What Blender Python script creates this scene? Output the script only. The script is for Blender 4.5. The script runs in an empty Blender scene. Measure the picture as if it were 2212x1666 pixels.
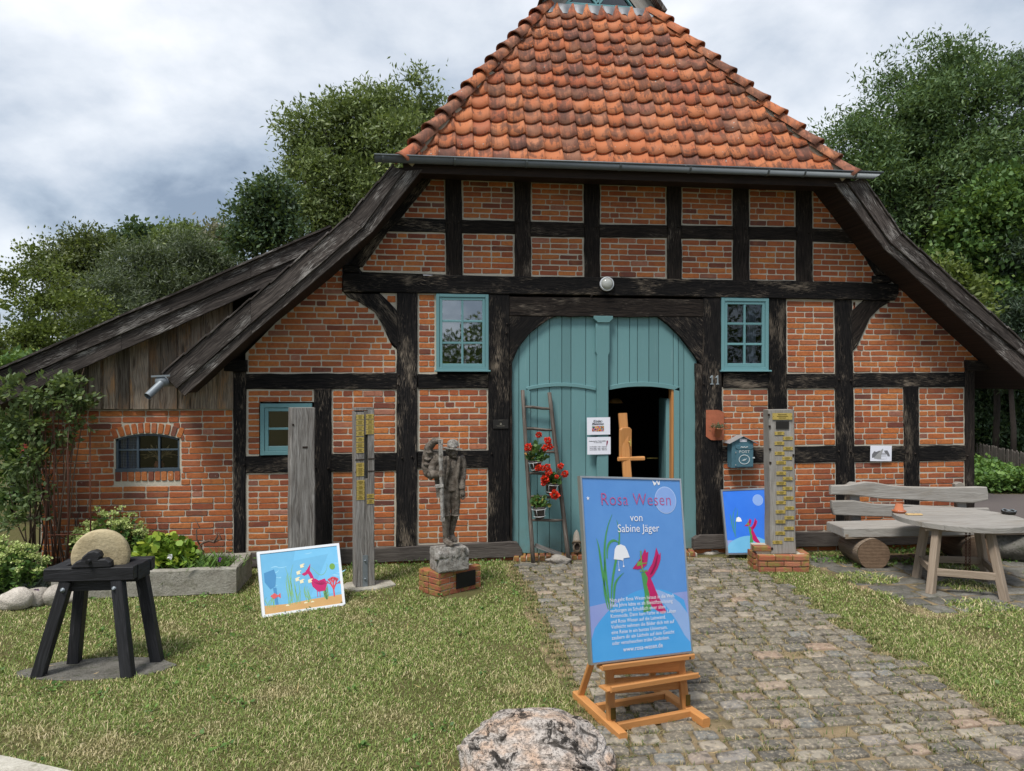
import bpy, bmesh, math, random
import numpy as np
from mathutils import Vector, Matrix, noise as mnoise
R = random.Random(11)
SC = bpy.context.scene
COL = SC.collection
rad = math.radians
# ------------------------------------------------------------------ camera
YAW, PITCH, FPX, CPX = rad(6.8), rad(0.5), 1600.0, (1106.0, 833.0)
CAM = (-9.39*math.sin(YAW), -9.39*math.cos(YAW), 2.3)
cam = bpy.data.objects.new('camera', bpy.data.cameras.new('camera'))
COL.objects.link(cam)
cam.location = CAM
cam.rotation_euler = (rad(90)-PITCH, 0, -YAW)
cam.data.sensor_width = 36.0
cam.data.lens = 36.0*FPX/2212.0
cam.data.clip_end = 2000
SC.camera = cam
# ------------------------------------------------------------------ sky, sun, exposure
SUN_EL, SUN_AZ = rad(60), rad(218)      # azimuth from +Y clockwise: the sun stands behind the camera, a little to its left
w = bpy.data.worlds.new('World'); SC.world = w; w.use_nodes = True
nt = w.node_tree; nt.nodes.clear()
def WN(t, **k):
    n = nt.nodes.new(t)
    for a, b in k.items(): setattr(n, a, b)
    return n
out = WN('ShaderNodeOutputWorld'); tc = WN('ShaderNodeTexCoord'); sep = WN('ShaderNodeSeparateXYZ')
nt.links.new(tc.outputs['Generated'], sep.inputs[0])
def wm(op, a, b=None, c=None):
    n = WN('ShaderNodeMath', operation=op)
    for i, x in enumerate((a, b, c)):
        if x is None: continue
        if isinstance(x, (int, float)): n.inputs[i].default_value = x
        else: nt.links.new(x, n.inputs[i])
    return n.outputs[0]
zz = wm('ADD', wm('MAXIMUM', sep.outputs[2], 0.0), 0.42)
cmb = WN('ShaderNodeCombineXYZ')
nt.links.new(wm('DIVIDE', sep.outputs[0], zz), cmb.inputs[0]); nt.links.new(wm('DIVIDE', sep.outputs[1], zz), cmb.inputs[1])
cmb.inputs[2].default_value = 3.1
def wnoise(scale, detail, rough, dist, off):
    mp = WN('ShaderNodeMapping'); mp.inputs['Location'].default_value = off
    nt.links.new(cmb.outputs[0], mp.inputs[0])
    n = WN('ShaderNodeTexNoise'); n.inputs['Scale'].default_value = scale; n.inputs['Detail'].default_value = detail
    n.inputs['Roughness'].default_value = rough; n.inputs['Distortion'].default_value = dist
    nt.links.new(mp.outputs[0], n.inputs['Vector']); return n.outputs[0]
n1 = wnoise(1.5, 8, .54, .15, (0.9, 2.3, 0)); n2 = wnoise(0.42, 3, .45, .2, (5.2, .9, 0))
n3 = wnoise(3.2, 6, .58, .3, (2.2, 3.9, 0))
cl = wm('ADD', wm('ADD', wm('MULTIPLY', n1, .52), wm('MULTIPLY', n2, .32)), wm('MULTIPLY', n3, .16))
rp = WN('ShaderNodeValToRGB'); nt.links.new(cl, rp.inputs[0])
e = rp.color_ramp.elements
e[0].position = .42; e[0].color = (.15, .19, .25, 1)
e[1].position = .60; e[1].color = (.63, .63, .655, 1)
for p_, c_ in ((.455, (.255, .30, .36, 1)), (.49, (.36, .395, .445, 1)), (.535, (.47, .495, .53, 1))):
    q = e.new(p_); q.color = c_
sky = WN('ShaderNodeTexSky'); sky.sky_type = 'NISHITA'; sky.sun_disc = False
sky.sun_elevation = SUN_EL; sky.sun_rotation = SUN_AZ
b1 = WN('ShaderNodeBackground'); nt.links.new(sky.outputs[0], b1.inputs[0]); b1.inputs[1].default_value = .06
b2 = WN('ShaderNodeBackground'); nt.links.new(rp.outputs[0], b2.inputs[0]); b2.inputs[1].default_value = .72
mx = WN('ShaderNodeMixShader'); mx.inputs[0].default_value = .90
nt.links.new(b1.outputs[0], mx.inputs[1]); nt.links.new(b2.outputs[0], mx.inputs[2]); nt.links.new(mx.outputs[0], out.inputs[0])
sl = bpy.data.lights.new('sun', 'SUN'); sl.energy = 1.5; sl.angle = rad(16); sl.color = (1.0, .965, .91)
so = bpy.data.objects.new('sun', sl); COL.objects.link(so)
sd = Vector((math.sin(SUN_AZ)*math.cos(SUN_EL), math.cos(SUN_AZ)*math.cos(SUN_EL), math.sin(SUN_EL)))
so.rotation_euler = (-sd).to_track_quat('-Z', 'Y').to_euler()
SC.view_settings.view_transform = 'Standard'; SC.view_settings.look = 'None'
SC.view_settings.exposure = 1.42; SC.view_settings.gamma = 1.0; SC.view_settings.use_curve_mapping = False
SC.cycles.max_bounces = 6; SC.cycles.diffuse_bounces = 3; SC.cycles.glossy_bounces = 3; SC.cycles.transparent_max_bounces = 8
# ------------------------------------------------------------------ surveying: a sight line of the photograph meets a known surface
_f = (math.sin(YAW)*math.cos(PITCH), math.cos(YAW)*math.cos(PITCH), -math.sin(PITCH))
_r = (math.cos(YAW), -math.sin(YAW), 0.0)
_u = (_r[1]*_f[2]-_r[2]*_f[1], _r[2]*_f[0]-_r[0]*_f[2], _r[0]*_f[1]-_r[1]*_f[0])
def ray(x, y):
    s = (x-CPX[0])/FPX; t = (CPX[1]-y)/FPX
    return [_f[i]+s*_r[i]+t*_u[i] for i in range(3)]
def P(x, y, Y=0.0):                       # on the upright plane parallel to the facade at depth Y
    d = ray(x, y); k = (Y-CAM[1])/d[1]; return Vector([CAM[i]+k*d[i] for i in range(3)])
def G(x, y, z=0.0):                       # on the level z
    d = ray(x, y); k = (z-CAM[2])/d[2]; return Vector([CAM[i]+k*d[i] for i in range(3)])
def D(x, y, Z):                           # at the distance Z
    d = ray(x, y); return Vector([CAM[i]+Z*d[i] for i in range(3)])
# ------------------------------------------------------------------ objects and naming
WORLD = {}
def tag(o, label=None, cat=None, group=None, kind=None):
    if label: o['label'] = label
    if cat: o['category'] = cat
    if group: o['group'] = group
    if kind: o['kind'] = kind
    return o
def thing(name, label, cat, loc=(0, 0, 0), group=None):
    o = bpy.data.objects.new(name, None); COL.objects.link(o); o.location = loc
    o.empty_display_size = .1
    WORLD[o.name] = Vector(loc); return tag(o, label, cat, group)
def link(name, me, mat=None, parent=None, loc=None, kind=None, label=None):
    o = bpy.data.objects.new(name, me); COL.objects.link(o)
    wl = Vector(loc) if loc is not None else Vector((0, 0, 0))
    if parent is not None:
        o.parent = parent; o.location = wl-WORLD[parent.name]
    else: o.location = wl
    WORLD[o.name] = wl
    if mat is not None and not me.materials: me.materials.append(mat)
    return tag(o, label=label, kind=kind)
class MB:
    """collects faces in world coordinates; build() links them as one mesh object"""
    def __init__(s): s.v = []; s.f = []; s.uv = []; s.r = []; s.m = []; s.mats = []; s.sm = []; s.cm = 0; s.rn = 0.0; s.smooth = False
    def mat(s, m):
        if m not in s.mats: s.mats.append(m)
        s.cm = s.mats.index(m); return s
    def face(s, idx, uvs=None):
        s.f.append(tuple(idx)); s.uv.extend(uvs if uvs else [(s.v[i][0]+s.v[i][1], s.v[i][2]) for i in idx])
        s.r.append(s.rn); s.m.append(s.cm); s.sm.append(s.smooth)
    def poly(s, pts, uvs=None):
        b = len(s.v); s.v.extend([tuple(p) for p in pts]); s.face(range(b, b+len(pts)), uvs)
    def beam(s, p0, p1, w, t, up=(0, 0, 1), n=1, jit=0.0, ch=0.0, taper=1.0, rnd=None):
        p0 = Vector(p0); p1 = Vector(p1); d = p1-p0; L = d.length; d.normalize()
        up = Vector(up); side = d.cross(up)
        if side.length < 1e-4: side = d.cross(Vector((0, 1, 0)))
        side.normalize(); upn = side.cross(d).normalized()
        if rnd is not None: s.rn = rnd
        a, c = w/2, t/2
        cs = [(-a+ch, -c), (a-ch, -c), (a, -c+ch), (a, c-ch), (a-ch, c), (-a+ch, c), (-a, c-ch), (-a, -c+ch)] if ch > 0 else [(-a, -c), (a, -c), (a, c), (-a, c)]
        k = len(cs); per = [0]
        for i in range(k):
            q, r_ = cs[i], cs[(i+1) % k]; per.append(per[-1]+math.hypot(q[0]-r_[0], q[1]-r_[1]))
        uo = R.random()*7; vo = R.random()*7; b = len(s.v)
        for j in range(n+1):
            f = j/n; sc = 1+(taper-1)*f; c0 = p0.lerp(p1, f)
            jx = (R.random()-.5)*jit; jy = (R.random()-.5)*jit
            for (x, y) in cs:
                s.v.append(tuple(c0+side*(x*sc+jx+(R.random()-.5)*jit*.6)+upn*(y*sc+jy+(R.random()-.5)*jit*.6)))
        for j in range(n):
            u0, u1 = uo+L*j/n, uo+L*(j+1)/n
            for i in range(k):
                i2 = (i+1) % k; A = b+j*k
                s.face((A+i, A+i2, A+k+i2, A+k+i), [(u0, vo+per[i]), (u0, vo+per[i+1]), (u1, vo+per[i+1]), (u1, vo+per[i])])
        cu = [(uo+x*.3, vo+y) for x, y in cs]
        s.face([b+i for i in reversed(range(k))], [cu[i] for i in reversed(range(k))])
        s.face([b+n*k+i for i in range(k)], cu)
        return s
    def box(s, c, sz, ch=0.0, rz=0.0, rnd=None):
        c = Vector(c); h = Vector((math.cos(rz), math.sin(rz), 0))*sz[0]/2
        return s.beam(c-h, c+h, sz[1], sz[2], n=1, ch=ch, rnd=rnd)
    def prism(s, pts, fn, c0, c1, grain=0.0, ch=0.0, caps=True):
        """outline pts (a,b) pushed from depth c0 (front) to c1; fn(a,b,c) -> world; grain = direction of the wood fibres"""
        n = len(pts); ar = sum(pts[i][0]*pts[(i+1) % n][1]-pts[(i+1) % n][0]*pts[i][1] for i in range(n))
        if ar < 0: pts = pts[::-1]
        cg, sg = math.cos(grain), math.sin(grain); uo, vo = R.random()*7, R.random()*7
        U = lambda a, b: (uo+a*cg+b*sg, vo-a*sg+b*cg)
        b = len(s.v); rings = []
        if ch > 0:
            inn = []
            for i in range(n):
                p, q, r_ = pts[i-1], pts[i], pts[(i+1) % n]
                e1 = Vector((q[0]-p[0], q[1]-p[1])); e2 = Vector((r_[0]-q[0], r_[1]-q[1]))
                if e1.length < 1e-6: e1 = e2.copy()
                if e2.length < 1e-6: e2 = e1.copy()
                e1.normalize(); e2.normalize(); nn = Vector((-e1.y-e2.y, e1.x+e2.x))
                if nn.length > .2: nn = nn/ (nn.length_squared/2)
                inn.append((q[0]+nn.x*ch, q[1]+nn.y*ch))
            rings = [(inn, c0), (pts, c0+(ch if c1 > c0 else -ch)), (pts, c1)]
        else: rings = [(pts, c0), (pts, c1)]
        for ps, c in rings: s.v.extend([tuple(fn(a, bb, c)) for a, bb in ps])
        run = 0
        for k in range(len(rings)-1):
            run = 0
            for i in range(n):
                j = (i+1) % n; A = b+k*n; B = A+n
                s.face((A+j, A+i, B+i, B+j), [U(*pts[j]), U(*pts[i]), tuple(x+.03*(k+1) for x in U(*pts[i])), tuple(x+.03*(k+1) for x in U(*pts[j]))])
        if caps:
            s.face([b+i for i in range(n)], [U(*rings[0][0][i]) for i in range(n)])
            L = b+(len(rings)-1)*n
            s.face([L+i for i in reversed(range(n))], [U(*pts[i]) for i in reversed(range(n))])
        return s
    def tube(s, pts, rr, n=8, caps=True, flat=1.0):
        pts = [Vector(p) for p in pts]; rr = rr if isinstance(rr, (list, tuple)) else [rr]*len(pts)
        b = len(s.v); uo = R.random()*5; run = 0; us = []; prev = None
        for i, p in enumerate(pts):
            d = (pts[min(i+1, len(pts)-1)]-pts[max(i-1, 0)])
            if d.length < 1e-7: d = Vector((0, 0, 1))
            d.normalize()
            if prev is None:
                a = d.cross(Vector((0, 0, 1)))
                if a.length < .1: a = d.cross(Vector((0, 1, 0)))
            else: a = prev-d*prev.dot(d)
            a.normalize(); prev = a; c = d.cross(a)
            if i: run += (p-pts[i-1]).length
            us.append(uo+run)
            for k in range(n):
                t = 2*math.pi*k/n; s.v.append(tuple(p+a*math.cos(t)*rr[i]+c*math.sin(t)*rr[i]*flat))
        sm = s.smooth; s.smooth = True
        for i in range(len(pts)-1):
            for k in range(n):
                k2 = (k+1) % n; A = b+i*n; va, vb = 6.28*rr[i]*k/n, 6.28*rr[i]*(k+1)/n
                s.face((A+k2, A+k, A+n+k, A+n+k2), [(us[i], vb), (us[i], va), (us[i+1], va), (us[i+1], vb)])
        s.smooth = sm
        if caps:
            s.face([b+k for k in range(n)], [(.1*math.cos(k), .1*math.sin(k)) for k in range(n)])
            s.face([b+(len(pts)-1)*n+k for k in reversed(range(n))], [(.1*math.cos(k), .1*math.sin(k)) for k in range(n)])
        return s
    def lathe(s, prof, c, n=16, M=None, caps=False):
        """profile (radius, height) about the local Z at c; M rotates"""
        c = Vector(c); M = M or Matrix.Identity(3); b = len(s.v)
        for (r_, z) in prof:
            for k in range(n):
                t = 2*math.pi*k/n; s.v.append(tuple(c+M @ Vector((r_*math.cos(t), r_*math.sin(t), z))))
        sm = s.smooth; s.smooth = True; run = 0
        for i in range(len(prof)-1):
            l = math.hypot(prof[i+1][0]-prof[i][0], prof[i+1][1]-prof[i][1])
            for k in range(n):
                k2 = (k+1) % n; A = b+i*n
                s.face((A+k, A+k2, A+n+k2, A+n+k), [(run, k*.05), (run, k*.05+.05), (run+l, k*.05+.05), (run+l, k*.05)])
            run += l
        s.smooth = sm
        if caps:
            s.face([b+k for k in reversed(range(n))]); s.face([b+(len(prof)-1)*n+k for k in range(n)])
        return s
    def blob(s, c, sz, seed=0, sub=2, amp=.12, fr=1.0, M=None, smooth=True):
        bm = bmesh.new(); bmesh.ops.create_icosphere(bm, subdivisions=sub, radius=1.0)
        c = Vector(c); b = len(s.v)
        for v in bm.verts:
            q = v.co.copy(); d = 1+amp*(mnoise.noise(q*1.3*fr+Vector((seed*3.1, seed, 1)))*1.3+.5*mnoise.noise(q*3.1*fr+Vector((seed, 5, seed))))
            q = Vector((q.x*sz[0], q.y*sz[1], q.z*sz[2]))*d
            if M is not None: q = M @ q
            s.v.append(tuple(c+q))
        sm = s.smooth; s.smooth = smooth
        for f in bm.faces: s.face([b+v.index for v in f.verts])
        s.smooth = sm; bm.free(); return s
    def text(s, body, size, fn, align='CENTER', shear=0.0, off=0.0, sx=1.0, spacing=1.0):
        """print lettering: fn(a,b) -> world"""
        cu = bpy.data.curves.new('t', 'FONT'); cu.body = body; cu.size = size; cu.align_x = align; cu.shear = shear
        cu.offset = off; cu.resolution_u = 3; cu.space_character = spacing
        o = bpy.data.objects.new('t', cu); COL.objects.link(o)
        me = bpy.data.meshes.new_from_object(o.evaluated_get(bpy.context.evaluated_depsgraph_get()))
        b = len(s.v)
        for v in me.vertices: s.v.append(tuple(fn(v.co.x*sx, v.co.y)))
        for p in me.polygons: s.face([b+i for i in p.vertices])
        bpy.data.objects.remove(o); bpy.data.meshes.remove(me); bpy.data.curves.remove(cu)
        return s
    def mesh(s, name, origin=(0, 0, 0)):
        me = bpy.data.meshes.new(name); o = Vector(origin)
        me.from_pydata([tuple(Vector(v)-o) for v in s.v], [], s.f)
        uv = me.uv_layers.new(name='UVMap'); uv.data.foreach_set('uv', np.array(s.uv, dtype=np.float32).ravel())
        at = me.attributes.new('rnd', 'FLOAT', 'FACE'); at.data.foreach_set('value', np.array(s.r, dtype=np.float32))
        me.polygons.foreach_set('use_smooth', s.sm); me.polygons.foreach_set('material_index', s.m)
        for m in s.mats: me.materials.append(m)
        me.update(); return me
    def build(s, name, mat=None, parent=None, loc=None, kind=None, label=None):
        if loc is None: loc = WORLD[parent.name] if parent is not None else (0, 0, 0)
        return link(name, s.mesh(name, loc), mat, parent, loc, kind, label)
def XZ(a, b, c): return (a, c, b)           # outline in the facade: a = X, b = Z, c = depth
def carve(mb, voxel, name='c', smooth=2):
    """fuse overlapping shapes into one continuous skin, as carved from one block"""
    me = mb.mesh(name); o = bpy.data.objects.new('tmp', me); COL.objects.link(o)
    m = o.modifiers.new('r', 'REMESH'); m.mode = 'VOXEL'; m.voxel_size = voxel; m.use_smooth_shade = False
    if smooth: q = o.modifiers.new('s', 'SMOOTH'); q.iterations = smooth; q.factor = .5
    r_ = bpy.data.meshes.new_from_object(o.evaluated_get(bpy.context.evaluated_depsgraph_get()))
    bpy.data.objects.remove(o); r_.materials.clear(); r_.name = name; return r_
def vnoise(a, b, c=0.0, s=1.0): return mnoise.noise(Vector((a*s, b*s, c*s)))
def np_mesh(name, V, F, rnd, mat, nv=4, smooth=False):
    """V (N,3), F (M,nv) arrays, rnd per face"""
    me = bpy.data.meshes.new(name); N, M_ = len(V), len(F)
    me.vertices.add(N); me.vertices.foreach_set('co', V.astype(np.float32).ravel())
    me.loops.add(M_*nv); me.loops.foreach_set('vertex_index', F.astype(np.int32).ravel())
    me.polygons.add(M_); me.polygons.foreach_set('loop_start', np.arange(0, M_*nv, nv, dtype=np.int32))
    try: me.polygons.foreach_set('loop_total', np.full(M_, nv, dtype=np.int32))
    except Exception: pass
    me.update(calc_edges=True)
    at = me.attributes.new('rnd', 'FLOAT', 'FACE'); at.data.foreach_set('value', rnd.astype(np.float32))
    if smooth: me.polygons.foreach_set('use_smooth', np.ones(M_, dtype=bool))
    me.materials.append(mat); return me
# ------------------------------------------------------------------ materials
class MT:
    def __init__(s, name, rough=.7, metal=0.0, spec=.35):
        s.m = bpy.data.materials.new(name); s.m.use_nodes = True; s.nt = s.m.node_tree
        s.b = s.nt.nodes['Principled BSDF']; s.b.inputs['Roughness'].default_value = rough
        s.b.inputs['Metallic'].default_value = metal; s.b.inputs['Specular IOR Level'].default_value = spec
        s.geo = None
    def n(s, t, **k):
        x = s.nt.nodes.new(t)
        for a, b in k.items(): setattr(x, a, b)
        return x
    def set(s, sock, v):
        if isinstance(v, bpy.types.NodeSocket): s.nt.links.new(v, sock)
        elif isinstance(v, tuple) and len(v) == 3 and sock.type == 'RGBA': sock.default_value = (*v, 1)
        else: sock.default_value = v
    def math(s, op, a, b=0.0, c=None, clamp=False):
        x = s.n('ShaderNodeMath', operation=op, use_clamp=clamp); s.set(x.inputs[0], a); s.set(x.inputs[1], b)
        if c is not None: s.set(x.inputs[2], c)
        return x.outputs[0]
    def pos(s):
        if not s.geo: s.geo = s.n('ShaderNodeNewGeometry')
        return s.geo.outputs['Position']
    def uv(s): return s.n('ShaderNodeUVMap').outputs[0]
    def map(s, v, scale=(1, 1, 1), loc=(0, 0, 0), rot=(0, 0, 0)):
        x = s.n('ShaderNodeMapping'); s.set(x.inputs[0], v); x.inputs['Scale'].default_value = scale
        x.inputs['Location'].default_value = loc; x.inputs['Rotation'].default_value = rot; return x.outputs[0]
    def noise(s, v, scale=1.0, detail=4, rough=.55, dist=0.0):
        x = s.n('ShaderNodeTexNoise'); s.set(x.inputs['Vector'], v); x.inputs['Scale'].default_value = scale
        x.inputs['Detail'].default_value = detail; x.inputs['Roughness'].default_value = rough; x.inputs['Distortion'].default_value = dist
        return x.outputs[0]
    def vor(s, v, scale=1.0, feature='F1', outp='Distance'):
        x = s.n('ShaderNodeTexVoronoi', feature=feature); s.set(x.inputs['Vector'], v); x.inputs['Scale'].default_value = scale; return x.outputs[outp]
    def ramp(s, v, stops, interp='LINEAR'):
        x = s.n('ShaderNodeValToRGB'); s.set(x.inputs[0], v); r_ = x.color_ramp; r_.interpolation = interp
        while len(r_.elements) < len(stops): r_.elements.new(.5)
        for e_, (p_, c_) in zip(r_.elements, stops):
            e_.position = p_; e_.color = (*c_, 1) if isinstance(c_, tuple) else (c_, c_, c_, 1)
        return x.outputs[0]
    def mix(s, f, a, b, mode='MIX'):
        x = s.n('ShaderNodeMix', data_type='RGBA', blend_type=mode); s.set(x.inputs[0], f); s.set(x.inputs[6], a); s.set(x.inputs[7], b); return x.outputs[2]
    def rnd(s):
        a = s.n('ShaderNodeAttribute', attribute_name='rnd'); o = s.n('ShaderNodeObjectInfo')
        return s.math('FRACT', s.math('ADD', a.outputs['Fac'], o.outputs['Random']))
    def attr(s): return s.n('ShaderNodeAttribute', attribute_name='rnd').outputs['Fac']
    def color(s, c): s.set(s.b.inputs['Base Color'], c); return s
    def bump(s, h, strength=.4, dist=.01):
        x = s.n('ShaderNodeBump'); s.set(x.inputs['Height'], h); x.inputs['Strength'].default_value = strength
        x.inputs['Distance'].default_value = dist; s.nt.links.new(x.outputs[0], s.b.inputs['Normal']); return s
def flat(name, c, rough=.6, metal=0.0, spec=.3, var=.12, sc=20):
    t = MT(name, rough, metal, spec); n = t.noise(t.pos(), sc, 3)
    t.color(t.mix(n, tuple(x*(1-var) for x in c), tuple(min(1, x*(1+var)) for x in c))); t.bump(n, .12, .003); return t.m
def wood(name, dark, mid, light, streak=(.45, .62), worn=None, wornamt=(.60, .72), knots=0.0, rough=.75, bump=.5, fine=1.0, vary=.3, spec=.25):
    t = MT(name, rough, 0, spec); uv = t.uv(); rn = t.rnd()
    off = t.n('ShaderNodeVectorMath', operation='ADD'); t.set(off.inputs[0], uv)
    cb = t.n('ShaderNodeCombineXYZ'); t.set(cb.inputs[0], t.math('MULTIPLY', rn, 31.0)); t.set(cb.inputs[1], t.math('MULTIPLY', rn, 17.0)); t.set(off.inputs[1], cb.outputs[0]); uv = off.outputs[0]
    warp = t.noise(t.map(uv, (2.2, 7, 1)), 1.0, 2)
    wv = t.n('ShaderNodeVectorMath', operation='ADD'); t.set(wv.inputs[0], uv)
    cw = t.n('ShaderNodeCombineXYZ'); t.set(cw.inputs[1], t.math('MULTIPLY', warp, .10)); t.set(wv.inputs[1], cw.outputs[0]); uw = wv.outputs[0]
    g1 = t.noise(t.map(uw, (2.2*fine, 55*fine, 1)), 1.0, 5, .62)
    g2 = t.noise(t.map(uw, (7*fine, 150*fine, 1), (3, 9, 0)), 1.0, 3, .6)
    bl = t.noise(t.map(uv, (1.6, 4.5, 1), (8, 2, 0)), 1.0, 3)
    g = t.math('ADD', t.math('MULTIPLY', g1, .62), t.math('MULTIPLY', g2, .38))
    c = t.ramp(g, [(streak[0]-.12, dark), (streak[0], mid), (streak[1], light)])
    c = t.mix(t.math('MULTIPLY', bl, .55), c, tuple(x*.5 for x in mid))
    if worn:
        wf = t.ramp(t.math('ADD', t.math('MULTIPLY', g2, .55), t.math('MULTIPLY', bl, .55)), [(wornamt[0], 0.0), (wornamt[1], 1.0)])
        c = t.mix(wf, c, worn)
    if knots:
        k = t.vor(t.map(uv, (1.3, 5.0, 1)), 1.0)
        kf = t.ramp(k, [(.05, 1.0), (.14, 0.0)]); c = t.mix(t.math('MULTIPLY', kf, knots), c, tuple(x*.45 for x in mid))
    hv = t.n('ShaderNodeHueSaturation'); t.set(hv.inputs['Value'], t.math('MULTIPLY_ADD', rn, vary*2, 1-vary)); t.set(hv.inputs['Color'], c)
    t.color(hv.outputs[0]); t.bump(t.math('ADD', g, t.math('MULTIPLY', bl, .4)), bump, .012); return t.m
M = {}
M['black_oak'] = wood('black_oak', (.003, .003, .0035), (.0075, .0072, .008), (.034, .029, .026), (.46, .64), worn=(.21, .17, .13), wornamt=(.595, .69), bump=1.0, fine=1.5, spec=.12)
M['black_brown'] = wood('black_brown', (.004, .0035, .0035), (.013, .0105, .0095), (.055, .042, .034), (.46, .64), worn=(.18, .15, .12), wornamt=(.62, .72), bump=.9, fine=1.4, spec=.12)
M['barge'] = wood('barge', (.010, .0085, .008), (.040, .033, .030), (.14, .118, .105), (.45, .62), worn=(.33, .31, .29), wornamt=(.595, .68), knots=.5, bump=.9, fine=1.2, spec=.15)
M['cladding'] = wood('cladding', (.022, .017, .014), (.12, .088, .066), (.33, .28, .225), (.42, .58), worn=(.30, .17, .085), wornamt=(.57, .68), knots=.9, bump=.8, vary=.5)
M['soffit'] = wood('soffit', (.010, .007, .006), (.022, .014, .011), (.045, .028, .020), bump=.4)
M['grey_oak'] = wood('grey_oak', (.03, .026, .024), (.17, .155, .142), (.38, .365, .345), (.44, .60), worn=(.12, .10, .085), wornamt=(.58, .72), bump=1.0, vary=.12)
M['grey_board'] = wood('grey_board', (.10, .09, .08), (.27, .25, .225), (.42, .40, .37), (.40, .62), worn=(.22, .18, .13), wornamt=(.60, .75), knots=.4, bump=.6, vary=.12)
M['table_leg'] = wood('table_leg', (.10, .07, .05), (.27, .205, .15), (.38, .31, .24), (.40, .62), bump=.4, vary=.1)
M['sill_oak'] = wood('sill_oak', (.02, .018, .016), (.075, .062, .055), (.16, .14, .125), (.42, .62), bump=.8, vary=.15)
M['bark_log'] = wood('bark_log', (.04, .028, .020), (.17, .125, .088), (.30, .24, .185), (.42, .62), bump=1.0)
M['beech'] = wood('beech', (.36, .145, .040), (.52, .225, .070), (.62, .30, .11), (.35, .65), bump=.12, rough=.42, vary=.10)
M['black_stain'] = wood('black_stain', (.007, .007, .008), (.016, .016, .018), (.040, .040, .045), (.45, .66), worn=(.075, .075, .08), wornamt=(.63, .75), knots=.4, bump=.45, rough=.55, vary=.15)
def paint(name, c, bumpy=.25):
    t = MT(name, .45, 0, .4); uv = t.uv(); rn = t.rnd()
    g = t.noise(t.map(uv, (3, 60, 1)), 1.0, 4, .6); bl = t.noise(t.pos(), 1.7, 3)
    cc = t.mix(t.math('MULTIPLY', bl, .5), c, tuple(x*.78 for x in c))
    cc = t.mix(t.ramp(g, [(.66, 0.0), (.78, .55)]), cc, (.12, .15, .15))
    sz = t.n('ShaderNodeSeparateXYZ'); t.set(sz.inputs[0], t.pos()); dirt = t.math('MULTIPLY', t.ramp(sz.outputs[2], [(.05, 1.0), (.45, 0.0)]), t.ramp(t.noise(t.pos(), 7, 4, .65), [(.35, 0.0), (.65, .8)])); cc = t.mix(dirt, cc, (.12, .15, .12))
    cc = t.mix(t.ramp(t.noise(t.map(t.uv(), (1.5, 22, 1), (4, 7, 0)), 1.0, 5, .7), [(.60, 0.0), (.72, .35)]), cc, (.25, .36, .37))
    hv = t.n('ShaderNodeHueSaturation'); t.set(hv.inputs['Value'], t.math('MULTIPLY_ADD', rn, .24, .88)); t.set(hv.inputs['Color'], cc)
    t.color(hv.outputs[0]); t.bump(g, bumpy, .004); return t.m
M['teal'] = paint('teal_paint', (.130, .262, .272)); M['teal_light'] = paint('teal_paint_windows', (.135, .285, .305), .12)
M['navy'] = paint('blue_grey_paint', (.055, .080, .105), .1)
t = MT('brick', .88, 0, .2); rn = t.rnd(); ps = t.pos()
c = t.ramp(rn, [(.0, (.46, .140, .042)), (.20, (.53, .190, .055)), (.36, (.35, .090, .036)), (.50, (.48, .150, .046)), (.62, (.26, .072, .038)), (.74, (.41, .125, .047)), (.84, (.18, .056, .036)), (.90, (.11, .048, .040)), (.94, (.40, .18, .12)), (.97, (.44, .135, .043))])
n = t.noise(ps, 26, 4, .6); n2 = t.noise(ps, 95, 3, .6); n0 = t.noise(ps, 5.5, 3)
c = t.mix(t.ramp(n, [(.45, 0.0), (.72, .6)]), c, (.20, .062, .036)); c = t.mix(t.ramp(n0, [(.5, 0.0), (.75, .35)]), c, (.56, .22, .065))
c = t.mix(t.ramp(t.noise(t.map(ps, (1, 1, 1), (4, 4, 4)), 17, 5, .65), [(.665, 0.0), (.71, .75)]), c, (.62, .50, .42))
c = t.mix(t.ramp(t.noise(t.map(ps, (1, 1, 1), (2, 9, 1)), 1.1, 3), [(.42, .28), (.60, 0.0)]), c, (.20, .075, .045)); szb = t.n('ShaderNodeSeparateXYZ'); t.set(szb.inputs[0], ps); c = t.mix(t.math('MULTIPLY', t.ramp(szb.outputs[2], [(.12, .40), (.50, 0.0)]), t.noise(ps, 6, 4)), c, (.15, .11, .06))
t.color(c); t.bump(t.math('ADD', n, t.math('MULTIPLY', n2, .5)), .6, .008); M['brick'] = t.m
t = MT('brick_mossy', .9, 0, .2); ps = t.pos()
c = t.ramp(t.rnd(), [(.0, (.36, .11, .06)), (.5, (.26, .085, .055)), (1, (.42, .17, .10))])
c = t.mix(t.ramp(t.noise(ps, 13, 4, .6), [(.44, 0.0), (.62, .85)]), c, (.22, .19, .05)); n = t.noise(ps, 60, 4)
t.color(c); t.bump(n, .6, .008); M['brick_mossy'] = t.m
t = MT('mortar', .95, 0, .15); ps = t.pos(); n = t.noise(ps, 70, 4, .7)
t.color(t.mix(n, (.36, .32, .25), (.60, .55, .46))); t.bump(n, .6, .006); M['mortar'] = t.m
t = MT('roof_tile', .82, 0, .2); ps = t.pos(); rn = t.rnd()
c = t.ramp(rn, [(.0, (.41, .130, .058)), (.3, (.48, .175, .078)), (.5, (.35, .105, .054)), (.7, (.46, .155, .066)), (.85, (.27, .105, .072)), (1, (.49, .20, .10))])
a = t.noise(ps, 5.0, 5, .68, .6); b = t.noise(t.map(ps, (22, 2.2, 2.2)), 1.0, 6, .72)
dm = t.math('ADD', t.math('MULTIPLY', a, .55), t.math('MULTIPLY', b, .45)); dm = t.math('ADD', dm, t.math('MULTIPLY', t.math('SUBTRACT', rn, .5), .10))
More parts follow.
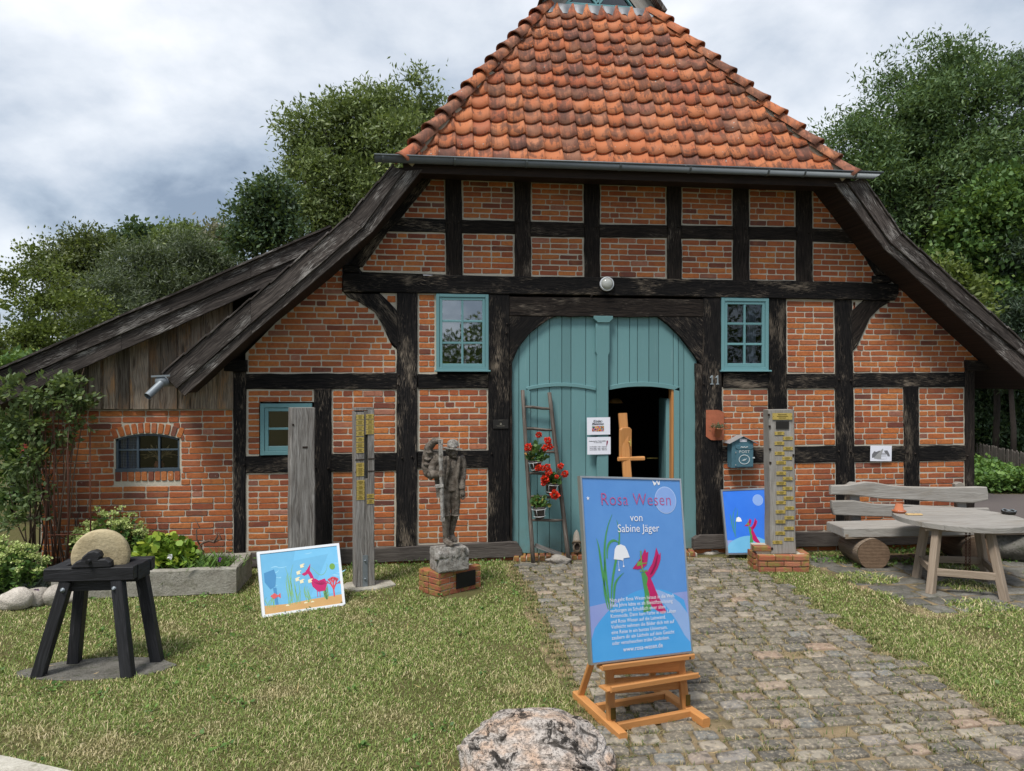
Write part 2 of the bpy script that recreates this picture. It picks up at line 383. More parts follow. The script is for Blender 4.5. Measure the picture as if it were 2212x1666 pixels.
c = t.mix(t.ramp(dm, [(.478, 0.0), (.52, .62), (.64, .92)]), c, (.085, .048, .038))
c = t.mix(t.ramp(t.noise(ps, 3.1, 3), [(.5, 0.0), (.68, .5)]), c, (.42, .20, .12))
c = t.mix(t.ramp(t.vor(ps, 13), [(.08, .8), (.14, 0.0)]), c, t.mix(t.ramp(t.noise(ps, 1.3, 2), [(.56, 0.0), (.60, 1.0)]), c, (.42, .44, .40)))
t.color(c); t.bump(t.math('ADD', t.noise(ps, 60, 4), b), .35, .008); M['tile'] = t.m
t = MT('zinc', .55, .35, .4); ps = t.pos(); n = t.noise(ps, 4, 4)
t.color(t.mix(n, (.10, .115, .125), (.17, .19, .20))); t.bump(t.noise(ps, 30, 3), .06, .003); M['zinc'] = t.m
M['lead'] = flat('lead', (.19, .20, .215), .55, .3, var=.35, sc=12); M['galv'] = flat('galvanised', (.20, .225, .245), .5, .35)
t = MT('brass', .38, .85, .5); ps = t.pos(); n = t.noise(ps, 40, 4); sx = t.n('ShaderNodeSeparateXYZ'); t.set(sx.inputs[0], ps)
t.color(t.mix(n, (.40, .29, .060), (.66, .50, .16))); t.b.inputs['Metallic'].default_value = .35; M['brass'] = t.m
M['brass_dark'] = flat('brass_lettering', (.09, .065, .015), .5, .5)
M['bronze'] = flat('dark_plaque', (.028, .026, .024), .45, .3)
M['iron'] = flat('black_iron', (.015, .015, .016), .5, .4); M['rust'] = flat('rusty_iron', (.10, .040, .025), .8, .2)
M['terracotta'] = flat('terracotta', (.42, .145, .070), .8); M['terra_old'] = flat('old_terracotta', (.36, .115, .060), .85, var=.25, sc=30)
M['pot_grey'] = flat('grey_plastic_pot', (.085, .075, .072), .5)
M['white_wire'] = flat('white_wire', (.62, .64, .64), .4, .2); M['white'] = flat('white_paper', (.74, .75, .82), .6, var=.03)
M['white_frame'] = flat('white_frame', (.70, .72, .75), .4, var=.04); M['alu'] = flat('aluminium', (.55, .56, .57), .28, .85, var=.05)
M['black_ink'] = flat('black_ink', (.02, .02, .03), .6); M['ink_grey'] = flat('grey_ink', (.16, .16, .17), .6)
M['box_blue'] = flat('mailbox_blue', (.085, .185, .235), .45, .2, var=.2, sc=14); M['box_white'] = flat('mailbox_relief', (.50, .56, .58), .5, .1)
M['box_roof'] = flat('mailbox_roof', (.42, .47, .50), .4, .5)
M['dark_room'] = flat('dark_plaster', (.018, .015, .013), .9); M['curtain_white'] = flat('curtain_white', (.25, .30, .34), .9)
M['straw'] = flat('dry_wheat', (.52, .36, .17), .8, var=.25, sc=60); M['soil'] = flat('soil', (.045, .035, .025), .95, var=.4)
M['shoe'] = flat('clog_wood', (.42, .37, .31), .8, var=.3, sc=45); M['leather'] = flat('clog_leather', (.16, .12, .08), .7)
t = MT('gingham', .9, 0, .1); u = t.uv(); sx = t.n('ShaderNodeSeparateXYZ'); t.set(sx.inputs[0], u)
q1 = t.math('GREATER_THAN', t.math('FRACT', t.math('MULTIPLY', sx.outputs[0], 55.0)), .5); q2 = t.math('GREATER_THAN', t.math('FRACT', t.math('MULTIPLY', sx.outputs[1], 55.0)), .5)
t.color(t.mix(t.math('MULTIPLY', t.math('ADD', q1, q2), .5), (.20, .25, .33), (.02, .045, .10))); M['gingham'] = t.m
def glass(name, tint=(.9, .95, 1), base=.07):
    m = bpy.data.materials.new(name); m.use_nodes = True; nt = m.node_tree; nt.nodes.clear()
    o = nt.nodes.new('ShaderNodeOutputMaterial'); tr = nt.nodes.new('ShaderNodeBsdfTransparent'); gl = nt.nodes.new('ShaderNodeBsdfGlossy'); mx = nt.nodes.new('ShaderNodeMixShader')
    fr = nt.nodes.new('ShaderNodeFresnel'); fr.inputs[0].default_value = 1.52
    ma = nt.nodes.new('ShaderNodeMath'); ma.operation = 'ADD'; ma.inputs[1].default_value = base; nt.links.new(fr.outputs[0], ma.inputs[0])
    tr.inputs[0].default_value = (*[x*.85 for x in tint], 1); gl.inputs[0].default_value = (1, 1, 1, 1); gl.inputs['Roughness'].default_value = .015
    nz = nt.nodes.new('ShaderNodeTexNoise'); nz.inputs['Scale'].default_value = 5; bp = nt.nodes.new('ShaderNodeBump'); bp.inputs['Strength'].default_value = .006; bp.inputs['Distance'].default_value = .01
    nt.links.new(nz.outputs[0], bp.inputs['Height']); nt.links.new(bp.outputs[0], gl.inputs['Normal'])
    nt.links.new(ma.outputs[0], mx.inputs[0]); nt.links.new(tr.outputs[0], mx.inputs[1]); nt.links.new(gl.outputs[0], mx.inputs[2]); nt.links.new(mx.outputs[0], o.inputs[0]); return m
M['glass'] = glass('window_glass', base=.07); M['glass_sky'] = glass('window_glass_reflecting', base=.38); M['glass_low'] = glass('window_glass_low', base=.02); M['glass_clear'] = glass('lens_glass', base=.02)
def stone(name, a, b, dark, sc=8, rough=.9, spots=.6, bump=.8, vary=.25):
    t = MT(name, rough, 0, .2); ps = t.pos(); rn = t.rnd()
    n1 = t.noise(ps, sc, 5, .65); n2 = t.noise(ps, sc*7, 4, .7); n3 = t.noise(t.map(ps, (1, 1, 1), (7, 3, 1)), sc*1.7, 6, .7)
    c = t.mix(t.ramp(n1, [(.38, 0.0), (.62, 1.0)]), a, b); c = t.mix(t.ramp(n3, [(.54, 0.0), (.63, spots)]), c, dark)
    c = t.mix(t.ramp(n2, [(.4, 0.0), (.7, .35)]), c, tuple(min(1, x*1.6) for x in b))
    hv = t.n('ShaderNodeHueSaturation'); t.set(hv.inputs['Value'], t.math('MULTIPLY_ADD', rn, vary*2, 1-vary)); t.set(hv.inputs['Color'], c)
    t.color(hv.outputs[0]); t.bump(t.math('ADD', t.math('MULTIPLY', n1, 1.2), n2), bump, .02); return t.m
t = MT('pink_granite', .9, 0, .2); ps = t.pos(); w1 = t.noise(ps, 5, 3)
str_ = t.noise(t.map(ps, (5, 9, 13), rot=(0, .5, .3)), 1.0, 5, .65, .8); sp1 = t.noise(ps, 75, 3, .7); sp2 = t.noise(t.map(ps, (1, 1, 1), (3, 3, 3)), 26, 5, .7); blk = t.noise(t.map(ps, (1, 1, 1), (6, 1, 4)), 6.5, 6, .72, .5)
c = t.mix(t.ramp(w1, [(.45, 0.0), (.6, 1.0)]), (.58, .52, .47), (.64, .46, .34)); c = t.mix(t.ramp(sp1, [(.36, 0.0), (.48, 1.0)]), (.20, .17, .15), c)
c = t.mix(t.ramp(sp2, [(.50, 0.0), (.60, .75)]), c, (.13, .11, .095)); c = t.mix(t.ramp(str_, [(.36, .9), (.44, 0.0)]), c, (.05, .043, .036)); c = t.mix(t.ramp(blk, [(.555, 0.0), (.60, .95)]), c, (.028, .024, .021))  # low streaks painted dark as shade in crevices; the black patches are lichen
t.color(c); t.bump(t.math('ADD', t.math('ADD', t.math('MULTIPLY', str_, 2.0), sp2), t.math('MULTIPLY', sp1, .5)), 1.0, .025); M['granite'] = t.m
M['fieldstone'] = stone('fieldstone', (.32, .29, .25), (.44, .40, .35), (.16, .14, .12), 9, spots=.4)
M['concrete'] = stone('old_concrete', (.26, .24, .20), (.37, .35, .30), (.13, .13, .08), 6, spots=.5, bump=.5)
M['slab'] = stone('flagstone', (.10, .095, .08), (.18, .17, .15), (.05, .06, .03), 7, spots=.6)
M['grindstone'] = stone('sandstone', (.33, .265, .155), (.42, .35, .22), (.20, .16, .09), 6, spots=.35, bump=.4)
M['carved'] = stone('weathered_carving', (.060, .044, .032), (.22, .190, .160), (.018, .013, .010), 15, spots=.85, bump=.9, vary=.05)
M['carved_light'] = stone('pale_weathered_carving', (.17, .15, .13), (.42, .40, .37), (.04, .032, .026), 16, spots=.8, bump=1.0, vary=.05)
t = MT('setts', .8, 0, .35); ps = t.pos(); rn = t.rnd()
c = t.ramp(rn, [(.0, (.130, .118, .099)), (.2, (.195, .175, .146)), (.38, (.088, .084, .078)), (.55, (.22, .196, .162)), (.66, (.135, .124, .107)), (.80, (.30, .272, .232)), (.87, (.28, .20, .155)), (.92, (.195, .20, .202)), (1, (.115, .106, .092))])
n = t.noise(ps, 38, 5, .7); c = t.mix(t.ramp(n, [(.5, 0.0), (.66, .8)]), c, (.42, .36, .28)); c = t.mix(t.ramp(t.noise(ps, 15, 4), [(.52, 0.0), (.66, .7)]), c, (.055, .05, .045))
c = t.mix(1.0, c, (1.0, .97, .90), 'MULTIPLY'); t.color(c); t.bump(t.math('ADD', t.noise(ps, 22, 4), t.math('MULTIPLY', n, .6)), .4, .008); M['setts'] = t.m
t = MT('joint_sand', .95, 0, .1); ps = t.pos(); n = t.noise(ps, 60, 5, .75); n2 = t.noise(ps, 4, 3)
t.color(t.mix(t.ramp(n2, [(.4, 0.0), (.6, 1.0)]), t.mix(n, (.16, .115, .065), (.34, .26, .16)), t.mix(n, (.055, .05, .025), (.19, .15, .085)))); t.bump(n, .7, .01); M['joint'] = t.m
t = MT('ground', .95, 0, .1); ps = t.pos(); n = t.noise(ps, 45, 5, .75); n2 = t.noise(ps, 1.1, 4)
t.color(t.mix(n2, t.mix(n, (.035, .045, .014), (.12, .125, .04)), t.mix(n, (.075, .06, .03), (.19, .15, .075)))); t.bump(n, .7, .02); M['ground'] = t.m
t = MT('asphalt', .85, 0, .3); n = t.noise(t.pos(), 80, 4, .7); t.color(t.mix(n, (.06, .05, .047), (.15, .125, .115))); t.bump(n, .5, .008); M['asphalt'] = t.m
def leaf(name, stops, trans=.28, rough=.5, posvar=None):
    m = MT(name, rough, 0, .35); rn = m.attr(); c = m.ramp(rn, stops)
    if posvar:
        c = m.mix(m.ramp(m.noise(m.pos(), posvar[0], 4, .6), [(posvar[1], 0.0), (posvar[2], 1.0)]), c, m.ramp(rn, posvar[3]))
    m.color(c); tb = m.n('ShaderNodeBsdfTranslucent'); m.set(tb.inputs[0], m.mix(.5, c, (.20, .28, .03)))
    mx = m.n('ShaderNodeMixShader'); mx.inputs[0].default_value = trans; m.nt.links.new(m.b.outputs[0], mx.inputs[1]); m.nt.links.new(tb.outputs[0], mx.inputs[2])
    m.nt.links.new(mx.outputs[0], m.nt.nodes['Material Output'].inputs[0]); return m.m
M['leaf_ash'] = leaf('ash_leaves', [(0, (.080, .110, .040)), (.5, (.150, .200, .066)), (.85, (.235, .290, .100)), (1, (.34, .38, .14))])
M['leaf_dark'] = leaf('dark_leaves', [(0, (0.016, 0.031, 0.016)), (.5, (0.034, 0.060, 0.024)), (1, (0.062, 0.102, 0.036))])
M['leaf_ash2'] = leaf('ash_leaves_dark', [(0, (0.053, 0.098, 0.039)), (.5, (0.098, 0.165, 0.063)), (.9, (0.165, 0.247, 0.093)), (1, (0.285, 0.330, 0.105))])
M['leaf_dark2'] = leaf('deep_green_leaves', [(0, (0.028, 0.056, 0.031)), (.5, (0.056, 0.098, 0.048)), (1, (0.105, 0.161, 0.070))])
M['leaf_maple'] = leaf('maple_leaves', [(0, (0.041, 0.090, 0.027)), (.6, (0.094, 0.179, 0.045)), (1, (0.206, 0.300, 0.066))])
M['leaf_willow'] = leaf('willow_leaves', [(0, (.040, .056, .034)), (.5, (.085, .110, .062)), (1, (.20, .235, .14))])
M['leaf_yellow'] = leaf('yellowish_leaves', [(0, (.060, .085, .020)), (.5, (.115, .155, .034)), (1, (.22, .26, .060))])
M['leaf_olive'] = leaf('olive_leaves', [(0, (.045, .060, .022)), (.5, (.085, .110, .036)), (1, (.19, .21, .06))])
M['leaf_pale'] = leaf('pale_birch_leaves', [(0, (.13, .13, .085)), (1, (.26, .24, .16))])
M['leaf_conifer'] = leaf('conifer_needles', [(0, (0.026, 0.048, 0.029)), (.6, (0.058, 0.093, 0.054)), (1, (0.120, 0.160, 0.088))], .1)
M['leaf_rose'] = leaf('rose_leaves', [(0, (.065, .100, .040)), (.6, (.130, .185, .070)), (.86, (.20, .235, .09)), (.92, (.26, .13, .07)), (.97, (.50, .38, .05)), (1, (.58, .46, .06))])
M['leaf_sedum'] = leaf('sedum_leaves', [(0, (0.056, 0.120, 0.032)), (.6, (0.120, 0.224, 0.048)), (1, (0.192, 0.320, 0.072))])
M['sedum_flower'] = leaf('sedum_buds', [(0, (.36, .46, .13)), (1, (.60, .66, .28))])
M['leaf_lime'] = leaf('lime_leaves', [(0, (.09, .17, .02)), (.7, (.22, .34, .04)), (1, (.40, .45, .06))])
M['leaf_geranium'] = leaf('geranium_leaves', [(0, (0.046, 0.111, 0.029)), (.8, (0.111, 0.208, 0.052)), (.9, (0.260, 0.260, 0.065)), (1, (0.585, 0.312, 0.104))])
M['petal'] = leaf('red_petals', [(0, (.55, .018, .010)), (.6, (.80, .035, .018)), (1, (.88, .08, .04))], .2)
M['petunia'] = leaf('purple_petals', [(0, (.14, .03, .22)), (1, (.28, .08, .36))]); M['white_petal'] = leaf('white_petals', [(0, (.7, .7, .72)), (1, (.8, .8, .8))]); M['pink_petal'] = leaf('pink_petals', [(0, (.5, .05, .08)), (1, (.6, .1, .12))])
M['leaf_grey'] = leaf('grey_leaves', [(0, (.10, .13, .11)), (1, (.26, .30, .27))]); M['stem'] = flat('green_stem', (.10, .14, .045), .8)
M['twig'] = flat('twig', (.11, .07, .05), .9); M['bark'] = flat('bark', (.035, .028, .024), .95, var=.5, sc=12)
GR = [(0, (0.122, 0.189, 0.043)), (.45, (0.220, 0.305, 0.071)), (.74, (0.342, 0.397, 0.116)), (.82, (0.610, 0.512, 0.268)), (1, (0.781, 0.671, 0.415))]
DRY = [(0, (0.183, 0.207, 0.067)), (.35, (0.366, 0.323, 0.146)), (.7, (0.610, 0.512, 0.281)), (1, (0.756, 0.647, 0.415))]
M['grass'] = leaf('grass_blades', GR, .3, .6, posvar=(1.5, .55, .68, DRY))
M['grass_joint'] = leaf('joint_grass', [(0, (.06, .10, .02)), (.5, (.14, .17, .05)), (.6, (.30, .24, .11)), (1, (.42, .33, .17))], .25)
# ------------------------------------------------------------------ bricks
def scan(poly, z):
    xs = []
    for i in range(len(poly)):
        (x0, z0), (x1, z1) = poly[i], poly[(i+1) % len(poly)]
        if (z0 > z) != (z1 > z): xs.append(x0+(z-z0)/(z1-z0)*(x1-x0))
    xs.sort(); return [(xs[i], xs[i+1]) for i in range(0, len(xs)-1, 2)]
def isect(A, B):
    o = []
    for a in A:
        for b in B:
            l, r_ = max(a[0], b[0]), min(a[1], b[1])
            if r_-l > .022: o.append((l, r_))
    return o
def brick_outline(L, H, seed):
    r_ = random.Random(seed); c = .012; j = lambda s=.0035: (r_.random()-.5)*2*s
    return [(-L/2+c+j(), -H/2+j()), (L/2-c+j(), -H/2+j()), (L/2+j(.002), -H/2+c*.6+j()), (L/2+j(.002), H/2-c*.6+j()),
            (L/2-c*.8+j(), H/2+j(.002)), (j(.02), H/2+j(.003)), (-L/2+c+j(), H/2+j(.002)), (-L/2+j(.002), H/2-c*.7+j()), (-L/2+j(.002), -H/2+c*.7+j())]
def brick_geo(L, H, seed, c, mb=None, rot=0.0, depth=.03):
    mb = mb or MB(); o = brick_outline(L, H, seed); cr, sr = math.cos(rot), math.sin(rot)
    fn = lambda a, b, y: (c[0]+a*cr-b*sr, c[1]+y, c[2]+a*sr+b*cr)
    mb.prism(o, fn, -.002, depth, ch=.0045); return mb
BV = {}
def brick_mesh(kind, var):
    k = (kind, var)
    if k not in BV:
        L = {'s': .24, 'h': .116}[kind]; mb = brick_geo(L, .061, 100+var*7+(kind == 's')*50, (0, 0, 0)); BV[k] = mb.mesh('brick'); BV[k].materials.append(M['brick'])
    return BV[k]
def lay(poly, course=.0742, L=.247, Hd=.122, y=0.0, m=.009, seed=0, holes=()):
    """bricks for the outline poly [(x,z)]: list of (cx, cz, length, height, y)"""
    r_ = random.Random(seed); zs = [p[1] for p in poly]; z0, z1 = min(zs)+m, max(zs)-m; n = max(1, round((z1-z0)/course)); h = (z1-z0)/n
    o = []
    for k in range(n):
        zc = z0+(k+.5)*h; bh = h-.0125
        iv = scan(poly, zc)
        iv = [(a, b) for a, b in iv if b-a > .03]
        for (a, b) in iv:
            a += m; b -= m; x = a
            pat = r_.random(); first = Hd if (k % 2) else L
            if pat < .3: first = L*r_.uniform(.3, .9)
            segs = []; cur = first
            while x < b-.02:
                l = min(cur, b-x)
                if b-(x+l) < .045: l = b-x
                segs.append((x, x+l)); x += l
                cur = L if r_.random() > .22 else Hd
            for (s0, s1) in segs:
                l = s1-s0-.011
                if l < .018: continue
                cx = (s0+s1)/2
                pieces = [(cx-l/2, cx+l/2)]
                for (hx0, hx1, hz0, hz1) in holes:
                    if hz0 < zc+bh*.35 and zc-bh*.35 < hz1:
                        np_ = []
                        for (p0, p1) in pieces:
                            if p1 < hx0 or p0 > hx1: np_.append((p0, p1)); continue
                            if p0 < hx0-.02: np_.append((p0, hx0))
                            if p1 > hx1+.02: np_.append((hx1, p1))
                        pieces = np_
                for (p0, p1) in pieces: o.append(((p0+p1)/2, zc+r_.uniform(-.0016, .0016), p1-p0, bh*r_.uniform(.94, 1.03), y+r_.uniform(-.003, .003)))
    return o
def px(pts, Y=0.0): return [(lambda q: (q.x, q.z))(P(a, b, Y)) for a, b in pts]
def sub(pts, step=.14, jit=.004, seed=0):
    r_ = random.Random(seed); o = []
    for i in range(len(pts)):
        a, b = pts[i], pts[(i+1) % len(pts)]; l = math.hypot(b[0]-a[0], b[1]-a[1]); n = max(1, int(l/step)); o.append(a)
        nx, nz = -(b[1]-a[1])/max(l, 1e-6), (b[0]-a[0])/max(l, 1e-6)
        for k in range(1, n):
            t = k/n; q = (r_.random()-.5)*2*jit; o.append((a[0]+(b[0]-a[0])*t+nx*q, a[1]+(b[1]-a[1])*t+nz*q))
    return o
house = thing('farmhouse', 'half-timbered brick farmhouse with red tiled half-hip roof and turquoise barn door', 'house', (1.44, 0, 0))
def timber(name, pts, grain=0.0, m='black_oak', y0=-.022, y1=.10, parent=None, seed=None, jit=.005, Y=0.0, ch=.008):
    q = sub(px(pts, Y), .13, jit, seed if seed is not None else int(pts[0][0]*7+pts[0][1]))
    mb = MB(); mb.prism(q, XZ, y0, y1, grain=grain, ch=ch); return mb.build(name, M[m], parent or house)
VG = math.pi/2
def post(xa, xb, ta, tb, dx=(0, 0), **k): return timber("timber_post", [(xa, ta), (xb, ta), (xb+dx[1], tb), (xa+dx[0], tb)], VG, **k)
# upper gable framing
for x0, x1, y0, y1, d in [(961, 997, 370, 602, (3, 2)), (1111, 1146, 374, 606, (1, 1)), (1261, 1295, 378, 607, (1, 1)), (1440, 1471, 384, 610, (1, 1)), (1583, 1617, 388, 613, (0, 1)), (1718, 1753, 394, 615, (2, 2))]:
    post(x0, x1, y0, y1, d, m='black_brown')
def rail(pts, **k): return timber('timber_rail', pts, 0.0, **k)
rail([(866, 471), (963, 474), (963, 503), (836, 500)], m='black_oak', y0=-.014)
for a, b, t0, t1, b0, b1 in [(998, 1111, 475, 478, 504, 506), (1147, 1261, 479, 482, 511, 513), (1296, 1440, 485, 487, 513, 514), (1472, 1583, 487, 489, 516, 518), (1618, 1718, 490, 491, 518, 519)]:
    rail([(a-1, t0), (b+1, t1), (b+1, b1), (a-1, b0)], m='black_brown', y0=-.014)
rail([(1754, 494), (1825, 496), (1847, 526), (1754, 522)], m='black_brown', y0=-.014)
timber('wall_plate', [(925, 352), (1812, 382), (1806, 402), (1790, 403), (943, 376), (925, 372)], y0=-.05)
timber('timber_beam', [(741, 591), (860, 594), (1110, 598), (1300, 600), (1480, 604), (1700, 607), (1900, 613), (1937, 614), (1938, 634), (1930, 650), (1700, 646), (1400, 640), (1100, 636), (870, 633), (742, 631)], y0=-.045, y1=.12)
timber('beam_end', [(744, 573), (775, 575), (777, 590), (744, 589)], y0=-.03); timber('beam_end', [(1883, 596), (1920, 598), (1922, 611), (1883, 611)], y0=-.03)
# gable rafters against the brickwork
LG = [(941, 376), (926, 398), (903, 427), (871, 466), (837, 502), (806, 547), (783, 578)]
timber('gable_rafter', LG+[(757, 572), (782, 535), (815, 485), (850, 445), (880, 405), (900, 372)], VG*.6, y0=-.03, y1=.12)
RG = [(1764, 403), (1787, 440), (1823, 495), (1850, 527), (1868, 555), (1890, 592)]
timber('gable_rafter', [(1800, 401), (1830, 440), (1862, 488), (1890, 525), (1912, 560), (1918, 596), (1890, 594), (1867, 555), (1848, 527), (1822, 494), (1785, 440), (1762, 402)], -VG*.6, y0=-.03, y1=.12)
# ground floor framing
post(504, 532, 803, 1194, (1, -2)); post(678, 716, 840, 1189, (0, 1)); post(857.5, 902, 633, 1180, (-2, -2), y0=-.028); post(1055, 1100, 636, 1172, (-1, 1), y0=-.03)
post(1518, 1555, 644, 1158, (-6, 7), y0=-.03); post(1658, 1697, 645, 1155, (3, 4)); post(1803, 1839, 648, 1150, (3, 8)); post(1951, 1983, 834, 1148, (3, 3)); post(2083, 2104, 799, 1146, (2, -1), m='black_brown', y1=.16)
timber('door_jamb', [(1100, 785), (1106, 785), (1107, 1172), (1101, 1172)], VG, y0=-.012, m='black_brown'); timber('door_jamb', [(1502, 785), (1519, 788), (1516, 1158), (1506, 1158)], VG, y0=-.012, m='black_brown')
timber('beam_end', [(486, 778), (535, 778), (535, 803), (486, 802)], y0=-.06); timber('beam_end', [(2082, 778), (2138, 779), (2138, 801), (2083, 801)], y0=-.06, m='black_brown')
for pts in ([(532, 808), (858, 806), (857, 841), (532, 841)], [(903, 808), (1056, 808), (1055, 839), (903, 840)], [(1562, 806), (1661, 807), (1661, 839), (1562, 839)], [(1697, 808), (1804, 808), (1804, 839), (1698, 839)], [(1841, 806), (2084, 805), (2084, 836), (1842, 837)],
            [(531, 986), (679, 984), (679, 1020), (531, 1022)], [(715, 980), (857, 978), (856, 1016), (715, 1019)], [(902, 975), (1056, 973), (1056, 1010), (902, 1012)], [(1558, 966), (1663, 965), (1664, 999), (1560, 1000)], [(1698, 965), (1807, 963), (1808, 998), (1699, 1000)], [(1843, 964), (1955, 963), (1956, 997), (1844, 998)], [(1983, 962), (2085, 962), (2085, 995), (1984, 996)]):
    rail(pts, y0=-.016)
timber('timber_lintel', [(1100, 641), (1300, 644), (1518, 647), (1518, 685), (1300, 685), (1100, 683)], m='black_brown', y0=-.026)
# curved braces
timber('timber_brace', [(742, 632), (752, 643), (777, 654), (809, 674), (822, 695), (834, 719), (844, 740), (858, 752), (859, 673), (840, 652), (822, 635)], rad(-52), y0=-.016)
timber('timber_brace', [(1923, 652), (1899, 666), (1878, 688), (1865, 717), (1851, 747), (1839, 759), (1838, 673), (1851, 661), (1866, 648)], rad(52), y0=-.016, m='black_brown')
timber('arch_brace', [(1099, 682), (1203, 684), (1188, 688.5), (1170, 701), (1145, 720), (1120, 751), (1103, 790), (1099, 790)], rad(45), y0=-.018, y1=.034)
timber('arch_brace', [(1419, 684), (1519, 684), (1519, 790), (1513, 788), (1503, 774), (1489, 754.5), (1467, 726), (1442, 701.5)], rad(-45), y0=-.018, y1=.034)
# sills and plinth
timber('timber_sill', [(504, 1195), (800, 1183), (1054, 1171), (1100, 1168), (1117, 1171), (1127, 1186), (1128, 1202), (1054, 1204), (504, 1226)], m='sill_oak', y0=-.05, y1=.10)
timber('timber_sill', [(1496, 1163), (1510, 1154), (1562, 1153), (1740, 1149), (2104, 1142), (2104, 1173), (1562, 1184), (1496, 1186)], m='sill_oak', y0=-.05, y1=.10)
pg = MB()
for x, y in [(759, 629), (771, 628), (785, 629), (880, 627), (1062, 628), (1278, 640), (1480, 633), (1655, 637), (1690, 640), (1815, 641), (1840, 643), (1880, 644), (1900, 645), (967, 482), (991, 481), (1117, 481), (1137, 476), (1139, 481), (1264, 489), (1289, 490), (1443, 491), (1466, 490), (1588, 494), (1612, 495), (1722, 502), (1748, 503), (862, 738), (861, 811), (860, 832), (861, 872), (895, 812), (895, 840), (869, 990), (890, 987), (866, 1170), (681, 1010), (709, 1012), (1062, 980), (1095, 700), (1094, 720), (1520, 830), (1548, 835), (1812, 820), (1838, 822), (1812, 975), (1838, 976), (1960, 978), (1977, 980), (2090, 985), (510, 990), (527, 1005)]:
    q = P(x, y, -.03); pg.lathe([(.001, -.018), (.012, -.016), (.013, .02)], q, 7, Matrix.Rotation(rad(-90), 3, 'X'))
pg.build('oak_pegs', M['black_brown'], house, kind='stuff')
# infill panels
PAN = [[(940, 377), (961, 377), (963, 472), (866, 472), (900, 427), (924, 398)], [(998, 378), (1110, 381), (1111, 475), (999, 473)], [(1147, 382), (1260, 386), (1261, 480), (1147, 478)], [(1296, 387), (1439, 391), (1440, 485), (1296, 484)], [(1472, 392), (1582, 396), (1583, 487), (1472, 486)], [(1618, 398), (1717, 401), (1718, 490), (1618, 489)], [(1755, 402), (1765, 403), (1787, 440), (1822, 495), (1755, 494)],
       [(836, 502), (963, 504), (964, 590), (786, 584), (780, 577), (806, 547)], [(998, 504), (1110, 506), (1111, 595), (999, 592)], [(1147, 512), (1260, 514), (1261, 599), (1147, 597)], [(1296, 514), (1439, 515), (1440, 602), (1296, 600)], [(1472, 517), (1583, 519), (1583, 605), (1472, 603)], [(1618, 519), (1718, 520), (1719, 607), (1618, 606)], [(1755, 523), (1848, 527), (1868, 555), (1890, 592), (1882, 612), (1755, 608)],
       [(742, 570), (742, 633), (752, 645), (777, 656), (807, 676), (820, 697), (832, 721), (842, 742), (856, 754), (857, 807), (534, 807), (534, 760), (640, 660)], [(824, 637), (857, 637), (857, 671), (841, 652)], [(903, 635), (941, 635), (941, 807), (903, 807)], [(1698, 649), (1802, 650), (1804, 807), (1700, 807)], [(1841, 651), (1863, 651), (1850, 661), (1841, 671)],
       [(1930, 605), (2075, 740), (2130, 790), (2083, 803), (2083, 805), (1843, 806), (1842, 759), (1853, 748), (1867, 718), (1880, 690), (1900, 668), (1921, 655), (1930, 652)],
       [(534, 842), (677, 842), (677, 872), (563, 872), (563, 984), (534, 985)], [(717, 842), (856, 842), (856, 979), (717, 980)], [(904, 841), (1054, 840), (1054, 973), (904, 974)], [(1560, 840), (1660, 840), (1662, 965), (1560, 966)], [(1700, 840), (1804, 840), (1806, 963), (1701, 964)], [(1844, 838), (1952, 837), (1954, 962), (1844, 963)], [(1984, 837), (2083, 837), (2084, 961), (1985, 962)],
       [(534, 1023), (677, 1021), (677, 1188), (534, 1193)], [(717, 1019), (855, 1016), (854, 1180), (717, 1186)], [(903, 1013), (1054, 1011), (1054, 1169), (902, 1177)], [(1561, 1001), (1662, 999), (1664, 1151), (1564, 1152)], [(1701, 1000), (1806, 998), (1807, 1147), (1702, 1150)], [(1846, 998), (1954, 997), (1955, 1145), (1848, 1147)], [(1985, 996), (2084, 996), (2084, 1143), (1986, 1145)]]
def grow(p, g):
    cx = sum(a for a, b in p)/len(p); cz = sum(b for a, b in p)/len(p)
    return [(a+math.copysign(g, a-cx), b+math.copysign(g, b-cz)) for a, b in p]
ALLB = []
for i, pp in enumerate(PAN):
    q = px(pp); mb = MB(); mb.prism(grow(q, .02), XZ, .0035, .09); pn = mb.build('infill_panel', M['mortar'], house)
    for b in lay(q, course=.0715 if i < 14 else .0745, L=.236 if i < 14 else .25, seed=i*3+5): ALLB.append((b, pn))
mb = MB(); pl_ = px([(504, 1224), (1128, 1200), (1128, 1216), (504, 1242)]); pr_ = px([(1496, 1184), (2104, 1171), (2104, 1184), (1496, 1198)])
for q in (pl_, pr_):
    mb = MB(); mb.prism(q, XZ, .002, .10); pn = mb.build('plinth_course', M['mortar'], house); x = min(a for a, b in q)+.01; hi = max(a for a, b in q)
    while x < hi-.1:
        l = R.uniform(.22, .27); zb = scan(q, 0)  # a rowlock course just above the soil
        xc = x+l/2; t_ = (xc-q[0][0])/(q[1][0]-q[0][0]); zt = q[0][1]+(q[1][1]-q[0][1])*t_
        ALLB.append(((xc, zt-.04, l-.014, .066, -.006), pn)); x += l
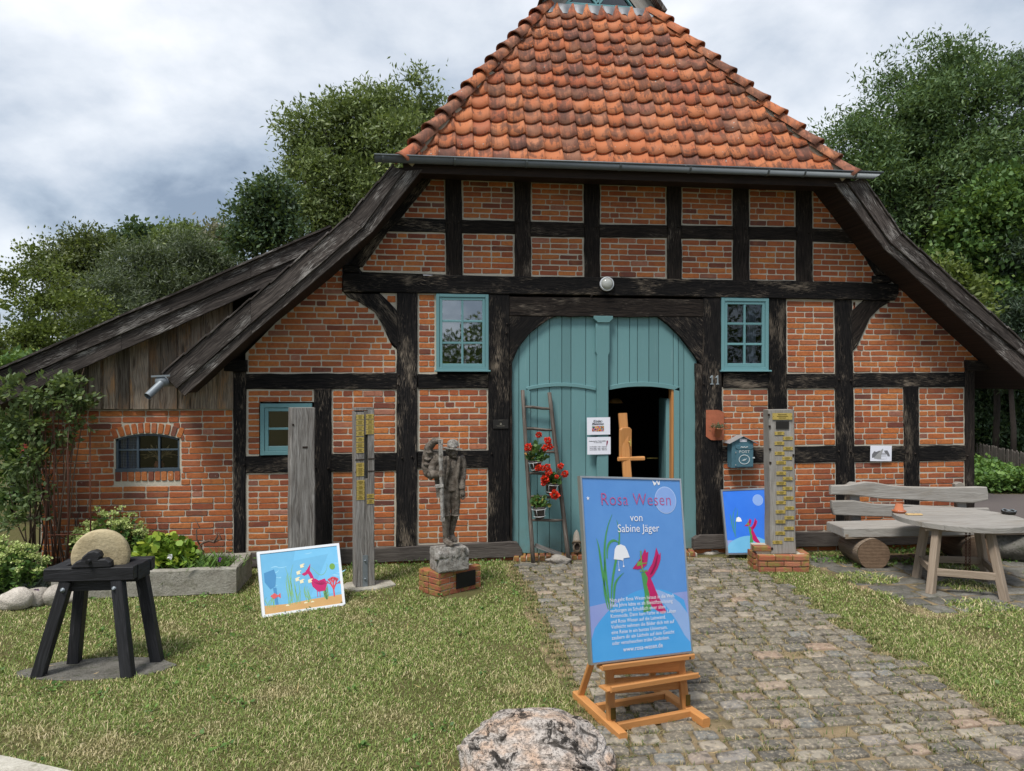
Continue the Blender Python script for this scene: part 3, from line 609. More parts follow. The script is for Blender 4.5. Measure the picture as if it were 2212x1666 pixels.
def place_bricks(lst, owner, name_rest):
    key = lambda t: -(t[0][2]*t[0][3])/((t[0][0]-CAM[0])**2+81)
    lst = sorted(lst, key=key); rest = MB()
    for i, ((x, z, l, h, y), pn) in enumerate(lst):
        if i < 300:
            k = 's' if l > .16 else 'h'; me = brick_mesh(k, R.randrange(8)); o = link('brick', me, None, pn, (x, y, z))
            o.scale = (l/(.24 if k == 's' else .116), 1, h/.061)
            if R.random() < .5: o.rotation_euler = (0, rad(180), 0)
        else:
            rest.rn = R.random(); brick_geo(l, h, R.randrange(9999), (x, y, z), rest)
    if rest.v: rest.build(name_rest, M['brick'], owner, kind='stuff')
place_bricks(ALLB, house, 'brick_courses')
# the dark room behind: back wall, side walls, floor, ceiling
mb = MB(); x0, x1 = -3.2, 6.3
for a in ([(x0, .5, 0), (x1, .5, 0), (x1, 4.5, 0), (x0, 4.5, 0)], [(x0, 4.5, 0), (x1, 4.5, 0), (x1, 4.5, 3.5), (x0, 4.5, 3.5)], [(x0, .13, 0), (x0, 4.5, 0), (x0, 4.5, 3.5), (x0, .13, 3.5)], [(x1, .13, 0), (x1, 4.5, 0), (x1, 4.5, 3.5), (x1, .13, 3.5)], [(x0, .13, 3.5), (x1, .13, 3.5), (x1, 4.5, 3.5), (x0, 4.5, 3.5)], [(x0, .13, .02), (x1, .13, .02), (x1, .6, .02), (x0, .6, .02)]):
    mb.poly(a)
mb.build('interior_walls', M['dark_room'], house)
# ------------------------------------------------------------------ windows
def casement(name, x0, x1, y0, y1, cols, rows, gm='glass', m='teal_light', owner=None, sill=True, fr=7, sash=6, mun=4.5, inner=None):
    a, b = P(x0, y0), P(x1, y1); X0, X1, Z1, Z0 = a.x, b.x, a.z, b.z; s = (X1-X0)/(x1-x0); fr *= s; sash *= s; mun *= s
    f = MB(); Y = -.035
    def bar(xa, xb, za, zb, yf, yb, hz):
        if hz: f.beam(((xa), (yf+yb)/2, (za+zb)/2), (xb, (yf+yb)/2, (za+zb)/2), yb-yf, zb-za, ch=.003)
        else: f.beam((( xa+xb)/2, (yf+yb)/2, za), ((xa+xb)/2, (yf+yb)/2, zb), xb-xa, yb-yf, up=(0, -1, 0), ch=.003)
    bar(X0, X0+fr, Z0, Z1, Y, .06, 0); bar(X1-fr, X1, Z0, Z1, Y, .06, 0); bar(X0+fr, X1-fr, Z1-fr, Z1, Y, .06, 1); bar(X0+fr, X1-fr, Z0, Z0+fr, Y, .06, 1)
    fo = f.build(name, M[m], owner or house); f = MB(); g = .002
    ax, bx, az, bz = X0+fr+g, X1-fr-g, Z0+fr+g, Z1-fr-g; Y2 = Y+.012
    bar(ax, ax+sash, az, bz, Y2, .03, 0); bar(bx-sash, bx, az, bz, Y2, .03, 0); bar(ax+sash, bx-sash, bz-sash, bz, Y2, .03, 1); bar(ax+sash, bx-sash, az, az+sash*1.3, Y2, .03, 1)
    f.build('sash', M[m], fo)
    ix0, ix1, iz0, iz1 = ax+sash, bx-sash, az+sash*1.3, bz-sash
    cw = (ix1-ix0-mun*(cols-1))/cols; rh = (iz1-iz0-mun*(rows-1))/rows
    for c in range(1, cols):
        f = MB(); bar(ix0+c*cw+(c-1)*mun, ix0+c*cw+c*mun, iz0, iz1, Y2+.004, .025, 0); f.build('glazing_bar', M[m], fo)
    for r_ in range(1, rows):
        f = MB(); bar(ix0, ix1, iz0+r_*rh+(r_-1)*mun, iz0+r_*rh+r_*mun, Y2+.007, .022, 1); f.build('glazing_bar', M[m], fo)
    for c in range(cols):
        for r_ in range(rows):
            f = MB(); xa = ix0+c*(cw+mun); za = iz0+r_*(rh+mun); tl = R.uniform(-.0015, .0015)
            f.poly([(xa, .0+tl, za), (xa+cw, -tl, za), (xa+cw, -tl, za+rh), (xa, tl, za+rh)]); f.build('pane', M[gm], fo)
    if sill:
        f = MB(); f.beam((X0-.02, -.05, Z0-.004), (X1+.02, -.05, Z0-.004), .06, .022, ch=.004); f.build('window_sill', M[m], fo)
    return fo, (ix0, ix1, iz0, iz1)
wl, il = casement('window_frame', 942, 1055, 635, 801, 2, 3, gm='glass_sky')
wr, ir = casement('window_frame', 1556.5, 1658, 643.5, 801, 2, 3)
ws, iw = casement('window_frame', 563, 675, 872, 982, 1, 2, fr=9, sash=8, mun=5, sill=False)
# ------------------------------------------------------------------ barn door
DT = [(1104, 790), (1120, 751), (1145, 720), (1170, 701), (1202, 683), (1419, 683), (1442, 701), (1467, 726), (1489, 754), (1503, 774), (1510, 790)]
def topy(x):
    if x <= DT[0][0]: return 790
    for a, b in zip(DT, DT[1:]):
        if a[0] <= x <= b[0]: return a[1]+(b[1]-a[1])*(x-a[0])/(b[0]-a[0])-3
    return 790
def door_bot(x): return 1197+(1106-x)*.045   # lower edge just above the brick threshold
def board(x0, x1, yb0, yb1, owner, Y0=.040, top=None):
    n = 4; t_ = [(x0+(x1-x0)*k/n, (top or topy)(x0+(x1-x0)*k/n)) for k in range(n+1)]
    pts = px(t_+[(x1, yb1), (x0, yb0)]); mb = MB(); mb.prism(pts, XZ, Y0+R.uniform(-.002, .002), Y0+.03, grain=VG, ch=.0035); return mb.build('door_board', M['teal'], owner)
dl = MB(); q = px([(1104, 700), (1508, 700), (1508, 1188), (1104, 1192)])
ld = thing_ = None
mb = MB(); mb.beam(P(1106, 1060, .085), P(1288, 1060, .085), .02, .10); mb.beam(P(1106, 760, .085), P(1288, 760, .085), .02, .10)
dleaf = mb.build('door_leaf', M['teal'], house)
g_ = .5
LB = [1104, 1122, 1145, 1162, 1188, 1215, 1235, 1267, 1290]
def arcL(x): return 838-11*max(0, 1-((x-1214)/76)**2)
for a, b in zip(LB, LB[1:]):
    board(a+g_, b-g_, 1197, 1196, dleaf)
def band(pts_out, pts_in, owner, Y0=.020, name='door_trim'):
    mb = MB(); mb.prism(px(pts_out+pts_in[::-1]), XZ, Y0, Y0+.022, ch=.003); mb.build(name, M['teal'], owner)
xs = [1137+(1288-1137)*k/10 for k in range(11)]
band([(x, 837-10*(1-((x-1212)/76)**2)) for x in xs], [(x, 844-9*(1-((x-1212)/76)**2)) for x in xs], dleaf)
band([(1137, 838), (1146, 846)], [(1138, 1196), (1146, 1196)], dleaf)
mb = MB(); mb.beam(P(1320, 740, .085), P(1505, 740, .085), .02, .10); dleaf2 = mb.build('door_leaf', M['teal'], house)
for a, b in zip([1316, 1336, 1362, 1379, 1404, 1425, 1457], [1336, 1362, 1379, 1404, 1425, 1457, 1468]):
    yb = 836; board(a+g_, b-g_, yb, yb, dleaf2)
for a, b in ((1468, 1480), (1480, 1508)): board(a+g_, b-g_, 1187, 1186, dleaf2)
xs = [1317+(1469-1317)*k/10 for k in range(11)]
band([(x, 836-11*(1-((x-1388)/80)**2)) for x in xs], [(x, 844-9*(1-((x-1388)/76)**2)) for x in xs], dleaf2)
band([(1457, 842), (1469, 836)], [(1458, 1187), (1469, 1187)], dleaf2)
# reveal of the open wicket and its leaf, swung inwards, with handle
mb = MB(); a, b = P(1451, 840, .04), P(1457, 1187, .04); mb.beam((a.x+.01, .09, 0.05), (a.x+.01, .09, a.z+.01), .03, .11, up=(0, 1, 0)); mb.build('wicket_frame', M['beech'], dleaf2)
lf = MB(); lf.beam((a.x-.02, .12, 1.05), (a.x+.14, .92, 1.05), .035, 1.98); lo = lf.build('wicket_leaf', M['teal'], house)
for k in range(5):
    f0, f1 = k/5+.01, (k+1)/5-.01; c0 = Vector((a.x-.042, .12, 0)).lerp(Vector((a.x+.118, .92, 0)), (f0+f1)/2)
    mb = MB(); mb.beam((c0.x, c0.y, .08), (c0.x, c0.y, 2.02), .14, .016, up=(-1, .2, 0), ch=.003); mb.build('door_board', M['teal'], lo)
hh = P(1421, 990, .86); mb = MB(); mb.tube([hh, hh+Vector((-.05, 0, 0)), hh+Vector((-.05, 0, .004)), hh+Vector((-.16, 0, 0))], .010, 7); mb.build('door_handle', M['brass'], lo)
# central post of the door with its cap
a, b = P(1286, 700, 0), P(1316, 700, 0); pw = b.x-a.x; cx = (a.x+b.x)/2; zb = .03; zt = P(1300, 697, 0).z
pts = [(cx-pw/2, zb), (cx+pw/2, zb), (cx+pw/2, .12), (cx+pw/2*.82, .16), (cx+pw/2*.82, zt-.42), (cx+pw/2, zt-.38), (cx+pw/2, zt), (cx-pw/2, zt), (cx-pw/2, zt-.38), (cx-pw/2*.82, zt-.42), (cx-pw/2*.82, .16), (cx-pw/2, .12)]
mb = MB(); mb.prism(pts, XZ, -.035, .06, grain=VG, ch=.006); dp = mb.build('door_post', M['teal'], house)
a, b = P(1281, 684, 0), P(1322, 697, 0); mb = MB(); mb.prism([(a.x, a.z+.005), (b.x, a.z+.005), (b.x, a.z-.03), (b.x-.05, b.z-.005), (a.x+.05, b.z-.005), (a.x, a.z-.03)], XZ, -.055, .05, ch=.004); mb.build('post_cap', M['teal'], dp)
# threshold of bricks set on edge
th = MB(); a, b = P(1108, 1198, 0), P(1500, 1186, 0); th.beam((a.x, .03, .015), (b.x, .03, .015), .26, .05); tho = th.build('threshold', M['mortar'], house)
x = a.x+.03
while x < b.x-.05:
    mb = MB(); mb.rn = R.random(); mb.beam((x, -.12, .035), (x+.035, .10, .05), .066, .05, up=(0, 0, 1), ch=.006, jit=.004); mb.build('brick', M['brick_mossy'], tho); x += .082
# ------------------------------------------------------------------ main roof: barge boards, soffits, side slopes
YB = -.55
def prof(pts, Y): return [(P(a, b, Y).x, P(a, b, Y).z) for a, b in pts]
Lt = prof([(850, 360), (752, 472), (542, 650), (351, 808)], YB); Lm = prof([(874, 368), (783, 492), (542, 699), (381, 840)], YB); Ll = prof([(913, 364), (802, 502), (705, 591), (542, 723), (397, 856)], YB)
Rt = prof([(1864, 388), (1946, 507), (2212, 744), (2300, 822)], YB); Rm = prof([(1831, 394), (1926, 526), (2198, 757), (2286, 834)], YB); Rl = prof([(1805, 394), (1917, 540), (2154, 757), (2250, 848)], YB)
def boards(top, low, name, y0, y1, m='barge', grain=None, owner=None):
    for (a, b, c, d) in zip(top, top[1:], low, low[1:]):
        g = math.atan2(b[1]-a[1], b[0]-a[0]); mb = MB(); mb.prism(sub([a, b, d, c], .3, .004, int(a[0]*50)), XZ, y0, y1, grain=g, ch=.004); mb.build(name, M[m], owner or house)
boards(Lt, Lm, 'barge_board', YB, YB+.028); boards(Lm, [Ll[0], Ll[1], Ll[3], Ll[4]], 'barge_board', YB+.030, YB+.055); boards(Rt, Rm, 'barge_board', YB, YB+.028); boards(Rm, Rl, 'barge_board', YB+.030, YB+.055)
def slab(top, low, name, y0, y1, m, kind=None):
    mb = MB(); mb.prism(top+low[::-1], XZ, y0, y1, grain=VG); return mb.build(name, M[m], house)
up = lambda ps, d: [(x, z+d) for x, z in ps]
slab(up(Lt, .0), up([Ll[0], Ll[1], Ll[2], Ll[3], Ll[4]], .035), 'roof_slope', YB+.057, 9, 'soffit'); slab(up(Rt, .0), up(Rl, .035), 'roof_slope', YB+.057, 9, 'soffit')
for ps in (Lt, Rt):      # thin tile edge showing above the barge boards
    for a, b in zip(ps, ps[1:]):
        n = int(math.hypot(b[0]-a[0], b[1]-a[1])/.33)+1
        for k in range(n):
            f0, f1 = k/n, (k+1)/n; p0 = (a[0]+(b[0]-a[0])*f0, a[1]+(b[1]-a[1])*f0); p1 = (a[0]+(b[0]-a[0])*f1, a[1]+(b[1]-a[1])*f1)
            mb = MB(); mb.beam((p0[0], YB+.15, p0[1]+.030), (p1[0], YB+.15, p1[1]+.010), .34, .018, ch=.003); mb.build('verge_tile', M['barge'], house)
E = .5
EZ, EY, TZ, TY = 4.875, -.50, 7.54, 1.0
EL, ER, TL, TR = -1.33, 4.22, .62, 2.13
SL = Vector((0, TY-EY, TZ-EZ)); SLn = SL.length; sv = SL.normalized(); nv = Vector((0, -sv.z, sv.y))
def hipx(s_, side):  # x of the hip line at slope distance s
    f = s_/SLn; return EL+(TL-EL)*f if side < 0 else ER+(TR-ER)*f
hipd = MB(); hipd.poly([(EL, EY+.05, EZ-.06), (ER, EY+.03, EZ-.04), (TR, TY+.03, TZ-.04), (TL, TY+.03, TZ-.04)]); hipd.build('hip_slope', M['soffit'], house)
mb = MB(); mb.poly([(EL, EY, EZ), (TL, TY, TZ), (TL+.35, 9, TZ+.35), (TL+.35, 9, TZ+.3), (EL, 9, EZ)]); mb.poly([(ER, EY, EZ), (TR, TY, TZ), (TR-.35, 9, TZ+.35), (TR-.35, 9, TZ+.3), (ER, 9, EZ)])
mb.build('upper_slope', M['tile'], house)
def tile_mesh(cx_l=None, cx_r=None, seed=0, tl=.315, tw=.247):
    """pantile, local x across (0..tw), y down-to-up the slope (0..tl), z outward"""
    r_ = random.Random(seed); N_ = 10; prof_ = []
    for i in range(N_+1):
        f = i/N_
        if f < .76: h = -.024*math.sin(math.pi*f/.76)**.8
        elif f < .88: h = .034*(f-.76)/.12
        else: h = .034-.056*((f-.88)/.12)
        prof_.append((f*tw, h+.004))
    mb = MB(); b = 0; th_ = .016; rows = [(0.0, 0.037), (tl*.5, .021), (tl, .002)]
    for (yy, zz_) in rows:
        for (x, h) in prof_:
            dr = -.010*math.sin(math.pi*min(1, x/tw/.72)) if yy == 0 else 0
            xx = x
            if cx_l is not None: xx = max(xx, cx_l+ (yy)*cx_l_s)
            if cx_r is not None: xx = min(xx, cx_r+ (yy)*cx_r_s)
            mb.v.append((xx, yy+dr+r_.uniform(-.0015, .0015), h+zz_+th_))
    for (x, h) in prof_:
        xx = x
        if cx_l is not None: xx = max(xx, cx_l)
        if cx_r is not None: xx = min(xx, cx_r)
        dr = -.010*math.sin(math.pi*min(1, x/tw/.72)); mb.v.append((xx, dr+.001, h+rows[0][1]-.008))
    n = N_+1; mb.smooth = True
    for j in range(2):
        for i in range(N_): mb.face((j*n+i, j*n+i+1, (j+1)*n+i+1, (j+1)*n+i))
    mb.smooth = False
    for i in range(N_): mb.face((3*n+i, 3*n+i+1, i+1, i))
    return mb
BAS = Matrix(((1, 0, 0), (0, sv.y, sv.z), (0, -sv.z, sv.y))).transposed()   # columns: x, slope, normal
BAS = Matrix((Vector((1, 0, 0)), sv, nv)).transposed()
cw_ = .2145; gz = SLn/13.1; cx_l_s = (TL-EL)/SLn; cx_r_s = (TR-ER)/SLn; TM = []
for k in range(6):
    me = tile_mesh(seed=k).mesh('roof_tile'); me.materials.append(M['tile']); TM.append(me)
x0c = EL-.06
for row in range(13):
    s_ = row*gz
    for c in range(29):
        x = x0c+c*cw_+(row % 2)*.0; l, r__ = hipx(s_+.05, -1)-.075, hipx(s_+.05, 1)+.075
        if x+.247 < l+.03 or x > r__-.03: continue
        base = Vector((x+R.gauss(0, .003), EY-.02, EZ-.02))+sv*(s_+R.gauss(0, .0045))
        rm = BAS @ Matrix.Rotation(R.gauss(0, .013), 3, 'Z') @ Matrix.Rotation(R.uniform(-.014, .014), 3, 'X')
        if x > l+.10 and x+.247 < r__-.10: me = TM[R.randrange(6)]
        else:
            mb = tile_mesh(cx_l=(l-x) if x < 1.4 else None, cx_r=(r__-x) if x > 1.4 else None, seed=row*40+c); me = mb.mesh('roof_tile'); me.materials.append(M['tile'])
        o = link('roof_tile', me, None, house, base+Vector((0, 0, R.uniform(-.002, .003)))); o.rotation_euler = rm.to_euler()
# hip tiles with their mortar bedding
for side in (-1, 1):
    A_ = Vector((EL-.02 if side < 0 else ER+.02, EY-.08, EZ-.03)); B_ = Vector((TL if side < 0 else TR, TY, TZ+.02)); n = 12
    dd = (B_-A_); L_ = dd.length; dd.normalize(); side_v = dd.cross(Vector((0, 0, 1))).normalized(); un = side_v.cross(dd).normalized()
    hm = MB(); hm.tube([A_-un*.07+dd*.05, B_-un*.07-dd*.1], .06, 8); hm.build('hip_mortar', M['mortar'], house)
    for k in range(n):
        p0 = A_+dd*(L_*k/n-.03); mb = MB(); ln = L_/n+.07; ang = [math.pi*(-.06+1.12*i/10) for i in range(11)]; m3 = 4
        for j in range(m3+1):
            f = j/m3; rr_ = .108-.020*f+(.012 if j == 0 else 0); lift = .045*(1-f)+.012
            for (rr2, _) in ((rr_, 0), (rr_-.016, 1)):
                for a_ in ang: mb.v.append(tuple(p0+dd*ln*f+side_v*math.cos(a_)*rr2+un*(math.sin(a_)*rr2*.92+lift-.045)))
        w_ = 22
        mb.smooth = True
        for j in range(m3):
            for i in range(10): mb.face((j*w_+i, j*w_+i+1, (j+1)*w_+i+1, (j+1)*w_+i)); mb.face((j*w_+11+i+1, j*w_+11+i, (j+1)*w_+11+i, (j+1)*w_+12+i))
        mb.smooth = False
        for i in range(10): mb.face((i+1, i, 11+i, 12+i))
        mb.build('hip_tile', M['tile'], house)
# lead flashing and the little gable on top
fl = MB(); N_ = 48
for j in range(3):
    for i in range(N_+1):
        x = TL-.06+(TR-TL+.12)*i/N_; wv = .016*math.sin(2*math.pi*(x-TL)/cw_+1)
        p = Vector((x, TY, TZ-.02))+sv*(.03-.085*j)*(1+ .25*math.sin(i*.9)*(j == 2))+nv*(.055+wv*(j > 0)-.01*j); fl.v.append(tuple(p))
fl.smooth = True
for j in range(2):
    for i in range(N_): a = j*(N_+1)+i; fl.face((a+N_+1, a+N_+2, a+1, a))
fl.build('lead_flashing', M['lead'], house)
gb = lambda pts: [(P(a, b, 1.05).x, P(a, b, 1.05).z) for a, b in pts]
boards(gb([(1168, 12), (1296, -150)]), gb([(1215, 16), (1296, -80)]), 'gable_board', 1.0, 1.04, 'grey_board'); boards(gb([(1424, 38), (1296, -150)]), gb([(1376, 34), (1296, -80)]), 'gable_board', 1.0, 1.04, 'grey_board')
mb = MB(); mb.prism(gb([(1205, 14), (1390, 27), (1398, 42), (1196, 26)]), XZ, 1.02, 1.06); mb.build('gable_board', M['grey_board'], house)
tw_ = MB(); O = gb([(1217, 14), (1376, 26), (1300, -75)]); I_ = gb([(1229, 8), (1363, 18), (1299, -62)])
for i in range(3):
    j = (i+1) % 3; tw_.prism([O[i], O[j], I_[j], I_[i]], XZ, 1.0, 1.05, ch=.003)
for p_, q_ in (((1262, -20), (1290, 14)), ((1318, -20), (1290, 14)), ((1290, 14), (1296, -60))):
    a, b = gb([p_, q_]); tw_.beam((a[0], 1.02, a[1]), (b[0], 1.02, b[1]), .03, .03)
two = tw_.build('gable_window', M['teal_light'], house); mb = MB(); mb.poly([(x, 1.035, z) for x, z in I_]); mb.build('pane', M['glass'], two)
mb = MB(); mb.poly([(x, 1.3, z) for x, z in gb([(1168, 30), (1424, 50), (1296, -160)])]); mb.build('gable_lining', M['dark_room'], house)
mb = MB(); mb.prism(gb([(1160, 14), (1168, 12), (1296, -152), (1424, 38), (1432, 36), (1296, -166)]), XZ, .85, 9, grain=VG); mb.build('ridge_roof', M['barge'], house)
# gutter with brackets and fascia
ga, gbb = Vector((-1.672, -.60, 4.83)), Vector((4.592, -.60, 4.83)); gu = MB(); ns = 10; rr_ = .066
for i, x in enumerate((ga.x, gbb.x)):
    for k in range(ns+1):
        t_ = math.pi+math.pi*k/ns; gu.v.append((x+(0 if i == 0 else (-.10*(math.sin(t_)*-1))), ga.y+rr_*math.cos(t_), ga.z+rr_*math.sin(t_)*1.05+.05))
    for k in range(ns+1):
        t_ = math.pi+math.pi*k/ns; gu.v.append((x+(0 if i == 0 else (-.10*(math.sin(t_)*-1))), ga.y+(rr_-.004)*math.cos(t_), ga.z+(rr_-.004)*math.sin(t_)*1.05+.05))
gu.smooth = True; w_ = 2*(ns+1)
for k in range(ns): gu.face((k, k+1, w_+k+1, w_+k)); gu.face((ns+1+k+1, ns+1+k, w_+ns+1+k, w_+ns+2+k))
gu.smooth = False; gu.face([k for k in range(ns+1)]); gu.face([w_+k for k in range(ns+1)][::-1])
gu.tube([(ga.x, ga.y-rr_-.002, ga.z+.052), (gbb.x, ga.y-rr_-.002, ga.z+.052)], .010, 8)
guo = gu.build('gutter', M['zinc'], house)
for x in [827, 983, 1138, 1341, 1492, 1661, 1740, 1850]:
    xx = P(x, 365, -.66).x; mb = MB(); pts = [(xx, ga.y+(rr_+.004)*math.cos(math.pi+math.pi*k/8), ga.z+.05+(rr_+.004)*1.05*math.sin(math.pi+math.pi*k/8)) for k in range(9)]
    for p_, q_ in zip(pts, pts[1:]): mb.beam(p_, q_, .026, .004, up=(0, (p_[1]-ga.y), (p_[2]-ga.z-.05)))
    mb.build('gutter_bracket', M['zinc'], guo)
mb = MB(); mb.beam((-1.35, -.50, 4.79), (4.25, -.50, 4.79), .03, .13); mb.build('fascia_board', M['soffit'], house)
mb = MB(); mb.poly([(-1.4, -.5, 4.76), (4.3, -.5, 4.76), (4.3, .1, 4.80), (-1.4, .1, 4.80)]); mb.build('eaves_soffit', M['soffit'], house)
# side gutter end with outlet at the foot of the left slope
q = P(343, 824, -.62); mb = MB()
mb.lathe([(.001, 0), (.062, 0), (.062, .5)], q+Vector((.02, 0, 0)), 14, Matrix.Rotation(rad(-90), 3, 'X')); mb.beam(q+Vector((-.08, .0, .055)), q+Vector((.12, 0, .065)), .02, .02)
mb.tube([q+Vector((.03, .0, -.02)), q+Vector((-.045, -.08, -.12)), q+Vector((-.075, -.13, -.165))], .042, 14, caps=False); mb.build('gutter_outlet', M['galv'], house)
# ------------------------------------------------------------------ annex
annex = thing('brick_annex', 'low brick lean-to with dark board gable and arched window, left of farmhouse', 'annex', (-4.5, .02, 0))
q = px([(86, 886), (504, 886), (504, 1240), (86, 1262)])
WA = px([(249, 950), (388, 1016)]); hx0, hx1, hz0 = WA[0][0], WA[1][0], WA[1][1]; ztop_side = P(249, 949).z; ztop = P(318, 937).z
def arc_z(x, rise=0.0):
    c_ = (hx0+hx1)/2; h = (hx1-hx0)/2; return ztop_side+(ztop-ztop_side)*(1-((x-c_)/h)**2)+rise
NN = 10; arcp = [(hx0+(hx1-hx0)*k/NN, arc_z(hx0+(hx1-hx0)*k/NN)) for k in range(NN+1)]
top_ = max(z for x, z in q); bot_ = min(z for x, z in q); X0_, X1_ = q[0][0], q[1][0]
mb = MB()
mb.prism([(X0_, bot_), (hx0, bot_), (hx0, top_), (X0_, top_)], XZ, .006, .25); mb.prism([(hx1, bot_), (X1_, bot_), (X1_, top_), (hx1, top_)], XZ, .006, .25)
mb.prism([(hx0, bot_), (hx1, bot_), (hx1, hz0), (hx0, hz0)], XZ, .006, .25); mb.prism([(hx0, top_), (hx0, arc_z(hx0))]+arcp[1:-1]+[(hx1, arc_z(hx1)), (hx1, top_)], XZ, .006, .25)
aw = mb.build('brick_wall', M['mortar'], annex)
bl = lay([(X0_, bot_), (X1_, bot_), (X1_, top_), (X0_, top_)], course=.0748, L=.262, Hd=.128, seed=77, holes=[(hx0-.02, hx1+.02, hz0-.125, ztop_side+.03), (hx0-.045, hx1+.045, ztop_side+.03, ztop_side+.09), (hx0+.07, hx1-.07, ztop_side-.05, ztop+.10), (hx0+.22, hx1-.22, ztop_side-.05, ztop+.135)])
AB = [(b, aw) for b in bl]; place_bricks(AB, annex, 'brick_courses')
for k in range(10):      # soldier course below the window
    l = (hx1-hx0+.02)/10; x = hx0-.01+l*(k+.5); o = link('brick', brick_mesh('h', k % 8), None, aw, (x, -.003, hz0-.064)); o.rotation_euler = (0, rad(90), 0); o.scale = (1.0, 1, (l-.012)/.061)
for k in range(11):      # segmental arch of bricks on end
    f = (k+.5)/11; x = hx0-.03+(hx1-hx0+.06)*f; an = (f-.5)*rad(46); z = arc_z(max(hx0, min(hx1, x)))+.068
    o = link('brick', brick_mesh('h', (k*3) % 8), None, aw, (x+.05*math.sin(an), -.003, z)); o.rotation_euler = (0, rad(90)+an, 0); o.scale = (1.05, 1, .95)
# annex window
f = MB(); fw = .026
f.prism([(hx0, hz0), (hx0+fw, hz0), (hx0+fw, arc_z(hx0+fw)), (hx0, arc_z(hx0))], XZ, .02, .07); f.prism([(hx1-fw, hz0), (hx1, hz0), (hx1, arc_z(hx1)), (hx1-fw, arc_z(hx1-fw))], XZ, .02, .07)
f.prism([(hx0, hz0-.012), (hx1, hz0-.012), (hx1, hz0+fw), (hx0, hz0+fw)], XZ, -.005, .07)
for k in range(NN): a, b = arcp[k], arcp[k+1]; f.prism([a, b, (b[0], b[1]-fw), (a[0], a[1]-fw)], XZ, .02, .07)
fo = f.build('window_frame', M['navy'], annex)
w3 = (hx1-hx0)/3; zm = hz0+(ztop-hz0)*.56
for k in (1, 2): f = MB(); f.beam((hx0+w3*k, .045, hz0+fw), (hx0+w3*k, .045, arc_z(hx0+w3*k)-fw), .022, .035, up=(0, -1, 0)); f.build('glazing_bar', M['navy'], fo)
f = MB(); f.beam((hx0+fw, .047, zm), (hx1-fw, .047, zm), .03, .018); f.build('glazing_bar', M['navy'], fo)
for k in range(3):
    for (za, zb) in ((hz0+fw, zm-.009), (zm+.009, None)):
        xa, xb = hx0+w3*k+.012, hx0+w3*(k+1)-.012; t_ = [(xa, za), (xb, za), (xb, zb or arc_z(xb)-fw), (xa, zb or arc_z(xa)-fw)]
        f = MB(); f.poly([(x, .055, z) for x, z in t_]); f.build('pane', M['glass_low'], fo)
mb = MB()
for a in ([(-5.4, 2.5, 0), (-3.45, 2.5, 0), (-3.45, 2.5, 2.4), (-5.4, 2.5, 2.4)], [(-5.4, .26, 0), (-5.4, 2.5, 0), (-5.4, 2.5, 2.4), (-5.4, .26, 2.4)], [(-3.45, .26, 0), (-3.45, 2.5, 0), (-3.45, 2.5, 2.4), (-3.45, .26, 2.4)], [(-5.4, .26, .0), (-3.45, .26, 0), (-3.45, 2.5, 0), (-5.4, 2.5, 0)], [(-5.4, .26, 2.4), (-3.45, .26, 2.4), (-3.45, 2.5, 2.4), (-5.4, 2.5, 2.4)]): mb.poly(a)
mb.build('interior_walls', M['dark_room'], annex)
# annex barge boards, roof, vertical cladding
YA = -.34
At = prof([(-70, 832), (0, 800), (167, 728), (260, 686), (385, 635.5), (542, 566), (715, 492)], YA); Am = prof([(-70, 868), (0, 836), (167, 762), (260, 722), (385, 668), (542, 600), (715, 524)], YA); Al = prof([(-70, 905), (0, 872), (167, 797), (260, 757), (385, 702), (542, 634), (715, 556)], YA)
boards([At[0], At[2], At[5], At[6]], [Am[0], Am[2], Am[5], Am[6]], 'barge_board', YA, YA+.028, owner=annex); boards([Am[0], Am[3], Am[6]], [Al[0], Al[3], Al[6]], 'barge_board', YA+.030, YA+.055, owner=annex)
mb = MB(); mb.prism(up(At, .0)+up(Al, .06)[::-1], XZ, YA+.057, 7, grain=VG); mb.build('annex_roof', M['soffit'], annex)
mb = MB()
for a, b in zip(At, At[1:]): mb.beam((a[0], YA+.1, a[1]+.014), (b[0], YA+.1, b[1]+.014), .28, .022)
mb.build('roof_edge', M['barge'], annex)
bx = [86, 108, 134, 165, 186, 197, 219, 229, 250, 260, 281, 292, 323, 353, 384, 417, 446, 475, 504]
def low_z(x):
    for a, b in zip(Al, Al[1:]):
        if a[0] <= x <= b[0]: return a[1]+(b[1]-a[1])*(x-a[0])/(b[0]-a[0])
    return Al[0][1]
for i, (a, b) in enumerate(zip(bx, bx[1:])):
    xa, xb = P(a, 886).x, P(b, 886).x; prd = (i % 2)*.022; z0_ = P(a, 884).z+R.uniform(-.004, .004)
    mb = MB(); mb.prism(sub([(xa+.001-.008*(i % 2), z0_), (xb-.001+.008*(i % 2), z0_), (xb-.001+.008*(i % 2), low_z(xb)+.2), (xa+.001-.008*(i % 2), low_z(xa)+.2)], .25, .002, i), XZ, -.028-prd, -.006-prd, grain=VG, ch=.003)
    mb.build('cladding_board', M['cladding'], annex)
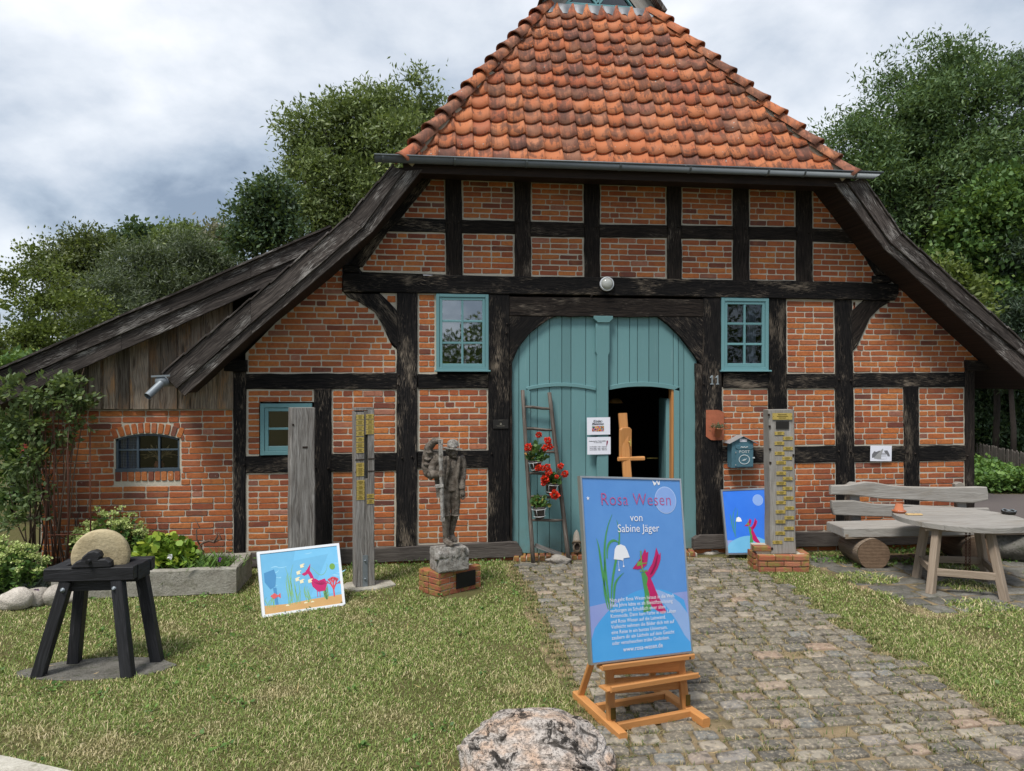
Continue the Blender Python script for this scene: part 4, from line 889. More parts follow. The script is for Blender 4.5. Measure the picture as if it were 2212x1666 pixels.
# ------------------------------------------------------------------ ground, path, road
gp = MB()
gp.poly([(-300, -60, 0), (300, -60, 0), (300, 400, 0), (-300, 400, 0)]); gp.build('ground', M['ground'], kind='structure')
PX0, PX1 = .02, 2.78
def path_l(y): return PX0+.10*vnoise(1, y, 0, 1.1)
def path_r(y): return 2.80-.16*math.exp(-((y+3.2)/1.2)**2)+.10*vnoise(7, y, 0, 1.1)
N_ = 40; ys = [-9.2+(9.05)*k/N_ for k in range(N_+1)]
pb = MB(); 
for a, b in zip(ys, ys[1:]): pb.poly([(path_l(a)-.14, a, .006), (path_r(a)+.10, a, .006), (path_r(b)+.10, b, .006), (path_l(b)-.14, b, .006)])
path = pb.build('path', M['joint'], kind='structure'); WORLD[path.name] = Vector((0, 0, 0))
def sett(mb, x, y, l, w_, rot, seed, z=.0):
    r_ = random.Random(seed); n = 9; cr, sr = math.cos(rot), math.sin(rot); out_ = []
    base = [(-1, -1), (-.33, -1), (.33, -1), (1, -1), (1, -.1), (1, 1), (.3, 1), (-.35, 1), (-1, 1), (-1, .1)]
    for (a, b) in base:
        cnr = .95 if abs(a) == 1 and abs(b) == 1 else 1.0
        out_.append((a*l/2*cnr*(1+r_.uniform(-.10, .07)), b*w_/2*cnr*(1+r_.uniform(-.16, .10))))
    b0 = len(mb.v); tx, ty = r_.uniform(-.02, .02), r_.uniform(-.03, .03); h = r_.uniform(.017, .028)
    for sc, hz in ((1.0, -.008), (.985, h*.70), (.91, h*.98), (.45, h*1.04)):
        for (a, b) in out_:
            a2, b2 = a*sc, b*sc; mb.v.append((x+a2*cr-b2*sr, y+a2*sr+b2*cr, z+hz+tx*a2+ty*b2+r_.uniform(-.0018, .0018)*(sc < 1)))
    mb.v.append((x, y, z+h*1.08)); n = len(out_); mb.smooth = True
    for k in range(3):
        for i in range(n): j = (i+1) % n; mb.face((b0+k*n+i, b0+k*n+j, b0+(k+1)*n+j, b0+(k+1)*n+i))
    for i in range(n): mb.face((b0+3*n+i, b0+3*n+(i+1) % n, b0+4*n))
    mb.smooth = False
ST = []; y = -.24; k = 0
rr = random.Random(5)
while y > -9.0:
    w_ = rr.uniform(.125, .165); x = path_l(y)+rr.uniform(-.05, .06)
    while x < path_r(y)-.04:
        l = rr.uniform(.15, .275)
        wob = .035*math.sin(x*1.7+k*.05)+.02*vnoise(x, y, 3, 2)
        if not (rr.random() < .012): ST.append((x+l/2, y-w_/2+wob, l-rr.uniform(.016, .034), w_-rr.uniform(.014, .032), rr.uniform(-.10, .10)))
        x += l
    y -= w_; k += 1
vis = []
for s_ in ST:
    d = Vector((s_[0]-CAM[0], s_[1]-CAM[1])); fw = d.x*_f[0]+d.y*_f[1]; sd_ = (d.x*_r[0]+d.y*_r[1])
    on = fw > 3.9 and abs(sd_)/max(fw, .1) < .72
    vis.append((-(s_[2]*s_[3])/max(fw, .5)**3 if on else 1, s_))
vis.sort(key=lambda t: t[0]); SV = []
for i in range(14):
    mb = MB(); sett(mb, 0, 0, .195, .13, 0, 300+i); me = mb.mesh('paving_sett'); me.materials.append(M['setts']); SV.append(me)
rest = MB(); cnt = 0
for key, (x, y, l, w_, ro) in vis:
    if cnt < 300 and key < 0:
        o = link('paving_sett', SV[rr.randrange(14)], None, path, (x, y, .006+rr.uniform(-.004, .003))); o.scale = (l/.195, w_/.13, .8); o.rotation_euler = (0, 0, ro+(math.pi if rr.random() < .5 else 0)); cnt += 1
    else: rest.rn = rr.random(); sett(rest, x, y, l, w_, ro, rr.randrange(9999), .006)
rest.build('paving', M['setts'], path, kind='stuff')
# flagstones under the table and the bench
pt = MB(); pt.poly([(3.65, -2.75, .004), (7.6, -2.75, .004), (7.6, -.25, .004), (3.55, -.25, .004)]); patio = pt.build('patio', M['joint'], kind='structure'); WORLD[patio.name] = Vector((0, 0, 0))
y = -.35
while y > -2.6:
    w_ = rr.uniform(.20, .30); x = 3.62+rr.uniform(0, .15)+max(0, (-y-1.9))*.35
    while x < 7.2:
        l = rr.uniform(.25, .5); mb = MB(); mb.rn = rr.random(); sett(mb, x+l/2, y-w_/2, l-.03, w_-.025, rr.uniform(-.05, .05), rr.randrange(9999), -.008); mb.build('flagstone', M['slab'], patio); x += l
    y -= w_
# road beyond the corner of the house
rd = MB(); rd.poly([(7.0, -3.2, .004), (60, -12, .004), (60, -2, .004), (10.2, 4.2, .004), (9.6, 9, .004), (9, 40, .004), (6.6, 40, .004), (6.9, 3, .004)]); rd.build('road', M['asphalt'], kind='structure')
kb = MB(); kb.prism([(-3.9, -4.45), (-3.55, -4.60), (-3.05, -4.84), (-2.9, -5.3), (-4.0, -5.4)], lambda a, b, c: (a, b, c), .05, -.05, ch=.012); tag(kb.build('kerb_stone', M['concrete']), 'flat pale stone slab cut off at the bottom left corner of the lawn', 'stone slab')
# ------------------------------------------------------------------ grass
PADS = [(-3.66, -3.13, .60, .24), (-1.72, -1.0, .30, .16), (-.80, -1.33, .34, .28)]
def blades(name, n, area, hfn, wfn, mat, seed, keep, lean=1.15, kind='stuff', near=True):
    g = np.random.default_rng(seed); x0, x1, y0, y1 = area
    x = g.uniform(x0, x1, n); y = g.uniform(y0, y1, n); m = keep(x, y, g); x, y = x[m], y[m]; n = len(x)
    dist = np.hypot(x-CAM[0], y-CAM[1]); h = hfn(x, y, g, n); w_ = wfn(dist)
    an = g.uniform(0, 2*np.pi, n); ln = g.uniform(.25, lean*1.5, n)*h; fa = an+np.pi/2+g.uniform(-.6, .6, n)
    dx, dy = np.cos(an), np.sin(an); sx, sy = np.cos(fa)*w_/2, np.sin(fa)*w_/2
    V = np.zeros((n, 5, 3)); V[:, 0] = np.stack([x-sx, y-sy, np.zeros(n)-.004], 1); V[:, 1] = np.stack([x+sx, y+sy, np.zeros(n)-.004], 1)
    V[:, 2] = np.stack([x+dx*ln*.35+sx*.8, y+dy*ln*.35+sy*.8, h*.62], 1); V[:, 3] = np.stack([x+dx*ln*.35-sx*.8, y+dy*ln*.35-sy*.8, h*.62], 1)
    V[:, 4] = np.stack([x+dx*ln, y+dy*ln, h*g.uniform(.65, 1.0, n)], 1)
    b = (np.arange(n)*5)[:, None]; F = np.concatenate([b+np.array([[0, 1, 2]]), b+np.array([[0, 2, 3]]), b+np.array([[3, 2, 4]])], 1).reshape(-1, 3)
    rn = np.repeat(g.random(n), 3); me = np_mesh(name, V.reshape(-1, 3), F, rn, mat, 3); o = bpy.data.objects.new(name, me); COL.objects.link(o); return tag(o, kind=kind)
def inview(x, y, mg=.75):
    dx, dy = x-CAM[0], y-CAM[1]; fw = dx*_f[0]+dy*_f[1]; sd_ = dx*_r[0]+dy*_r[1]; return (fw > 3.6) & (np.abs(sd_)/np.maximum(fw, .1) < mg)
def pl(y): return PX0+.05*np.sin(y*2.3)+.04*np.sin(y*6.1)
def keep_lawn(x, y, g):
    n = len(x); k = inview(x, y)
    jl = g.normal(0, .06, n); inpath = (x > pl(y)-.05+jl) & (x < 2.80-.16*np.exp(-((y+3.2)/1.2)**2)+.04+g.normal(0, .05, n)); k &= ~inpath
    k &= ~((x > 3.6+g.normal(0, .06, n)) & (x < 7.6) & (y > -2.6+g.normal(0, .06, n)+np.maximum(0, 4.1-x)*1.2) & (y < -.2))
    for (cx, cy, a, b) in PADS: k &= ((x-cx)/a)**2+((y-cy)/b)**2 > 1+g.normal(0, .18, n)
    k &= (y < -.06) | (x > 6.6); k &= ~((x < -3.15) & (y > -1.12+g.normal(0, .03, n))); k &= ~((x < -2.9) & (y < -4.6+(x+3.6)*-.35) & (y < -4.55))
    d = np.hypot(x-CAM[0], y-CAM[1]); k &= g.random(n) < np.clip((6.2/d)**1.3, .12, 1)
    bare = np.sin(x*3.1+np.sin(y*2.2)*1.4)*np.sin(y*2.7+np.cos(x*1.9)*1.3); k &= g.random(n) < np.where(bare > .72, .45, 1.0)
    k &= ~((x > 6.9) & (y > -3.3+(x-7)*-.16)); return k
lawn = blades('grass', 900000, (-7.5, 7.6, -7.0, -.05), lambda x, y, g, n: g.uniform(.011, .030, n)*(1+.35*np.sin(x*4.0+np.sin(y*5))*np.sin(y*3.3))*np.where(g.random(n) < .03, 1.5, 1), lambda d: .0025+.0005*d, M['grass'], 3, keep_lawn)
def keep_joint(x, y, g):
    n = len(x); k = inview(x, y) & (x > PX0-.1) & (x < 2.9)
    jy = np.abs(((-y) % .135)/.135-.5) > .36; q = np.sin(x*5.1+y*1.3)*np.sin(y*3.7-x*1.1)+.5*np.sin(x*13+y*11)
    edge = np.minimum(x-PX0, 2.85-x); dens = np.clip(.16+.5*(q > .3)+np.exp(-edge/.12)*.9+np.where(y > -2.2, .12, 0), 0, 1)
    return k & (g.random(n) < dens) & (jy | (g.random(n) < .12))
blades('joint_grass', 150000, (-.1, 2.95, -6.2, -.2), lambda x, y, g, n: g.uniform(.022, .050, n), lambda d: .003+.0006*d, M['grass_joint'], 8, keep_joint)
blades('patio_grass', 26000, (3.6, 7.2, -2.7, -.2), lambda x, y, g, n: g.uniform(.02, .06, n), lambda d: .004+.0008*d, M['grass'], 9, lambda x, y, g: inview(x, y) & (np.sin(x*4.3+y*2)*np.sin(y*5.1-x) > .25))

g = np.random.default_rng(33); C = []; Dv = []
for k in range(260):
    x, y = g.uniform(-5, 7), g.uniform(-6.3, -.4); ok = inview(np.array([x]), np.array([y]))[0]
    if not ok or (-.1 < x < 2.95) or (x > 3.5 and y > -2.7): continue
    for j in range(g.integers(5, 14)): an = g.uniform(0, 6.28); q = g.uniform(0, .07); C.append((x+math.cos(an)*q, y+math.sin(an)*q, g.uniform(.012, .03))); Dv.append((math.cos(an), math.sin(an), .25))
CLOVER = (np.array(C), np.array(Dv))
# ------------------------------------------------------------------ free-standing weathered posts
def lump(p, s): return vnoise(p[0], p[1], p[2], s)
def oak_post(name, label, base, w_, d_, h, rz, mat='grey_oak', taper=.96, seed=1, group=None, lean=(0, 0)):
    t = thing(name, label, 'wooden post', base, group); mb = MB(); n = 9; r_ = random.Random(seed)
    mb.beam(base, (base[0]+lean[0], base[1]+lean[1], base[2]+h), w_, d_, up=(math.sin(rz), -math.cos(rz), 0), n=n, jit=.008, ch=.012, taper=taper); return t, mb
b1 = (-2.52, -.55, 0); t, mb = oak_post('weathered_post', 'tall plain weathered grey oak post without plates, in front of the small turquoise window', b1, .285, .22, 1.97, rad(17), seed=3, lean=(.01, 0)); mb.build('post_beam', M['grey_oak'], t)
mb = MB(); q = Vector(b1)
for dx, z, l in ((.03, 1.52, .055), (-.10, 1.78, .02)): mb.box(q+Vector((dx*.96+.03, -.098+dx*.29, z)), (l, .02, .022), rz=rad(17))
mb.build('mortise_holes', M['soffit'], t, kind='stuff')
# second post: front face split round the open slot
b2 = Vector((-1.77, -1.02, .03)); t = thing('brass_plate_post', 'grey oak post with open slot, two columns of brass plates and steel strap', 'wooden post', tuple(b2))
rz = rad(15); ux = Vector((math.cos(rz), math.sin(rz), 0)); uy = Vector((-ux.y, ux.x, 0))
def L2(a, b, c): return b2+ux*a+uy*b+Vector((0, 0, c))
def slabp(a0, a1, c0, c1, bf, bb, mb, jit=.003): mb.beam(L2((a0+a1)/2, (bf+bb)/2, c0), L2((a0+a1)/2, (bf+bb)/2, c1), a1-a0, bb-bf, up=-uy, n=max(1, int((c1-c0)/.25)), jit=jit, ch=.005)
mb = MB(); slabp(-.105, .105, 0, 1.92, 0, .12, mb); slabp(-.105, -.005, 0, 1.91, -.07, .001, mb); slabp(.035, .105, 0, 1.93, -.07, .001, mb); slabp(-.006, .036, 0, 1.18, -.068, .002, mb); slabp(-.006, .036, 1.66, 1.92, -.068, .002, mb)
mb.build('post_beam', M['grey_oak'], t)
mb = MB(); slabp(-.1045, .1045, 1.93, 1.955, -.06, .11, mb, .008); mb.build('post_head', M['grey_oak'], t)
for c in (1.39, 1.255): mb = MB(); mb.box(L2(-.055, -.0705, c), (.10, .008, .010), rz=rz); mb.box(L2(.07, -.0705, c+.005), (.07, .008, .010), rz=rz); mb.build('saw_groove', M['soffit'], t)
def plate(L, a, c, w_, h, y, par, rzz, lines=3, mat='brass'):
    mb = MB(); mb.box(L(a, y, c), (w_, .004, h), rz=rzz); po = mb.build('brass_plate', M[mat], par)
    mb = MB()
    for k in range(lines):
        lw = w_*R.uniform(.35, .62); mb.box(L(a, y-.0025, c+h*(.5-(k+1)/(lines+1))), (lw, .0012, h*.09), rz=rzz)
    for s_ in (-1, 1): mb.box(L(a+s_*w_*.45, y-.003, c), (.005, .003, .005), rz=rzz)
    mb.build('engraving', M['brass_dark'], po, kind='stuff')
for z in (1.855, 1.795, 1.735, 1.675, 1.610, 1.550, 1.49): plate(L2, -.052, z, .085, .052, -.073, t, rz)
for z in (1.36, 1.31, 1.265): plate(L2, -.052, z-.03, .085, .050, -.073, t, rz)
for z in (1.14, 1.085, 1.03, .975): plate(L2, -.048, z, .085, .050, -.073, t, rz)
for z in (1.86, 1.80, 1.745, 1.69): plate(L2, .055, z, .085, .050, -.0735, t, rz)
for z in (.985, .925): plate(L2, .060, z, .080, .046, -.0735, t, rz)
mb = MB(); mb.box(L2(.0, -.074, .155), (.055, .007, .37), rz=rz); mb.build('steel_strap', M['galv'], t)
for z in (.08, .28): mb = MB(); mb.lathe([(.012, 0), (.012, .012), (.001, .013)], L2(0, -.078, z), 6, Matrix.Rotation(rad(90), 3, 'X')); mb.build('bolt', M['galv'], t)
mb = MB(); mb.prism([(-2.02, -1.08), (-1.85, -1.19), (-1.62, -1.17), (-1.42, -1.02), (-1.48, -.85), (-1.8, -.82), (-1.98, -.9)], lambda a, b, c: (a, b, c), .026, -.03, ch=.008); tag(mb.build('stone_slab', M['concrete']), 'small pale stone slab lying in the grass under the slotted brass plate post', 'stone slab')
mb = MB(); pts = [(-3.66+.58*math.cos(a_*.3927)*(1+.1*math.sin(a_*5)), -3.12+.23*math.sin(a_*.3927)*(1+.1*math.cos(a_*3))) for a_ in range(16)]; mb.prism(pts, lambda a, b, c: (a, b, c), .012, -.03, ch=.006); tag(mb.build('concrete_pad', M['slab']), 'rough concrete pad in the lawn under the grindstone stand', 'concrete slab')
# third post on its brick plinth
b3 = Vector((3.15, -.83, 0)); rz3 = rad(-7); ux3 = Vector((math.cos(rz3), math.sin(rz3), 0)); uy3 = Vector((-ux3.y, ux3.x, 0))
def L3(a, b, c): return b3+ux3*a+uy3*b+Vector((0, 0, c))
pl3 = thing('brick_plinth', 'low brick plinth carrying the grey post with zigzag brass plates', 'plinth', tuple(b3)); core = MB(); core.box(L3(0, .02, .101), (.57, .34, .20), rz=rz3); core.box(L3(-.20, .06, .245), (.18, .24, .07), rz=rz3); core.build('mortar_core', M['mortar'], pl3)
def brick_at(L, a, b, c, l, w_, h, rzz, par, mat='brick_mossy'):
    mb = MB(); mb.rn = R.random(); mb.beam(L(a-l/2, b, c), L(a+l/2, b, c), w_, h, ch=.006, jit=.004, n=2); mb.build('brick', M[mat], par)
for i_, cz in enumerate((.035, .105, .175)):
    for a_, l_ in (((-.2, .19), (0, .19), (.2, .19)) if i_ % 2 == 0 else ((-.25, .09), (-.1, .19), (.1, .19), (.25, .09))): brick_at(L3, a_, -.13, cz, l_, .10, .058, rz3, pl3)
    for k in (-.27, .30): brick_at(L3, k+.0, .07, cz, .10, .24, .058, rz3, pl3)
for k in (-.22,): brick_at(L3, k, -.02, .262, .20, .12, .055, rz3, pl3)
t = thing('brass_plate_post', 'grey post with many brass plates in zigzag, standing on a brick plinth beside the mailbox', 'wooden post', tuple(L3(.02, .02, .21)))
mb = MB(); mb.beam(L3(.03, .03, .21), L3(.0, .03, 1.93), .305, .22, up=-uy3, n=10, jit=.009, ch=.012, taper=1.0); mb.build('post_beam', M['grey_board'], t)
sc3 = 1/ (176*2.0825)/.26034*.26034  # crop pixels to metres
def pc(cx, cy): return ((cx-800)/ (2.0825)/1.8445/186 , .24+(1470-cy)/2.0825/1.8445/181)
LX = [(730, 473), (730, 556), (732, 640), (745, 718), (746, 805), (746, 890), (748, 968), (745, 1050), (742, 1127), (742, 1210), (740, 1305), (716, 1382)]; RX = [(801, 515), (803, 600), (797, 682), (800, 765), (801, 850), (800, 932), (809, 1013), (817, 1097), (816, 1177), (814, 1265), (813, 1355)]
for (cx, cy) in LX+RX:
    a, c = pc(cx+43, cy+15); plate(L3, a+.01, c, .115, .040, -.088, t, rz3)
a, c = pc(797, 348); plate(L3, a+.01, c, .235, .078, -.088, t, rz3); a, c = pc(798, 420)
mb = MB(); mb.box(L3(a+.01, -.087, c), (.155, .008, .09), rz=rz3); mb.build('dark_plaque', M['bronze'], t)
mb = MB()
for cx, cy in ((683, 335), (691, 432), (695, 622), (697, 735), (893, 672), (714, 1450)): a, c = pc(cx, cy); mb.box(L3(a+.01, -.082, c), (.022, .016, .026), rz=rz3)
mb.build('peg_holes', M['soffit'], t, kind='stuff')
# ------------------------------------------------------------------ pictures
def quad(bl, br, tl, tr):
    bl, br, tl, tr = map(Vector, (bl, br, tl, tr)); n = (br-bl).cross(tl-bl).normalized()
    def fn(a, b, c=0.0): p = bl.lerp(br, a).lerp(tl.lerp(tr, a), b); return p+n*c   # c > 0 towards the viewer
    fn.w = (br-bl).length; fn.h = (tl-bl).length; fn.n = n; return fn
def frame(fn, fw, mat, par, name='picture_frame', th=.03, fh=None):
    a = fw/fn.w; b = fw/fn.h; mb = MB()
    for pts in ([(0, 0), (1, 0), (1-a, b), (a, b)], [(1, 0), (1, 1), (1-a, 1-b), (1-a, b)], [(1, 1), (0, 1), (a, 1-b), (1-a, 1-b)], [(0, 1), (0, 0), (a, b), (a, 1-b)]): mb.prism(pts, lambda x, y, c: fn(x, y, c), .006, -th, ch=.0)
    mb.build(name, M[mat], par); mb = MB(); mb.prism([(a*.5, b*.5), (1-a*.5, b*.5), (1-a*.5, 1-b*.5), (a*.5, 1-b*.5)], lambda x, y, c: fn(x, y, c), -.012, -.018); mb.build('backing', M['white'], par)
LAY = [0]
def shape(mb, fn, pts, d): mb.poly([fn(a, b, d) for a, b in pts])
def ell(cx, cy, rx, ry, n=24, a0=0, a1=360): return [(cx+rx*math.cos(rad(a0+(a1-a0)*k/n)), cy+ry*math.sin(rad(a0+(a1-a0)*k/n))) for k in range(n if a1-a0 == 360 else n+1)]
def stroke(mb, fn, pts, wd, d, taper=True):
    n = len(pts); L_, R_ = [], []; asp = fn.h/fn.w
    for i, (x, y) in enumerate(pts):
        a, b = pts[max(i-1, 0)], pts[min(i+1, n-1)]; dx, dy = (b[0]-a[0])/asp, (b[1]-a[1]); l = math.hypot(dx, dy) or 1; q = wd*(math.sin(math.pi*(.12+.84*i/(n-1))) if taper else 1)/2
        L_.append((x-dy/l*q*asp, y+dx/l*q)); R_.append((x+dy/l*q*asp, y-dx/l*q))
    for i in range(n-1): shape(mb, fn, [L_[i], L_[i+1], R_[i+1], R_[i]], d)
def bez(p, n=10):
    o = []
    for k in range(n+1):
        t_ = k/n; q = list(p)
        while len(q) > 1: q = [((1-t_)*a[0]+t_*b[0], (1-t_)*a[1]+t_*b[1]) for a, b in zip(q, q[1:])]
        o.append(q[0])
    return o
def inkmat(name, c, r_=.35, c2=None, axis=None):
    t_ = MT(name, r_, 0, .5)
    if c2: n = t_.noise(t_.pos(), 7, 4); t_.color(t_.mix(n, c, c2))
    else: t_.color(c)
    return t_.m
I = {k: inkmat('print_'+k, *v) for k, v in dict(blue=((.085, .245, .60), .22, (.12, .31, .68)), sky2=((.03, .16, .72), .3, (.05, .22, .80)), globe=((.055, .32, .70), .22, (.09, .38, .76)), pale=((.24, .38, .68), .22, (.30, .45, .74)), haze=((.22, .28, .60), .3, (.30, .36, .66)), moon=((.21, .36, .74), .3, (.28, .43, .78)), moonrim=((.40, .54, .82), .3), green=((.05, .26, .075), .3, (.09, .33, .10)), lime=((.16, .34, .06), .3), gdark=((.02, .10, .03), .3), pink=((.55, .012, .14), .3, (.42, .01, .10)), pdark=((.22, .005, .06), .3), white=((.78, .80, .84), .3), rosa=((.44, .10, .26), .3), aqua=((.11, .37, .60), .3, (.18, .46, .68)), deep=((.05, .20, .42), .3, (.07, .26, .48)), sand=((.50, .27, .09), .3, (.60, .38, .16)), cream=((.75, .68, .45), .3), coral=((.62, .06, .08), .3), red=((.70, .10, .07), .3), fish=((.60, .10, .10), .3), weed=((.20, .42, .16), .3), lblue=((.13, .42, .68), .3, (.20, .52, .76)), aqua_pale=((.28, .56, .74), .3)).items()}
def elf(mb_pink, mb_dk, mb_gr, mb_lime, fn, ox, oy, s, d):
    T_ = lambda pts: [(ox+a*s*1.3, oy+b*s*fn.w/fn.h) for a, b in pts]
    shape(mb_gr, fn, T_([(-.06, .52), (.02, .56), (.07, .45), (.10, .20), (.08, -.22), (-.07, -.24), (-.02, .1)]), d)                       # green gown
    shape(mb_pink, fn, T_([(.0, .56), (.06, .42), (.03, .30), (.07, .10), (.05, -.02), (.10, -.14), (.16, -.20), (.22, -.24), (.30, -.30), (.38, -.26), (.33, -.16), (.26, 0), (.20, .16), (.15, .32), (.10, .45), (.06, .58)]), d+.0006)  # trailing cloak
    shape(mb_pink, fn, T_([(.05, .44), (.08, .58), (.16, .70), (.22, .86), (.26, 1.02), (.29, .92), (.31, .86), (.34, .92), (.33, .78), (.27, .62), (.18, .48), (.10, .40)]), d+.0007)   # tall wing
    shape(mb_dk, fn, T_([(.10, .48), (.20, .66), (.27, .86), (.29, .88), (.24, .66), (.15, .50)]), d+.0013)
    shape(mb_pink, fn, T_([(-.22, .62), (-.12, .74), (-.04, .84), (.04, 1.0), (.06, .92), (.10, .94), (.08, .80), (.05, .68), (-.03, .62), (-.12, .60)]), d+.0011)  # pointed head
    shape(mb_dk, fn, T_([(-.12, .74), (-.04, .80), (.0, .76), (-.08, .70)]), d+.0017)
    shape(mb_lime, fn, T_([(-.14, .66), (-.06, .68), (-.05, .76), (-.12, .75)]), d+.0021); shape(mb_lime, fn, T_([(-.06, .70), (.06, .71), (.06, .725), (-.06, .72)]), d+.0021)
    stroke(mb_lime, fn, T_([(-.04, .58), (-.045, .72), (-.05, .88), (-.045, .93)]), .008, d+.0023, False); shape(mb_lime, fn, T_(ell(-.045, .945, .018, .018, 8)), d+.0023)
    for k in range(5): shape(mb_lime, fn, T_([(-.09+k*.03, .55), (-.075+k*.03, .60), (-.06+k*.03, .55)]), d+.0019)
def moonflower(par, fn, mo, rx, fl, s, plants=True):
    mb = MB(); shape(mb, fn, ell(*mo, rx, rx*fn.w/fn.h, 32), .0012); mb.build('printed_moon', I['moonrim'], par); mb = MB(); shape(mb, fn, ell(*mo, rx*.94, rx*.94*fn.w/fn.h, 32), .0018); mb.build('printed_moon', I['moon'], par)
# the tall poster on the easel
PB = [Vector(v) for v in ((-.057, -4.713, .477), (.729, -4.411, .412), (.706, -4.227, 1.590), (-.091, -4.533, 1.662))]
po = thing('exhibition_poster', 'large framed blue poster with pink lettering and winged pink figure standing on the easel', 'poster', tuple(PB[0]))
fn = quad(PB[0], PB[1], PB[3], PB[2]); frame(fn, .012, 'alu', po)
mb = MB(); mb.prism([(.012, .009), (.988, .009), (.988, .991), (.012, .991)], lambda x, y, c: fn(x, y, c), 0, -.010); mb.build('poster_print', I['blue'], po)
mb = MB(); shape(mb, fn, [(.014, .30), (.30, .325), (.6, .335), (.986, .345), (.986, .012), (.014, .012)], .0006); mb.build('printed_haze', I['haze'], po)
gl_ = [(.014, .118)]+[(.014+.972*k/24, .118+.258*math.sin(math.pi*(.02+.80*(k/24)))**.75) for k in range(1, 24)]+[(.986, .20), (.986, .012), (.014, .012)]
mb = MB(); shape(mb, fn, gl_, .0012); mb.build('printed_globe', I['globe'], po)
mb = MB(); shape(mb, fn, [(.60, .374), (.70, .362), (.80, .335), (.90, .285), (.984, .215), (.984, .06), (.93, .10), (.86, .18), (.76, .27)], .0016); mb.build('printed_haze', I['pale'], po)
moonflower(po, fn, (.825, .872), .112, None, 1)
mb = MB(); shape(mb, fn, [(.70, .985), (.715, .955), (.735, .962), (.745, .978), (.757, .958), (.775, .962), (.775, .985), (.76, .972), (.748, .988), (.735, .972), (.72, .975)], .002)
for k in range(10): pass
st = []; 
for k in range(10): r_0 = .018 if k % 2 == 0 else .007; st.append((.063+r_0*math.sin(k*math.pi/5), .878+r_0*math.cos(k*math.pi/5)*fn.w/fn.h))
shape(mb, fn, st, .002)
shape(mb, fn, [(.27, .545), (.285, .60), (.305, .618), (.345, .625), (.385, .615), (.405, .59), (.425, .552), (.365, .548), (.36, .535), (.335, .54)], .0026)
for a, b in ((.315, .485), (.36, .505)): shape(mb, fn, ell(a, b, .008, .0055, 8), .0026); stroke(mb, fn, [(a, b), (a-.002, b+.05)], .002, .0022, False)
mb.build('printed_flower', I['white'], po, kind='stuff')
mb = MB()
for p_ in ([(.205, .27), (.20, .45), (.13, .62), (.28, .79)], [(.225, .28), (.21, .50), (.40, .62), (.32, .76)], [(.20, .30), (.13, .50), (.16, .58), (.12, .66)], [(.24, .30), (.27, .40), (.24, .42), (.36, .47)], [(.21, .55), (.20, .66), (.30, .66), (.33, .63)], [(.19, .28), (.13, .42), (.20, .50), (.18, .58)]): stroke(mb, fn, bez(p_), .014, .0018)
mb.build('printed_stalks', I['green'], po)
m1, m2, m3, m4 = MB(), MB(), MB(), MB(); elf(m1, m2, m3, m4, fn, .56, .315, .40, .0016)
m1.build('printed_figure', I['pink'], po); m2.build('printed_shading', I['pdark'], po); m3.build('printed_gown', I['green'], po); m4.build('printed_goggles', I['lime'], po)
W_ = fn.w; H_ = fn.h
def ptext(mb, body, size, x, y, al='CENTER', slope=0.0, **k):
    mb.text(body, size, lambda a, b: fn(x+a/W_, y+(b+a*slope)/H_, .0034), align=al, **k)
mb = MB(); ptext(mb, 'Rosa Wesen', .118, .53, .842, off=-.0012, sx=.95, spacing=1.05); mb.build('poster_title', I['rosa'], po)
mb = MB(); ptext(mb, 'von', .074, .515, .752, sx=.98); ptext(mb, 'Sabine Jäger', .074, .53, .692, sx=.98)
for i, l in enumerate(['Nun geht Rosa Wesen hinaus in die Welt.', 'Viele Jahre lebte es als Bleistiftzeichnung', 'verborgen im Schubfach einer alten', 'Kommode. Dann kam Farbe in sein Leben', 'und Rosa Wesen auf die Leinwand.', 'Vielleicht nehmen die Bilder dich mit auf', 'eine Reise in ein buntes Universum,', 'zaubern dir ein Lächeln auf dein Gesicht', 'oder verscheuchen trübe Gedanken.']):
    ptext(mb, l, .0345, .205, .318-i*.0285, 'LEFT', sx=.93, slope=.0)
ptext(mb, 'www.rosa-wesen.de', .043, .50, .050, sx=.93); mb.build('poster_lettering', I['white'], po, kind='stuff')
# the smaller blue picture by the door
a0, a1 = P(1570, 1199, -.34), P(1669, 1197, -.34); T0, T1 = P(1556.5, 1058, -.12), P(1653.6, 1053.5, -.12)
po = thing('framed_picture', 'small framed blue print with moon leaning on the wall under the mailbox', 'picture', tuple(a0)); fn = quad(a0, a1, T0, T1); frame(fn, .022, 'alu', po)
mb = MB(); mb.prism([(.03, .022), (.97, .022), (.97, .978), (.03, .978)], lambda x, y, c: fn(x, y, c), 0, -.010); mb.build('picture_print', I['sky2'], po)
mb = MB(); shape(mb, fn, [(.035, .22), (.965, .20), (.965, .03), (.035, .03)], .0006); mb.build('printed_haze', I['haze'], po)
mb = MB(); shape(mb, fn, [(.035, .12)]+[(.035+.93*k/20, .10+.18*math.sin(math.pi*(.05+.88*k/20))**.7) for k in range(1, 20)]+[(.965, .14), (.965, .03), (.035, .03)], .0012); mb.build('printed_globe', I['lblue'], po)
moonflower(po, fn, (.80, .815), .115, None, 1)
mb = MB(); shape(mb, fn, [(.27, .50), (.29, .555), (.34, .57), (.38, .55), (.40, .50), (.34, .495)], .002); mb.build('printed_flower', I['white'], po); mb = MB()
for p_ in ([(.22, .26), (.20, .5), (.18, .6), (.30, .72)], [(.24, .26), (.2, .5), (.36, .6), (.32, .70)], [(.22, .3), (.15, .45), (.18, .6), (.14, .62)]): stroke(mb, fn, bez(p_), .012, .0018)
mb.build('printed_stalks', I['green'], po)
